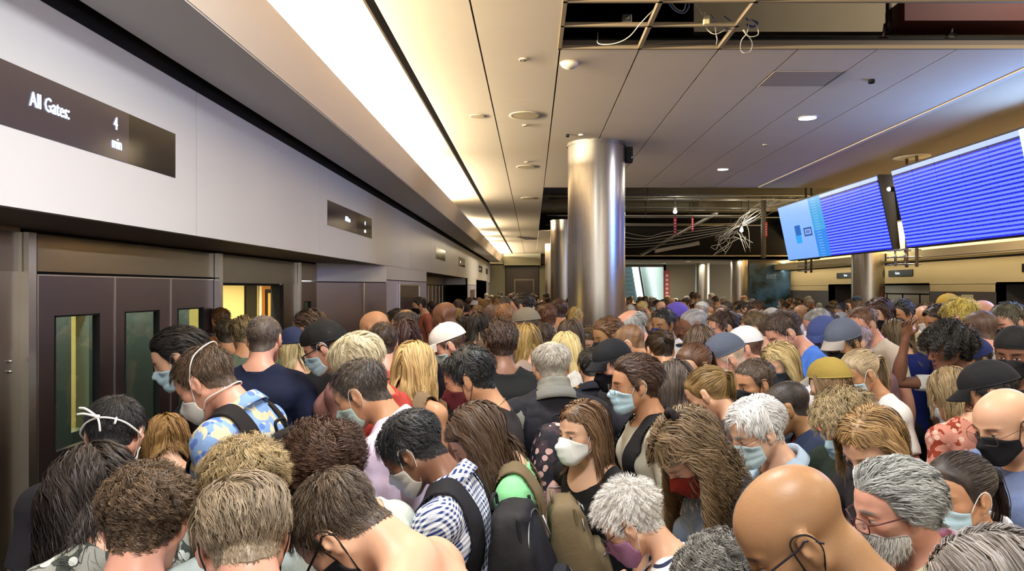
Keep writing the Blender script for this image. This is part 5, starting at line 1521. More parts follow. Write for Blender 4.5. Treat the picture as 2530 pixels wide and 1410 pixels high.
def lens_mat():
    if 'lens' in _mc: return _mc['lens']
    m, nt, N, L, b = new_mat('lens_glass')
    tr = N.new('ShaderNodeBsdfTransparent'); gl = N.new('ShaderNodeBsdfGlossy'); gl.inputs['Roughness'].default_value = .05
    mx = N.new('ShaderNodeMixShader'); mx.inputs[0].default_value = .12
    L.new(tr.outputs[0], mx.inputs[1]); L.new(gl.outputs[0], mx.inputs[2]); L.new(mx.outputs[0], N['Material Output'].inputs[0])
    _mc['lens'] = m; return m

def add_hat(root, T, M, kind, col, th, col2=None):
    """baseball cap (crown > brim, button) or knit cap"""
    cap_ = kind == 'cap'
    nu_, nv_ = 40, 16
    e0 = th * .5 + (.006 if cap_ else .008)
    th_, t_ = np.meshgrid(np.linspace(0, 2 * math.pi, nu_, endpoint=False), np.linspace(0, 1, nv_), indexing='ij')
    sx, sy = np.sin(th_), np.cos(th_)
    zb = (.048 + .16 * .10 * sy if cap_ else .030 + .30 * .10 * sy) - .002
    zt_ = .124 + e0 + (.018 if cap_ else .004)
    rr = np.clip(1 - t_ ** 2.25, 0, 1) ** .5
    seam = .0012 * np.cos(th_ * 6) ** 8 * rr if cap_ else .0012 * np.cos(th_ * 30)
    ax_, ay_ = .0765 + e0, .1015 + e0
    X = (ax_ * rr + seam) * sx; Y = -.012 + (ay_ * rr + seam) * sy + (.006 * sy * (1 - t_) * cap_); Z = zb + (zt_ - zb) * t_ ** 1.05
    Vo = np.stack([X, Y, Z], -1); Vi = Vo * np.array([.965, .97, 1]) - np.array([0, 0, .003])
    V = np.concatenate([Vo.reshape(-1, 3), Vi.reshape(-1, 3)]) + HC; n0 = nu_ * nv_
    q = np.array([[i_ * nv_ + j_, ((i_ + 1) % nu_) * nv_ + j_, ((i_ + 1) % nu_) * nv_ + j_ + 1, i_ * nv_ + j_ + 1] for i_ in range(nu_) for j_ in range(nv_ - 1)])
    b_ = np.array([[i_ * nv_, i_ * nv_ + n0, ((i_ + 1) % nu_) * nv_ + n0, ((i_ + 1) % nu_) * nv_] for i_ in range(nu_)])
    Q = np.concatenate([q[:, ::-1], q + n0, b_]); off = e0 + .012
    mat = cloth_mat(col, rough=.8)
    crown = mesh_np({'cap': 'baseball_cap', 'knit': 'knit_cap'}[kind], apply(M[3], V), Q, mats=[mat], parent=root, attrs={'rest': V})
    if kind == 'cap':
        nu, nv = 25, 9; u = np.linspace(-1, 1, nu); v = np.linspace(0, 1, nv); U, Vv = np.meshgrid(u, v, indexing='ij')
        th_ = U * R(50); e = off - .012
        bx = (.0785 + e0) * np.sin(th_); by = (.1075 + e0) * np.cos(th_) - .012
        X = bx * (1 - .10 * Vv); Y = by + Vv * .062 * np.clip(1 - (U * .98) ** 2, 0, 1) ** .4
        Z = .050 + .16 * .10 * np.cos(th_) - .002 - Vv * .024 - .020 * (U ** 2) * Vv
        P = np.stack([X, Y, Z], -1).reshape(-1, 3); P2 = P - np.array([0, 0, .0035]); n0 = len(P)
        Qs = []
        for i in range(nu - 1):
            for j in range(nv - 1):
                q = [i * nv + j, (i + 1) * nv + j, (i + 1) * nv + j + 1, i * nv + j + 1]; Qs += [q, [x + n0 for x in q[::-1]]]
        for i in range(nu - 1):
            for j in (0, nv - 1):
                q = [i * nv + j, (i + 1) * nv + j, (i + 1) * nv + j + n0, i * nv + j + n0]; Qs.append(q[::-1] if j == 0 else q)
        VV = np.concatenate([P, P2]) + HC
        mesh_np('brim', apply(M[3], VV), np.array(Qs), mats=[cloth_mat(col2 or col, rough=.8)], parent=crown, attrs={'rest': VV})
        mb = MB(); t = np.linspace(0, math.pi / 2, 5)
        mb.lathe([(.006 * math.cos(a), zt_ - .001 + .004 * math.sin(a)) for a in t], 0, -.012, 12)
        mb_head(mb, M).build('button', cloth_mat(col, rough=.8), crown)
    return crown

# ------------------------------------------------------------------ tops, trousers, shoes
def g_top(neck, sleeve, hem=.84):
    umax = {'short': .62, 'long': 1.93, 'none': -.1, 'cap': .3}[sleeve]
    def g(P, u, arm):
        x, y, z = P.T; dn = np.sqrt(x ** 2 + (y + .022) ** 2)
        if neck == 'crew': gn = np.maximum(dn - .082, 1.452 - (z + .30 * (y + .03)))
        elif neck == 'collar': gn = np.maximum(dn - .074, 1.468 - (z + .34 * (y + .03)))
        elif neck == 'vneck': gn = np.maximum(dn - .080, 1.452 - (z + .30 * (y + .03))); gn = np.where(y > .02, np.minimum(gn, np.maximum(np.abs(x) - .75 * (z - 1.33), 1.33 - z)), gn)
        elif neck == 'scoop': gn = np.maximum(dn - .112, 1.405 - (z + .55 * (y + .03)))
        elif neck == 'low': gn = 1.24 - z
        elif neck == 'tank': gn = np.maximum(np.abs(x) - .072, 1.330 - (z + .45 * (y + .03)))
        ge = z - hem
        if sleeve == 'none':
            gs = np.where(arm > .35, -1, (.118 if neck == 'tank' else .150) + np.clip(1.36 - z, 0, 1) * .9 - np.abs(x))
        else: gs = np.where(arm > .5, (umax - u) * .3, 1)
        ge = np.where(arm > .5, 1, ge)
        return np.minimum(np.minimum(np.minimum(gn, gs), ge), 1.512 - z - .40 * np.clip(y, 0, 1))
    return g
def add_collar(root, T, M, col, spread=1.0, open_=.35, h=.036, name='collar', rr=.0, pat=None):
    n = 33; t = np.linspace(open_, 2 * math.pi - open_, n)
    sx, sy = np.sin(t), np.cos(t)
    rows = []
    base_z = 1.462 - .034 * sy
    for (dr, dz) in ((.000, -.012), (-.002, h * .55), (.001, h), (.008, h * .95), (.020 * spread, h * .35), (.030 * spread, -.002)):
        rr_ = np.array([.076 + rr + dr, .078 + rr + dr])
        k = (1 + .45 * np.clip(sy, 0, 1) * (dr > .01))
        rows.append(np.stack([rr_[0] * sx * k, -.020 + rr_[1] * sy, base_z + dz - .010 * np.clip(sy, 0, 1) * (dr > .01)], 1))
    V = np.stack(rows, 1).reshape(-1, 3); m = len(rows)
    V2 = np.concatenate([V, V * 1]); 
    Q = np.array([[i * m + j, i * m + j + 1, (i + 1) * m + j + 1, (i + 1) * m + j] for i in range(n - 1) for j in range(m - 1)])
    W = skin_weights(V); W[:, 3] *= .15; W[:, 4:] = 0; W /= W.sum(1)[:, None]
    o = mesh_np(name, skin(V, W, M), Q, mats=[cloth_mat(*col) if isinstance(col, tuple) else cloth_mat(col)], parent=root, attrs={'rest': V})
    md = o.modifiers.new('thickness', 'SOLIDIFY'); md.thickness = .0025
    return o

TEMPL = {}
def template(sex, lod):
    if (sex, lod) not in TEMPL: TEMPL[(sex, lod)] = Template(sex, lod)
    return TEMPL[(sex, lod)]
def warp(P, girth):
    if not girth: return P
    k = sstep(1.46 - P[:, 2], 0, .10) * sstep(P[:, 2], .45, .75)
    P = P.copy(); P[:, 0] *= 1 + girth * k; P[:, 1] *= 1 + girth * 1.5 * k; return P

ARMS = {
 'down': dict(L=None, R=None), 'phone': dict(L=(-.10, .30, 1.10), R=(.10, .30, 1.12)), 'phoneR': dict(L=None, R=(.08, .29, 1.16)), 'phoneL': dict(L=(-.08, .29, 1.16), R=None),
 'front': dict(L=(-.16, .20, .98), R=(.16, .20, .98)), 'bag': dict(L=(-.20, .14, .92), R=None)}
HEAD_REF = np.array([[0, .012, 1.640]])

def person(px=None, py=None, D=None, yaw=0, pitch=20, roll=0, twist=0, sex='m', skinc='fair', hair='short', hc='3a2a1e', hL=None, recede=0., baldtop=0., beard=0.,
           mask=None, strapped=False, glasses=None, hat=None, hatcol='20222c', hatcol2=None, top='tee', tc='30343c', tpat=None, sleeve='short', neck='crew', arms='down', hands=None, girth=0., lean=7,
           label='', lod=None, seed=0, loc=None, hz=None, dens=None, collar=None, tie=None, tail=.28, trousers='23262e', group='waiting passengers in the crowd', curl=.9, earring=False, headz=None):
    if D is None: D = 3.0
    if lod is None: lod = 0 if D < 2.7 else (1 if D < 4.4 else 2)
    if dens is None: dens = 1.0 if D < 2.4 else (.6 if D < 3.3 else (.35 if D < 4.4 else (.15 if D < 6.5 else .08)))
    T = template(sex, lod)
    a = ARMS[arms] if hands is None else dict(L=hands[0], R=hands[1])
    M = pose_mats(pitch, twist, roll, lean, a['L'], a['R'])
    h = apply(M[3], HEAD_REF)[0]
    # place: head centre at the given picture position and distance
    X = (px - VPX) / F_PX * D; Z = EYE - (py - VPY) / F_PX * D
    s = Z / h[2]
    y_ = R(yaw); c_, s_ = math.cos(y_), math.sin(y_)
    ox, oy = s * (c_ * h[0] - s_ * h[1]), s * (s_ * h[0] + c_ * h[1])
    root = empty('person', (X - ox, D - oy, 0), y_, s)
    tag(root, label, 'person', group)
    P0 = curl_fingers(T.V, T.u, T.arm, curl if (a['L'] or a['R']) else .35, 1 if sex == 'm' else .9)
    P = skin(warp(P0, girth), T.W, M)
    body = mesh_np('body', P, T.Q, mats=[skin_mat(skinc, SKINS[skinc])], parent=root, attrs={'rest': T.V})
    hcl = lin(hc); body.color = (hcl[0] * .6, hcl[1] * .6, hcl[2] * .6, 1 - beard)
    hm = hair_mat(hc)
    if hair and hair != 'bald':
        V, Q, rn = make_hair(T, M, hair, 0, dens, recede, baldtop, seed + 11, tie=tie, taillen=tail, L=hL, hat=bool(hat))
        mesh_np('hair', V, Q, mats=[hm], parent=root, attrs={'rnd': rn})
    if mask: add_mask(root, M, mask, strapped)
    if glasses: add_glasses(root, M, *glasses)
    if hat: add_hat(root, T, M, hat, hatcol, (STYLES[hair]['th'] * .30 if hair and hair != 'bald' else 0), hatcol2)
    tm = cloth_mat(tc, *(tpat or ())) 
    off, drape, fold = {'tee': (.008, .010, .003), 'shirt': (.011, .016, .0045), 'jacket': (.024, .030, .007), 'polo': (.010, .014, .003), 'tank': (.005, .004, .0015), 'hoodie': (.020, .024, .007)}[top]
    if top == 'tank': neck, sleeve = ('low' if neck == 'low' else 'tank'), 'none'
    if top == 'jacket' or top == 'hoodie': sleeve = 'long' if sleeve == 'short' else sleeve
    if top in ('shirt', 'polo', 'jacket') and collar is None: collar = tc
    if collar: neck = 'collar'
    def offs(P, u, arm): return off + (.006 if top in ('tee', 'polo', 'shirt') else 0) * arm * sstep(u, .1, .55)
    V, Q, W = cut(T, g_top(neck, sleeve), offs, seed=seed, fold=fold, drape=drape, rim=.008)
    nm = {'tee': 't_shirt', 'shirt': 'shirt', 'jacket': 'jacket', 'polo': 'polo_shirt', 'tank': 'tank_top', 'hoodie': 'hooded_jacket'}[top]
    sh = mesh_np(nm, skin(warp(V, girth), W, M), Q, mats=[tm], parent=root, attrs={'rest': V})
    if collar and lod < 2:
        add_collar(sh, T, M, (tc, *(tpat or ())) if collar == tc else collar, rr=.004 if top != 'jacket' else .012, h=.034 if top != 'jacket' else .045)
    V, Q, W = cut(T, lambda P, u, arm: np.where(arm > .5, -1, np.minimum(1.0 - P[:, 2], P[:, 2] - .075)), .009, seed=seed + 5, fold=.004, rim=0)
    mesh_np('trousers', skin(warp(V, girth), W, M), Q, mats=[cloth_mat(trousers)], parent=root, attrs={'rest': V})
    V, Q, W = cut(T, lambda P, u, arm: np.where(arm > .5, -1, .10 - P[:, 2]), .007, fold=0, rim=0)
    mesh_np('shoes', skin(V, W, M), Q, mats=[plain('shoe', '1c1b1c', .5)], parent=root)
    return dict(root=root, M=M, T=T, s=s, D=D, girth=girth, shirt=sh, body=body, label=label)

def world_m(p):
    r = p['root']; return np.array(Matrix.LocRotScale(r.location, r.rotation_euler.to_quaternion(), r.scale))
def lift_to_world(p, pts, bone=1): return apply(world_m(p), apply(p['M'][bone], np.asarray(pts, float)))

def carried(p, parts, name, label, cat, base, bone=1, group=None):
    """parts: list of (partname, MB or (V,Q,W), material, subparts) in rest space; a top-level thing held or worn by a person"""
    b = lift_to_world(p, [base], bone)[0]
    root = empty(name, tuple(b)); tag(root, label, cat, group)
    def make(lst, par):
        for it in lst:
            nm, g, mt = it[:3]
            if isinstance(g, MB):
                g.v = [lift_to_world(p, v, bone) - b for v in g.v]; o = g.build(nm, mt, par)
            else:
                V, Q, W = g
                o = mesh_np(nm, apply(world_m(p), skin(warp(V, p['girth']), W, p['M'])) - b, Q, mats=[mt], parent=par, attrs={'rest': V})
            if len(it) > 3: make(it[3], o)
    make(parts, root); return root
def strap_cut(T, x0, w, off, zlow=1.16, diag=None):
    if diag is None: g = lambda P, u, arm: np.where(arm > .6, -1, np.minimum(w - np.abs(P[:, 0] - x0), P[:, 2] - zlow))
    else:
        sx, z0, sl = diag
        g = lambda P, u, arm: np.where(arm > .6, -1, np.minimum(w - np.abs(P[:, 2] - z0 - sl * sx * P[:, 0]) / math.sqrt(1 + sl * sl), .20 - np.abs(P[:, 0])) + 0 * u)
    def gg(P, u, arm):
        return np.minimum(g(P, u, arm), 1.50 - P[:, 2])
    return cut(T, gg, off, smooth=8, rim=.006, fold=0)
def backpack(p, label, col, col2=None, strap=None, size=(.30, .44, .17), open_top=False, straps=True, y0=-.135, dz=0., mesh=False, pat=None):
    w, h, d = size; T = p['T']; gth = 1 + p['girth']
    y0 = y0 * gth
    m1 = cloth_mat(col, *(pat or ()), rough=.7) if pat else cloth_mat(col, rough=.7); m2 = cloth_mat(col2 or col, rough=.75); ms = cloth_mat(strap or col, rough=.8)
    z0 = 1.395 - h + dz
    body = MB()
    # tapered soft body: rounded box whose top is narrower, with sag
    mb = MB().rbox(-w / 2, w / 2, y0 - d, y0, z0, z0 + h, .055)
    V = mb.v[0]
    nu, nv = 44, 34; U, Ph = np.meshgrid(np.linspace(0, 2 * math.pi, nu, endpoint=False), np.linspace(-math.pi / 2, math.pi / 2, nv), indexing='ij')
    e1 = .45
    def sg(t, e): return np.sign(t) * np.abs(t) ** e
    cx = sg(np.cos(Ph), .30) * sg(np.cos(U), .42) * w / 2; cy = sg(np.cos(Ph), .30) * sg(np.sin(U), .5) * d / 2; cz = sg(np.sin(Ph), .62) * h / 2
    tz = (cz / h + .5); cx *= 1 - .22 * tz ** 2; cy *= 1 - .30 * tz ** 2
    V = np.stack([cx, y0 - d / 2 + cy + .02 * tz, z0 + h / 2 + cz], -1).reshape(-1, 3)
    V += (.009 * pnoise(V, 26, int(w * 991)) + .004 * pnoise(V, 70, 5))[:, None] * np.array([1, 1, .6])
    Q = np.array([[i * nv + j, ((i + 1) % nu) * nv + j, ((i + 1) % nu) * nv + j + 1, i * nv + j + 1] for i in range(nu) for j in range(nv - 1)])
    Wb = np.zeros((len(V), NB)); Wb[:, 1] = 1
    ins = []
    # front pocket
    pk = V.copy(); pk = (pk - [0, y0 - d / 2, z0 + h / 2]) * [.78, .42, .50] + [0, y0 - d - .006, z0 + h * .30]
    hd = MB().tube(bez([(-.035, y0 - .03, z0 + h - .005), (-.03, y0 - .03, z0 + h + .028), (.03, y0 - .03, z0 + h + .028), (.035, y0 - .03, z0 + h - .005)], 6), .006, n=6)
    zp = MB(); t = np.linspace(-.9, .9, 18)
    zp.tube([(w * .40 * math.sin(a * 1.5), y0 - d * .62 - .02, z0 + h * .93 - .10 * (1 - math.cos(a * 1.4))) for a in t], .0028, n=5)
    pull = MB().tube([(w * .30, y0 - d * .66 - .028, z0 + h * .84), (w * .32, y0 - d * .72 - .030, z0 + h * .70)], .0035, n=6)
    parts = [('pack_body', (V, Q, Wb), m1, [('zipper', zp, plain('zip', '888a8c', .4, .8), [('zip_pull', pull, plain('zip_pull', 'c8cacc', .35, .7))])]),
             ('front_pocket', (pk, Q, Wb), m2, [('pocket_zipper', MB().tube([(w * .33 * math.sin(a), y0 - d * 1.19 + .035 * (1 - math.cos(a)), z0 + h * .47 + .012 * math.cos(a)) for a in np.linspace(-1.2, 1.2, 12)], .0028, n=5), plain('zip', '888a8c', .4, .8))]), ('top_handle', hd, ms)]
    for sx in (-1, 1):
        e_ = MB(); t2 = np.linspace(-1.35, 1.35, 20)
        e_.tube([(sx * w * .455 * (1 - .10 * (math.sin(a) + 1)), y0 - d * .60, z0 + h * .5 + h * .47 * math.sin(a) / math.sin(1.35)) for a in t2], .006, n=6)
        parts.append(('side_piping', e_, ms))
    if straps:
        for sx in (-1, 1):
            parts.append(('shoulder_strap', strap_cut(T, sx * .108, .030, .022), ms))
    return carried(p, parts, 'backpack', label, 'backpack', (0, y0 - d / 2, z0), group=None)
def phone(p, side, label, col='e8e6e2', screen='9fb8e8'):
    s = 1 if side == 'R' else -1; w = W_J * np.array([s, 1, 1])
    xi = w[0] - s * .034; mb = MB(); mb.rbox(min(xi, xi - s * .009), max(xi, xi - s * .009), w[1] - .030, w[1] + .046, w[2] - .165, w[2] - .012, .004)
    sc = MB(); xs = xi - s * .0098; sc.box(min(xs, xs + s * .0006), max(xs, xs + s * .0006), w[1] - .027, w[1] + .043, w[2] - .160, w[2] - .017)
    return carried(p, [('phone_body', mb, plain('phone_' + col, col, .3)), ('phone_screen', sc, plain('phone_screen', '101014', .2, emis=screen, es=1.2))], 'phone', label, 'phone', tuple(w + [0, 0, -.16]), bone=8 + (s > 0))
# ------------------------------------------------------------------ the crowd, person by person (px, py: middle of the head; D: distance from the camera)
BLK, CHAR, NVY = '17171a', '2a2b30', '141c36'
def P(px, py, D, yaw, pitch, label, **k):
    k.setdefault('seed', int(px * 7 + py)); return person(px, py, D, yaw, pitch, label=label, **k)

# nearest row
p_dark = P(232, 1215, 1.75, 55, 32, 'person with long dark wavy hair and a grey patterned top, nearest the left doors', sex='f', hair='wavy', hL=.34, hc='2b211c', tc='8e9088', tpat=('camo', '3e4440', 'c8ccc6'))
p_tie = P(284, 1068, 2.20, 12, 22, 'person with short black hair crossed by white mask strings tied in a bow', hair='short', hc='19191c', skinc='pink', tc='24242a', mask='n95')
p_brn = P(362, 1288, 1.47, 12, 26, 'person seen from behind with tousled brown hair and blue check collar', hair='tousled', hc='57432e', top='shirt', tc='dfe6f4', tpat=('check', '5070c0', '5070c0', .85, 2.2), skinc='pink', hL=.05)
p_gry = P(602, 1326, 1.32, 30, 34, 'person with smooth greying blond side-swept hair, black mask loop behind the ear', hair='side', hc='85755f', mask='black', tc='3a4250', skinc='pink', glasses=('202020', .0018, 'rect'), seed=3, hL=.062)
p_blt = P(606, 1212, 1.63, 25, 25, 'person with tousled straw blond hair behind the greying blond head', hair='tousled', hc='94805a', skinc='pink', tc='b8c8c4', hL=.07, sex='f')
p_aub = P(806, 1165, 1.89, 62, 38, 'person with curly auburn hair bowing, pale blue mask edge visible', sex='f', hair='curly', hc='4c3120', mask='blue', tc='c8d0c4', hL=.095)
p_tnk = P(846, 1298, 1.46, 80, 52, 'person with brown hair, black glasses and black mask bowing, bare peach shoulders', hair='short', hc='4e3f30', skinc='fair', mask='black', glasses=('15120f', .0024, 'rect'), top='tank', neck='low', tc='b8c4c8', hL=.036, girth=.08, lean=14)
p_chk = P(1022, 1108, 2.12, 82, 36, 'person in blue and white gingham shirt with white mask, bowing over a phone', hair='side', hc='202226', skinc='brown', mask='grey', top='shirt', tc='eef0f6', tpat=('check', '22386e', '22386e', .85, 1.3), hands=((-.12, .26, 1.33), None), hL=.045, seed=5, lean=9)
p_wav = P(1182, 1078, 2.41, 92, 32, 'person with long wavy brown hair over a light green top, bowing', sex='f', hair='wavy', hc='4d3826', tc='86d094', mask=None, hL=.56, neck='crew', lean=10)
p_kn = P(1440, 1062, 2.59, 128, 2, 'person with straight brown bob, white cup mask and black printed t-shirt', sex='f', hair='bob', hc='6e5238', mask='white', tc='1c1c1e', neck='scoop', skinc='pale', hL=.25)
p_spk = P(1562, 1280, 1.92, 72, 36, 'person with cropped spiky white hair, mauve mask and striped top', sex='f', hair='spiky', hc='dcd8d2', mask='purple', glasses=('2a1c1c', .0016, 'round'), tc='f0f0f0', tpat=('stripe', '2a3450', '2a3450'), skinc='fair', hL=.04)
p_cur = P(1706, 1110, 2.12, 105, 44, 'person with long curly light brown hair, dark scrunchie, red mask and slate t-shirt', sex='f', hair='curlylong', hc='6e5a40', mask='red', tc='5b6676', hL=.50, arms='phone')
p_bald = P(1968, 1304, 1.24, 80, 38, 'large bald tan-skinned person with dark glasses and black mask looking down', hair='bald', skinc='bronze', mask='black', glasses=('1a1420', .0018, 'rect'), tc='424b60', beard=.6, hc='2a211c', girth=.06)
p_lcd = P(1780, 1446, 1.63, 95, 25, 'person with short curly grey hair low between two larger heads at the lower edge', sex='f', hair='curly', hc='77756f', skinc='tan', tc='3a3a44', hL=.04)
p_gm = P(2216, 1248, 1.65, 92, 10, 'person with long grey hair and beard, glasses, cream jacket and pink collar', hair='manelong', hc='9fa19e', skinc='pink', glasses=('4a1c1c', .0017, 'rect'), top='jacket', tc='d0c9a8', collar='e0a8cc', beard=.55, lean=8)
p_pny = P(2374, 1214, 1.83, 106, 6, 'person with dark brown low ponytail, blue mask and white jacket', sex='f', hair='pony', hc='2e211b', mask='blue', top='jacket', tc='e4e8ea', skinc='tan', collar='e4e8ea')
p_br = P(2478, 1478, 1.16, 60, 25, 'person with straight grey-brown hair cut off by the lower right corner', sex='f', hair='bob', hc='77716c', tc='4a4a50')
p_bg = P(2484, 1040, 2.29, 104, 18, 'bald pink-skinned person with thin glasses, black mask and slate blue shirt', hair='bald', skinc='fair', mask='black', glasses=('5a4a3c', .0010, 'rect'), top='shirt', tc='6878a0', hc='6a4c38')

# second row
p_flo = P(512, 938, 2.52, 84, 30, 'person with short brown hair, white strapped respirator and blue floral shirt', hair='short', hc='54402e', mask='n95', strapped=True, skinc='pink', top='shirt', tc='7fa0d0', tpat=('floral', 'cfc6a4', '5878c0'), lean=13)
p_blu = P(446, 880, 3.08, 108, 22, 'person with thick black hair, pale blue mask and black top beside the doors', hair='back', hc='1d1715', mask='blue', tc='141418', skinc='fair', hL=.07)
p_cop = P(412, 1090, 2.79, 35, 34, 'person with smooth copper blond hair, head bowed low near the doors', sex='f', hair='bob', hc='8c6a3a', tc='2a2a30', hL=.14)
p_nav = P(652, 836, 3.62, 4, 6, 'broad person in a navy shirt with cropped grey-brown hair, seen from behind', hair='buzz', hc='574c44', tc=NVY, top='tee', skinc='pink', girth=.16, hL=.012)
p_mau = P(806, 852, 3.53, 94, 22, 'person with black knit cap, glasses, pale mask and mauve t-shirt', hair='short', hc='2c2422', hat='knit', hatcol='141414', mask='blue', glasses=('1a1414', .0024, 'rect'), tc='8a6460', skinc='pink', girth=.10, lean=10)
p_wht = P(884, 894, 2.98, 70, 20, 'person with swept white-blond hair above the coral red shirt', sex='f', hair='side', hc='cfc2a0', tc='b04034', skinc='tan', hL=.085)
p_pnk = P(896, 966, 2.56, 85, 26, 'person with cropped dark hair, pale mask and lavender pink dress shirt', hair='short', hc='443b34', mask='sage', top='shirt', tc='dcc8de', skinc='tan', hL=.024, recede=.006, lean=10)
p_blo = P(1024, 905, 3.41, -22, 12, 'person with very long blond hair and black strap top, tan backpack on one side', sex='f', hair='long', hc='b59662', top='tank', tc='161414', skinc='tan', hL=.46)
p_mar = P(1163, 932, 2.81, 84, 18, 'person with short black hair, maroon mask, black t-shirt and thin necklace', hair='side', hc='17191a', mask='maroon', skinc='tan', tc='2c2725', hL=.040, lean=8)
p_bfb = P(1238, 846, 3.75, 14, 4, 'broad person in a black t-shirt with dark brown hair, seen from behind', hair='back', hc='3a2417', tc='17191a', skinc='brown', girth=.12, hL=.045)
p_gsc = P(1362, 903, 3.17, 10, 10, 'balding grey-haired person with grey neck gaiter, seen from behind', hair='short', hc='a39c90', baldtop=.9, tc='1e1e24', top='jacket', skinc='fair', hL=.03, collar='6c6c68')
p_glb = P(1574, 945, 2.89, 96, 4, 'person with brown hair, thin glasses, pale blue mask and beige t-shirt', hair='back', hc='473022', mask='blue', glasses=('4a3428', .0011, 'rect'), tc='c2bca8', skinc='tan', hL=.05, lean=6)
P(1668, 948, 3.36, 30, 12, 'person with straight brown shoulder-length hair just behind the beige t-shirt', sex='f', hair='bob', hc='4b4038', tc='33302e', hL=.22)
p_whw = P(1874, 1058, 2.41, 100, 20, 'person with short bright white hair, brown glasses and pale blue collar', sex='f', hair='side', hc='e2deda', glasses=('7a4a40', .0013, 'rect'), mask='paleblue', top='polo', tc='b6cfe6', skinc='pale', hL=.055)
p_ora = P(1948, 1002, 2.95, 72, 16, 'person with shaved head and navy jacket with bright orange hood lining', hair='buzz', hc='2c2420', skinc='bronze', top='jacket', tc='1c2740', collar='e0622a', hL=.004, lean=14)
P(1866, 944, 3.28, 108, 8, 'person with close-cropped brown hair and black mask behind the white-haired head', hair='short', hc='4e4034', mask='black', skinc='tan', tc='58606c', hL=.014)
p_teal = P(1797, 884, 3.69, 92, 22, 'person with slate blue baseball cap, teal shirt and thick pink neck', hair='buzz', hc='c0a898', hat='cap', hatcol='4d5566', mask='sage', top='polo', tc='3f93ac', skinc='pink', girth=.12, lean=16)
P(1716, 902, 3.53, 122, 14, 'person with auburn ponytail and large black mask', sex='f', hair='pony', hc='54341e', mask='black', tc='20181a', tail=.22)
P(1752, 968, 3.01, 60, 30, 'person with tied-back dark blond hair, head bowed away', sex='f', hair='pony', hc='80663c', tc='3a3030', tail=.18)
P(1928, 896, 3.91, 112, 18, 'person with straight blond bob, dark grey mask and white top', sex='f', hair='bob', hc='ab9668', mask='darkgrey', tc='d6d2d4', hL=.26)
p_tan = P(2052, 948, 3.35, 35, 10, 'person with mustard and grey baseball cap over long light brown hair', sex='f', hair='long', hc='6e5638', hat='cap', hatcol='94803e', hatcol2='a39c90', tc='6a6660', hL=.30)
P(2126, 918, 3.49, 100, 22, 'person with blond half ponytail, pale blue mask and white t-shirt', sex='f', hair='pony', hc='9c8a6c', mask='blue', tc='dcdcd8', skinc='tan', tail=.34)
P(2088, 1040, 2.49, 118, 22, 'person with wavy ash blond hair and pale blue mask above the orange lining', sex='f', hair='tousled', hc='8c7a58', mask='blue', tc='1f2a24', hL=.09, skinc='fair')
P(2158, 1098, 2.14, 118, 26, 'person with smooth dark blond hair, hair clip and black mask', sex='f', hair='bob', hc='93744a', mask='black', tc='241f22', hL=.16, skinc='fair')
p_cl = P(2352, 968, 3.25, 15, 22, 'person with straight ash blond hair and rust floral shirt, seen from behind', sex='f', hair='bob', hc='84704e', tc='c88878', tpat=('floral', '8e3a28', 'e0b8a4'), top='tee', hL=.14)
p_bc = P(2452, 968, 2.84, 60, 22, 'person with black baseball cap carrying a small white logo, dark jacket', hair='short', hc='1c1a1a', hat='cap', hatcol='15171c', top='jacket', tc='1a1b22', skinc='olive')
P(2510, 868, 3.43, 128, 10, 'person with black cap and black mask at the right picture edge', hair='short', hc='161414', hat='knit', hatcol='16181a', mask='black', tc='26221f', skinc='brown')
p_gp = P(2410, 888, 4.06, 98, 22, 'person with blue baseball cap and grey cloth mask facing left', hair='short', hc='1c1816', hat='cap', hatcol='1f2c62', mask='greycloth', tc='2a2440', skinc='olive')
p_afr = P(2348, 858, 3.87, 82, 10, 'person with black high curly hair and white top raising one arm', sex='f', hair='curly', hc='15110f', skinc='brown', tc='d8d4cc', hL=.12, hands=(None, (.10, .30, 1.66)))
P(2086, 846, 3.95, 118, 18, 'person with grey and slate baseball cap and black mask', hair='short', hc='2a2018', hat='cap', hatcol='525a6c', hatcol2='9c9590', mask='black', tc='6a5058', skinc='bronze')
P(2424, 812, 4.48, 12, 4, 'heavy person with shaved head and navy neck gaiter over a grey t-shirt', hair='buzz', hc='5c463c', tc='8c8883', skinc='pink', girth=.16, collar='1d2440', top='tee')

# third row
P(724, 862, 4.25, 40, 10, 'person with navy baseball cap, blond hair and black top with white bag strap', sex='f', hair='bob', hc='b8a678', hat='cap', hatcol='232c4c', tc='141416', hL=.16)
P(766, 812, 4.60, 70, 6, 'person with short brown hair facing the train doors behind the knit cap', hair='back', hc='4a3628', tc='4a4440', skinc='tan')
P(604, 826, 4.70, 30, 12, 'person with sandy brown hair stepping towards the open train doorway', hair='back', hc='6b5b3c', tc='5a6a5c', skinc='tan')
P(562, 826, 5.10, 25, 8, 'person with short dark hair and white shirt lit orange in the train doorway', hair='short', hc='3a3020', tc='d8dae0', skinc='tan', hL=.02)
P(543, 790, 6.60, 60, 4, 'person standing inside the lit train car', hair='short', hc='6a4420', tc='8a5a34', skinc='bronze')
P(926, 808, 4.96, 74, 8, 'bald person in profile in front of the lavender pier', hair='bald', skinc='tan', tc='3c3a3c', beard=.3)
p_cor = P(946, 846, 4.12, 22, 6, 'person with short dark brown hair and coral shirt, dark bag strap', hair='short', hc='3c2a1e', tc='c4584c', skinc='pink', hL=.02)
P(1003, 800, 5.45, 30, 6, 'balding person with tanned scalp before the dark poster case', hair='short', hc='4c4038', baldtop=.95, tc='44322e', skinc='bronze')
P(1001, 836, 4.69, 35, 14, 'person with dark reddish hair just below the balding head', sex='f', hair='bob', hc='3a1e1a', tc='1e1a24', hL=.14)
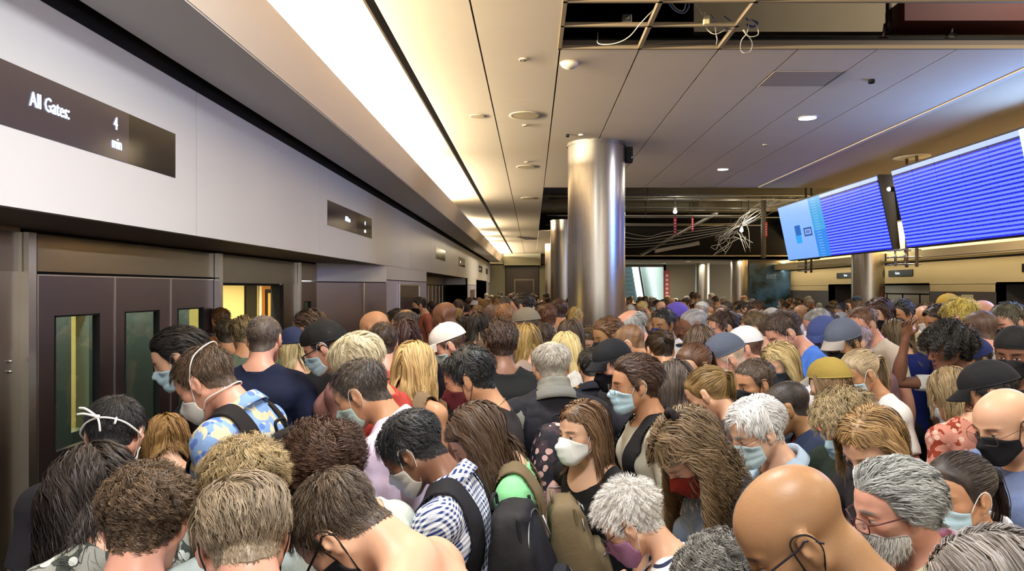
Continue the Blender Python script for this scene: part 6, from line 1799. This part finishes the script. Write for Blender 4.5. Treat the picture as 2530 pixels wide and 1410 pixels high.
P(1112, 850, 4.30, 98, 24, 'person with white baseball cap facing left', hair='short', hc='5a4030', hat='cap', hatcol='e6dfd4', tc='17181e', skinc='pink', mask='sage')
P(1410, 826, 5.40, 8, 8, 'person with long brown hair right beside the steel column, seen from behind', sex='f', hair='long', hc='44362c', tc='3a3230')
P(1398, 866, 4.45, -12, 14, 'person with long platinum blond hair and white top, seen from behind', sex='f', hair='long', hc='d2bd84', tc='d4d2ce')
P(1456, 842, 5.49, 150, 22, 'smaller person with long brown hair and pale mask beside the steel column', sex='f', hair='bob', hc='4c3c26', mask='paleblue', tc='18181c')
P(1504, 828, 4.72, 110, 14, 'person with orange-brown hair and large black mask right of the column', hair='back', hc='5e4026', mask='black', tc='26242a', skinc='bronze', hL=.035)
P(1560, 806, 5.08, 88, 20, 'person with bald crown, grey-white side hair and glasses', hair='side', hc='a7a8a6', baldtop=1.05, glasses=('3a1c18', .0016, 'rect'), tc='b8b4b8', skinc='pink')
P(1558, 846, 4.40, 70, 24, 'person with tan shaved head and pale blue mask', hair='buzz', hc='7c5c40', mask='blue', tc='c8a484', skinc='tan', hL=.004)
P(1516, 898, 3.66, 116, 16, 'person with black baseball cap and black mask beside the yellow strap', hair='short', hc='1c1816', hat='cap', hatcol='15171c', mask='black', tc='2a2c36', skinc='pink')
p_yel = P(1462, 905, 4.12, 5, 10, 'person in a dark jacket with mustard yellow backpack straps', hair='short', hc='16130f', tc='1d1f2a', top='jacket', skinc='olive')
p_pil = P(1640, 800, 5.55, 132, 6, 'person with black hair, navy mask and white uniform shirt with gold shoulder boards', hair='side', hc='17171a', mask='navy', top='shirt', tc='e8e6ec', skinc='bronze', hL=.03)
P(1674, 788, 5.89, 120, 16, 'person with purple baseball cap behind the white uniform shirt', hair='short', hc='1a1614', hat='cap', hatcol='5a4cae', tc='4a5470', skinc='brown')
P(1716, 800, 5.34, 92, 16, 'person with cropped grey hair and white shirt, head bowed, brown skin', hair='buzz', hc='8c8c90', top='shirt', tc='dcd8e2', skinc='brown')
P(1731, 848, 4.61, 5, 12, 'person with long straight brown hair in front of the white uniform shirts', sex='f', hair='long', hc='584636', tc='c0a068', hL=.34)
P(1632, 864, 4.12, 15, 24, 'person with dark brown hair in a low bun, seen from behind', sex='f', hair='bun', hc='35230f', tc='4a4034', skinc='tan')
P(1790, 808, 5.01, 96, 12, 'person with dark red-brown hair facing left beside the slate cap', hair='side', hc='3a2620', tc='2c2430', skinc='pink', mask='blue')
P(1844, 858, 4.34, 78, 14, 'person with plain white baseball cap directly behind the slate cap', hair='short', hc='6a4a3c', hat='cap', hatcol='dcdce0', top='polo', tc='cfd8ea', skinc='pink')
P(1872, 812, 4.74, 60, 10, 'person with short sandy brown hair and dark shirt left of the royal blue shirt', hair='short', hc='55452e', tc='15161c', skinc='fair', hL=.022)
P(1938, 818, 4.35, 95, 28, 'person with brown hair and royal blue shirt, head bowed', hair='side', hc='42332a', tc='4a7ad8', skinc='pink', girth=.10, hL=.03, mask='paleblue', lean=14)
P(2022, 800, 5.48, 88, 20, 'person with cropped grey hair and white mask above the blue cap', hair='short', hc='8c8a88', mask='white', tc='7c9cc4', skinc='pink', hL=.014)
P(2036, 832, 4.58, 120, 16, 'person with blue baseball cap and dark floral top', sex='f', hair='bob', hc='1c1616', hat='cap', hatcol='3c4a80', mask='darkgrey', tc='5c4a64', tpat=('floral', '2a1c30', '8a6c8c'), skinc='tan', hL=.16)
P(2134, 798, 5.08, 108, 20, 'person with sandy receding hair, pale blue mask and white shirt with navy shoulder', hair='short', hc='6a4c3a', recede=.02, mask='blue', tc='cbbfae', skinc='pink')
P(2118, 846, 4.79, 90, 14, 'person with lilac grey hair behind the grey and slate cap', sex='f', hair='short', hc='9a8a94', tc='9c8a98')
P(2226, 776, 6.00, 116, 8, 'person with thick dark hair and cream shirt near the right-hand wall', hair='back', hc='2e261c', tc='d2c49c', skinc='tan', girth=.1)
P(2172, 776, 5.70, 112, 8, 'person with brown hair and tank top near the right-hand columns', sex='f', hair='bob', hc='422618', top='tank', tc='c8b890', skinc='fair', mask='black', hL=.10, dens=.3)
P(2216, 826, 5.38, 15, 14, 'person with long brown hair and royal navy top, seen from behind', sex='f', hair='long', hc='58482e', tc='14246a', hL=.32)
P(2374, 782, 5.10, 40, 18, 'person with lemon blond hair beside the shaved head', sex='f', hair='tousled', hc='c6b25c', tc='b8b49a')
P(2322, 792, 5.40, 95, 14, 'person with dark brown hair and lilac top behind the raised arm', sex='f', hair='bob', hc='2c1c14', tc='8c7484', skinc='tan', hL=.12)
P(2284, 786, 6.40, 180, 10, 'distant bald person with white mask facing the camera near the orange doorway', hair='bald', mask='white', tc='b0a0a8', skinc='tan')
P(2492, 794, 4.52, 105, 16, 'person with grey-brown hair, black mask and light blue shirt with straps', hair='short', hc='4c4838', mask='black', top='shirt', tc='9cc4dc', skinc='pink')
P(2426, 776, 5.90, 20, 4, 'distant bald person just above the shaved head', hair='bald', tc='5a544a', skinc='pink')
P(2344, 760, 7.2, 100, 4, 'person with mustard cap standing before the brown poster', hair='short', hc='5a4420', hat='cap', hatcol='a88430', tc='6c604c', skinc='tan')

# middle distance, left of the column
P(1100, 778, 6.33, 85, 8, 'bald brown-skinned person in front of the far train doors', hair='bald', skinc='brown', tc='3a2620')
P(1180, 806, 6.15, 15, 10, 'person with dark long hair left of the dark brown head', sex='f', hair='bob', hc='241a14', tc='3a342c', hL=.22)
P(1216, 786, 6.46, 40, 12, 'person with grey-brown hair beside the ginger head', hair='short', hc='6e5a50', tc='564c44', skinc='pink')
P(1248, 786, 5.89, 8, 10, 'person with short ginger hair and red neck, seen from behind', hair='short', hc='8a6444', tc='6a5c50', skinc='pink')
P(1290, 756, 6.85, 80, 8, 'person with brown cap-like dark hair and navy top above the crowd', hair='back', hc='2a221e', tc='1b2740', skinc='pink')
P(1302, 802, 5.58, 75, 10, 'person with grey baseball cap left of the blond face', hair='short', hc='5a4c40', hat='cap', hatcol='7c7668', tc='2a2c36', skinc='tan')
P(1300, 844, 4.76, 30, 16, 'person with golden blond hair half hidden by the grey-haired head', sex='f', hair='bob', hc='8f7440', tc='9c8a80', hL=.22)
P(1350, 786, 6.00, 25, 8, 'person with auburn hair just left of the steel column', hair='short', hc='54301a', tc='2e2420', skinc='bronze')
P(1344, 836, 5.11, 10, 14, 'person with dark brown cropped hair above the grey-haired head', hair='short', hc='3c2c20', tc='7a4a50', skinc='pink')
P(1380, 768, 7.15, 20, 6, 'person with rusty brown hair near the foot of the column', hair='short', hc='3c1e12', tc='a08468', skinc='tan')

# ---- things people carry and special details
def on_shirt(p, txt, size, x, z, mat, name='lettering', squeeze=1.0):
    """lettering printed on the chest, wrapped on the cloth"""
    T = p['T']; M = np.eye(4); M[:3, 0] = (-1, 0, 0); M[:3, 1] = (0, 0, 1); M[:3, 2] = (0, 1, 0)
    o = text_obj(txt, size, M, mat, p['shirt'], name=name, ext=.0006, align_='CENTER', squeeze=squeeze)
    me = o.data; n = len(me.vertices); co = np.empty(n * 3, np.float32); me.vertices.foreach_get('co', co); co = co.reshape(-1, 3).astype(float)
    lift = co[:, 1].copy(); co[:, 0] += x; co[:, 2] += z
    # surface depth by nearest cloth vertices in rest pose
    me2 = p['shirt'].data; m = len(me2.vertices); rv = np.empty(m * 3, np.float32); me2.attributes['rest'].data.foreach_get('vector', rv); rv = rv.reshape(-1, 3); pv = np.empty(m * 3, np.float32); me2.vertices.foreach_get('co', pv); pv = pv.reshape(-1, 3)
    fr = (rv[:, 1] > 0) & (np.abs(rv[:, 0]) < .17) & (rv[:, 2] > 1.0)
    rv, pv = rv[fr], pv[fr]
    out = np.zeros_like(co)
    for i in range(n):
        d = (rv[:, 0] - co[i, 0]) ** 2 + (rv[:, 2] - co[i, 2]) ** 2; k = np.argsort(d)[:6]; w = 1 / (d[k] + 1e-6); w /= w.sum()
        out[i] = (pv[k] * w[:, None]).sum(0) + ((co[i] - (rv[k] * w[:, None]).sum(0)) * np.array([1, 0, 1])) + np.array([0, .004 + lift[i], 0])
    me.vertices.foreach_set('co', out.astype(np.float32).ravel()); me.update(); return o
M_print = plain('shirt_print', 'd2d0c6', .8)
for t, z in (('VING', 1.325), ('ICK', 1.262), ('E', 1.199)): on_shirt(p_kn, t, .062, .01, z, M_print, squeeze=.9)

backpack(p_chk, 'black backpack with grey zip on the gingham shirt', '1c1c20', '242428', size=(.33, .50, .20))
backpack(p_wav, 'olive brown backpack worn behind the long wavy brown hair', '6a5c44', '5e523c', size=(.28, .40, .17), dz=-.07)
backpack(p_blo, 'soft tan leather backpack of the long blond hair', '75614a', '6a5640', size=(.26, .36, .14))
backpack(p_gsc, 'dark backpack with satin pink print on the grey-haired back', '20202a', 'b08c88', size=(.32, .46, .20), pat=('print', '3a2c34', 'c8a49c'))
backpack(p_yel, 'black backpack with mustard yellow straps', '191a22', '191a22', strap='b8862c', size=(.30, .44, .18))
backpack(p_flo, 'black backpack of the blue floral shirt', '1a1718', '201c1c', size=(.30, .46, .18))
backpack(p_glb, 'black backpack of the beige t-shirt', '17161a', '201e22', size=(.30, .44, .17))
backpack(p_cor, 'dark brown backpack on the coral shirt', '33221c', '33221c', size=(.28, .42, .16))
phone(p_chk, 'L', 'white-edged phone in the brown hand below the gingham collar', col='e6e2d8')
phone(p_cur, 'R', 'phone held under the long curly hair', col='202024')

def straps_up(p):
    """white mask strings tied in a bow over black hair"""
    M = p['M']; mb = MB()
    mb.tube(bez([(-.086, -.02, -.01), (-.083, -.062, .000), (-.052, -.108, .020), (.0, -.132, .028), (.052, -.108, .020), (.083, -.062, .000), (.086, -.02, -.01)], 8), .0032, n=6)
    mb_head(mb, M)
    mb.v = [v for v in mb.v]; o = mb.build('mask_string', plain('string_white', 'ecebe6', .8), p['root'])
    k = MB(); c = np.array([-.012, -.138, .028])
    k.tube(bez([c, c + [-.03, -.018, .022], c + [-.055, -.006, .030]], 6), .0036, n=6); k.tube(bez([c, c + [-.03, -.020, .006], c + [-.056, -.010, .008]], 6), .0036, n=6)
    k.tube(bez([c, c + [.012, -.012, -.022], c + [.016, -.004, -.048]], 6), .0034, n=6); k.tube(bez([c + [.05, .015, .0], c + [.052, .006, -.014], c + [.05, .008, -.022]], 6), .0034, n=6)
    k.tube([c + [-.006, -.004, 0], c + [.006, -.004, 0]], .007, n=8)
    mb_head(k, M).build('bow', plain('string_white', 'ecebe6', .8), o)
straps_up(p_tie)
def scrunchie(p, c, r=.022, col='1c1618', name='scrunchie'):
    mb = MB(); t = np.linspace(0, 2 * math.pi, 24, endpoint=False); mb.tube(np.stack([c[0] + r * np.cos(t), c[1] + .006 * np.sin(5 * t), c[2] + r * np.sin(t)], 1), .011 + .002 * np.sin(t * 9), n=8, closed=True)
    mb_head(mb, p['M']).build(name, cloth_mat(col), p['root'])
scrunchie(p_cur, (-.02, -.045, .140)); scrunchie(p_pny, (0, -.135, .03), .016, '202020', 'hair_tie')
def board(p, col='c8a850'):
    for sx in (-1, 1):
        mb = MB().rbox(sx * .135 - .024, sx * .135 + .024, -.075, .045, 1.478, 1.490, .004); mb.v = [apply(p['M'][1], v) for v in mb.v]; o = mb.build('shoulder_board', cloth_mat('1c2238'), p['shirt'])
        mb = MB()
        for k in range(3): mb.box(sx * .135 - .022, sx * .135 + .022, .010 + .014 * k - .03, .016 + .014 * k - .03, 1.489, 1.492)
        mb.v = [apply(p['M'][1], v) for v in mb.v]; mb.build('gold_stripes', plain('gold', col, .4, .5), o)
board(p_pil)
def hat_mark(p, col='e8e8ea'):
    mb = MB().rbox(-.018, .018, .112, .118, .088, .112, .002); mb_head(mb, p['M']).build('cap_logo', cloth_mat(col), p['root'])
def gaiter(p, col, z0=1.445, z1=1.535, pat=None):
    T = p['T']
    V, Q, W = cut(T, lambda P, u, arm: np.minimum(np.minimum(P[:, 2] - z0 - .2 * (P[:, 1] < -2), z1 - P[:, 2] - .25 * P[:, 1]), .10 - np.abs(P[:, 0])) * np.where(arm > .5, -1, 1), .020, fold=.005, smooth=4)
    mesh_np('neck_gaiter', skin(V, W, p['M']), Q, mats=[cloth_mat(col)], parent=p['root'], attrs={'rest': V})
gaiter(p_gsc, '77776f', 1.44, 1.56)
def necklace(p):
    t = np.linspace(0, 2 * math.pi, 40, endpoint=False); V = np.stack([.078 * np.sin(t), -.020 + .072 * np.cos(t), 1.478 - .040 * np.cos(t)], 1)
    W = skin_weights(V); W[:, 3] *= .1; W[:, 4:] = 0; W /= W.sum(1)[:, None]; MB().tube(skin(V, W, p['M']), .0016, n=5, closed=True).build('necklace', plain('silver', 'd8d0c0', .3, .9), p['root'])
necklace(p_mar)
def hair_clip(p):
    mb = MB().rbox(-.050, -.042, -.005, .030, .112, .120, .003); mb_head(mb, p['M']).build('hair_clip', M_dark, p['root'])

def beard(p, col, depth=.010):
    """trimmed beard along the jaw, with short strands"""
    T, M = p['T'], p['M']
    def g(P, u, arm):
        q = P - HC; jaw = np.minimum(-.040 - q[:, 2] + .25 * np.clip(q[:, 1] - .06, 0, 1), q[:, 1] - .012)
        return np.where((q[:, 2] > -.130) & (arm < .5) & (P[:, 2] > 1.49) & (np.hypot(q[:, 0] / .020, (q[:, 2] + .061) / .009) > 1), jaw, -1)
    V, Q, W = cut(T, g, lambda P, u, arm: np.full(len(P), depth * .6), fold=.002, smooth=2, rim=.006, seed=4)
    r = np.random.default_rng(8); n = 1800; fi = r.integers(0, len(Q), n); b = r.dirichlet([1, 1, 1, 1], n); root = (V[Q[fi]] * b[:, :, None]).sum(1)
    d = (root - HC) * np.array([.6, .7, 0]) + np.array([0, .01, -.10]); d /= np.linalg.norm(d, axis=1)[:, None]; d += r.normal(0, .18, (n, 3))
    L_ = r.uniform(.010, .022, n)[:, None]; side = np.cross(d, root - HC); side /= np.linalg.norm(side, axis=1)[:, None]; w = .0009
    P4 = np.stack([root + side * w, root - side * w, root + d * L_ - side * w * .3, root + d * L_ + side * w * .3], 1).reshape(-1, 3)
    Q4 = np.arange(4 * n).reshape(n, 4) + len(V)
    VV = np.concatenate([V, P4]); mesh_np('beard', apply(M[3], VV), np.concatenate([Q, Q4]), mats=[hair_mat(col)], parent=p['root'], attrs={'rnd': r.uniform(.3, .9, len(VV))})
beard(p_gm, 'b4b0a8')
# ------------------------------------------------------------------ the packed crowd farther back: copies of a dozen built figures
def proto(i, **k):
    p = P(1315, 740, 9.0, 0, k.pop('pitch', 10), 'proto', lod=2, dens=k.pop('dens', .09), **k); return p['root'], p
protos = []
for i, k in enumerate((dict(hair='short', hc='241c18', pitch=18), dict(hair='back', hc='4a3626', pitch=6), dict(hair='short', hc='5a4632', pitch=24, girth=.1), dict(hair='bald', pitch=10),
                       dict(hair='short', hc='8f8c88', pitch=12, mask='black'), dict(hair='short', hc='241c18', hat='cap', hatcol='20243a', pitch=14), dict(hair='short', hc='241c18', pitch=8, mask='blue'),
                       dict(hair='bob', hc='3a2a20', sex='f', pitch=12, dens=.12), dict(hair='long', hc='8a6c40', sex='f', pitch=8, dens=.12, hL=.34), dict(hair='bob', hc='b09860', sex='f', pitch=20, dens=.12, hL=.2),
                       dict(hair='bun', hc='2a1c14', sex='f', pitch=14, dens=.12), dict(hair='tousled', hc='6a5a40', sex='f', pitch=16, mask='white'))):
    protos.append(proto(i, **k)[0])
HAIRS = ['1d1815', '241c18', '2e241e', '3a2c22', '3a2c22', '4a3828', '5a4632', '6e5a40', '8a7048', 'a89058', '8f8c88', 'c4beb4']
TOPS = ['17181c', '1c2030', '2a2c32', '3c3c40', '5a5450', '8c877e', 'c8c4bc', 'dcdad6', '34466a', '4a7ab0', '6a3a38', '9c5c50', '4c5c48', 'a89878', '70605c', 'b8b0c0']
crng = np.random.default_rng(42)
taken = [(o.location.x, o.location.y) for o in COL.objects if o.name.split('.')[0] == 'person' and o['label'] != 'proto']
cols = [(.82, 8.8), (.86, 18.7), (.90, 28.6), (8.05, 16.5), (6.8, 22.6), (6.36, 25.7)]
spots = []
y = 5.5
while y < 34:
    st_ = .56 + .010 * (y - 5)
    x = -2.05 + crng.uniform(0, st_)
    while x < 8.7:
        xx, yy = x + crng.uniform(-.09, .09), y + crng.uniform(-.16, .16)
        u = VPX + xx / yy * F_PX
        ok = -10 < u < 2540 and all((xx - a) ** 2 + (yy - b) ** 2 > .27 for a, b in taken) and all((xx - a) ** 2 + (yy - b) ** 2 > .42 for a, b in cols)
        if yy > 23.3 and xx > 1.1 and not (3.6 < xx < 5.0 and yy < 26.6) : ok = ok and yy < 26.4 and not (yy > 23.3 and xx > 6.9)
        if yy > 21.5 and 1.2 < xx < 1.9: ok = False
        if xx > 4.5 + .12 * max(0, 14 - yy) and crng.uniform() < .22: ok = False
        if xx < -1.98: ok = False
        if ok: spots.append((yy, xx)); taken.append((xx, yy))
        x += st_ + crng.uniform(0, .10)
    y += st_ * .86
spots.sort()
N_IND = 330 - 96 - len(protos)
N_IND = 205
def zone(x, y):
    if y < 8.5: z = 'just beyond the named faces' if False else ('in the packed crowd before the big steel column' if x < 1.4 else 'in the packed crowd under the farther display bank')
    elif x < .9: z = 'far along the left train doors, mostly hidden in the packed crowd'
    elif x < 4.5: z = 'in the packed crowd under the open far ceiling'
    else: z = 'in the packed crowd near the right-hand wall'
    return z
def hname(hc, i):
    if i == 3: return 'bald'
    if i == 5: return 'dark-capped'
    v = sum(lin(hc)[:3])
    return 'dark-haired' if v < .09 else ('brown-haired' if v < .35 else ('grey-haired' if hc in ('8f8c88', 'c4beb4') else 'fair-haired'))
skn = ['fair', 'pink', 'tan', 'bronze', 'tan', 'brown', 'pink']
for k in list(SKINS): skin_mat(k, SKINS[k])
def copy_person(src, x, y, rz_, sc, hc, tc, sk, label, grp):
    r = src.copy(); COL.objects.link(r); r.location = (x, y, 0); r.rotation_euler = (0, 0, rz_); r.scale = (sc,) * 3; r['label'] = label; r['group'] = grp
    for ch in list(src.children):
        c = ch.copy(); COL.objects.link(c); c.parent = r; nm = ch.name.split('.')[0]
        mt = {'hair': lambda: hair_mat(hc), 't_shirt': lambda: cloth_mat(tc), 'body': lambda: skin_mat(sk, SKINS[sk]), 'baseball_cap': lambda: cloth_mat(TOPS[int(x * 997) % len(TOPS)])}.get(nm)
        if mt: c.material_slots[0].link = 'OBJECT'; c.material_slots[0].material = mt()
        for g in ch.children:
            d = g.copy(); COL.objects.link(d); d.parent = c
            if nm == 'baseball_cap': d.material_slots[0].link = 'OBJECT'; d.material_slots[0].material = c.material_slots[0].material
    return r
first = set(); rest_spots = []
for n, (yy, xx) in enumerate(spots):
    i = int(crng.integers(0, len(protos))); hc = HAIRS[int(crng.integers(0, len(HAIRS)))]; tc = TOPS[int(crng.integers(0, len(TOPS)))]; sk = skn[int(crng.integers(0, len(skn)))]
    ang = R(crng.choice([crng.uniform(-30, 40), crng.uniform(40, 110), crng.uniform(70, 125)])); sc = crng.normal(.985 if i < 7 else .935, .035)
    if n >= N_IND: rest_spots.append((xx, yy, ang, sc, i)); continue
    zn = zone(xx, yy); src = protos[i]; hn = hname(hc, i)
    copy_person(src, xx, yy, ang, sc, hc, tc, sk, '%s person %s' % (hn, zn), '%s people %s' % (hn, zn))
# everyone still farther back: one uncountable mass of upper bodies
VV, QQ, MI, off = [], [], [], 0
T2 = template('m', 2)
mass_m = [skin_mat('tan', SKINS['tan']), cloth_mat('2a2c32'), hair_mat('2e241e'), cloth_mat('8c877e'), hair_mat('5a4632'), cloth_mat('34466a'), hair_mat('8f8c88')]
keep = T2.fc[:, 2] > 1.0
Qk = T2.Q[keep]; us = np.unique(Qk); rm = -np.ones(len(T2.V), int); rm[us] = np.arange(len(us)); Qk = rm[Qk]; fck = T2.fc[keep]
for xx, yy, ang, sc, i in rest_spots:
    Mp = pose_mats(float(crng.uniform(4, 24)))
    Vp = skin(T2.V[us], T2.W[us], Mp)
    hd = (hair_d(fck - HC) > 0) & (fck[:, 2] > 1.5)
    cl = (fck[:, 2] < 1.45)
    hi_ = int(crng.choice([2, 2, 4, 6])); ci_ = int(crng.choice([1, 3, 5])); mi = np.where(hd, hi_, np.where(cl, ci_, 0))
    if i == 3: mi = np.where(hd, 0, mi)
    hv = np.unique(Qk[hd]); Nn = T2.N[us][hv]; Vp[hv] += (Nn @ Mp[3][:3, :3].T) * .012
    Vp = Vp * sc; c_, s_ = math.cos(ang), math.sin(ang)
    Vw = np.stack([c_ * Vp[:, 0] - s_ * Vp[:, 1] + xx, s_ * Vp[:, 0] + c_ * Vp[:, 1] + yy, Vp[:, 2]], 1)
    VV.append(Vw); QQ.append(Qk + off); MI.append(mi); off += len(Vw)
if VV:
    V_ = np.concatenate(VV)
    o = mesh_np('distant_crowd', V_, np.concatenate(QQ), mats=mass_m, mat_idx=np.concatenate(MI), attrs={'rest': np.tile(T2.V[us], (len(VV), 1)), 'rnd': crng.uniform(.2, .8, len(V_))})
    tag(o, 'mass of tiny heads at the very back of the platform under the low ceiling', 'crowd', kind='stuff')
for r in protos:
    for ch in list(r.children):
        for g in list(ch.children): bpy.data.objects.remove(g)
        bpy.data.objects.remove(ch)
    bpy.data.objects.remove(r)
print('CROWD', len(spots), 'individual', min(N_IND, len(spots)), 'mass', len(rest_spots))
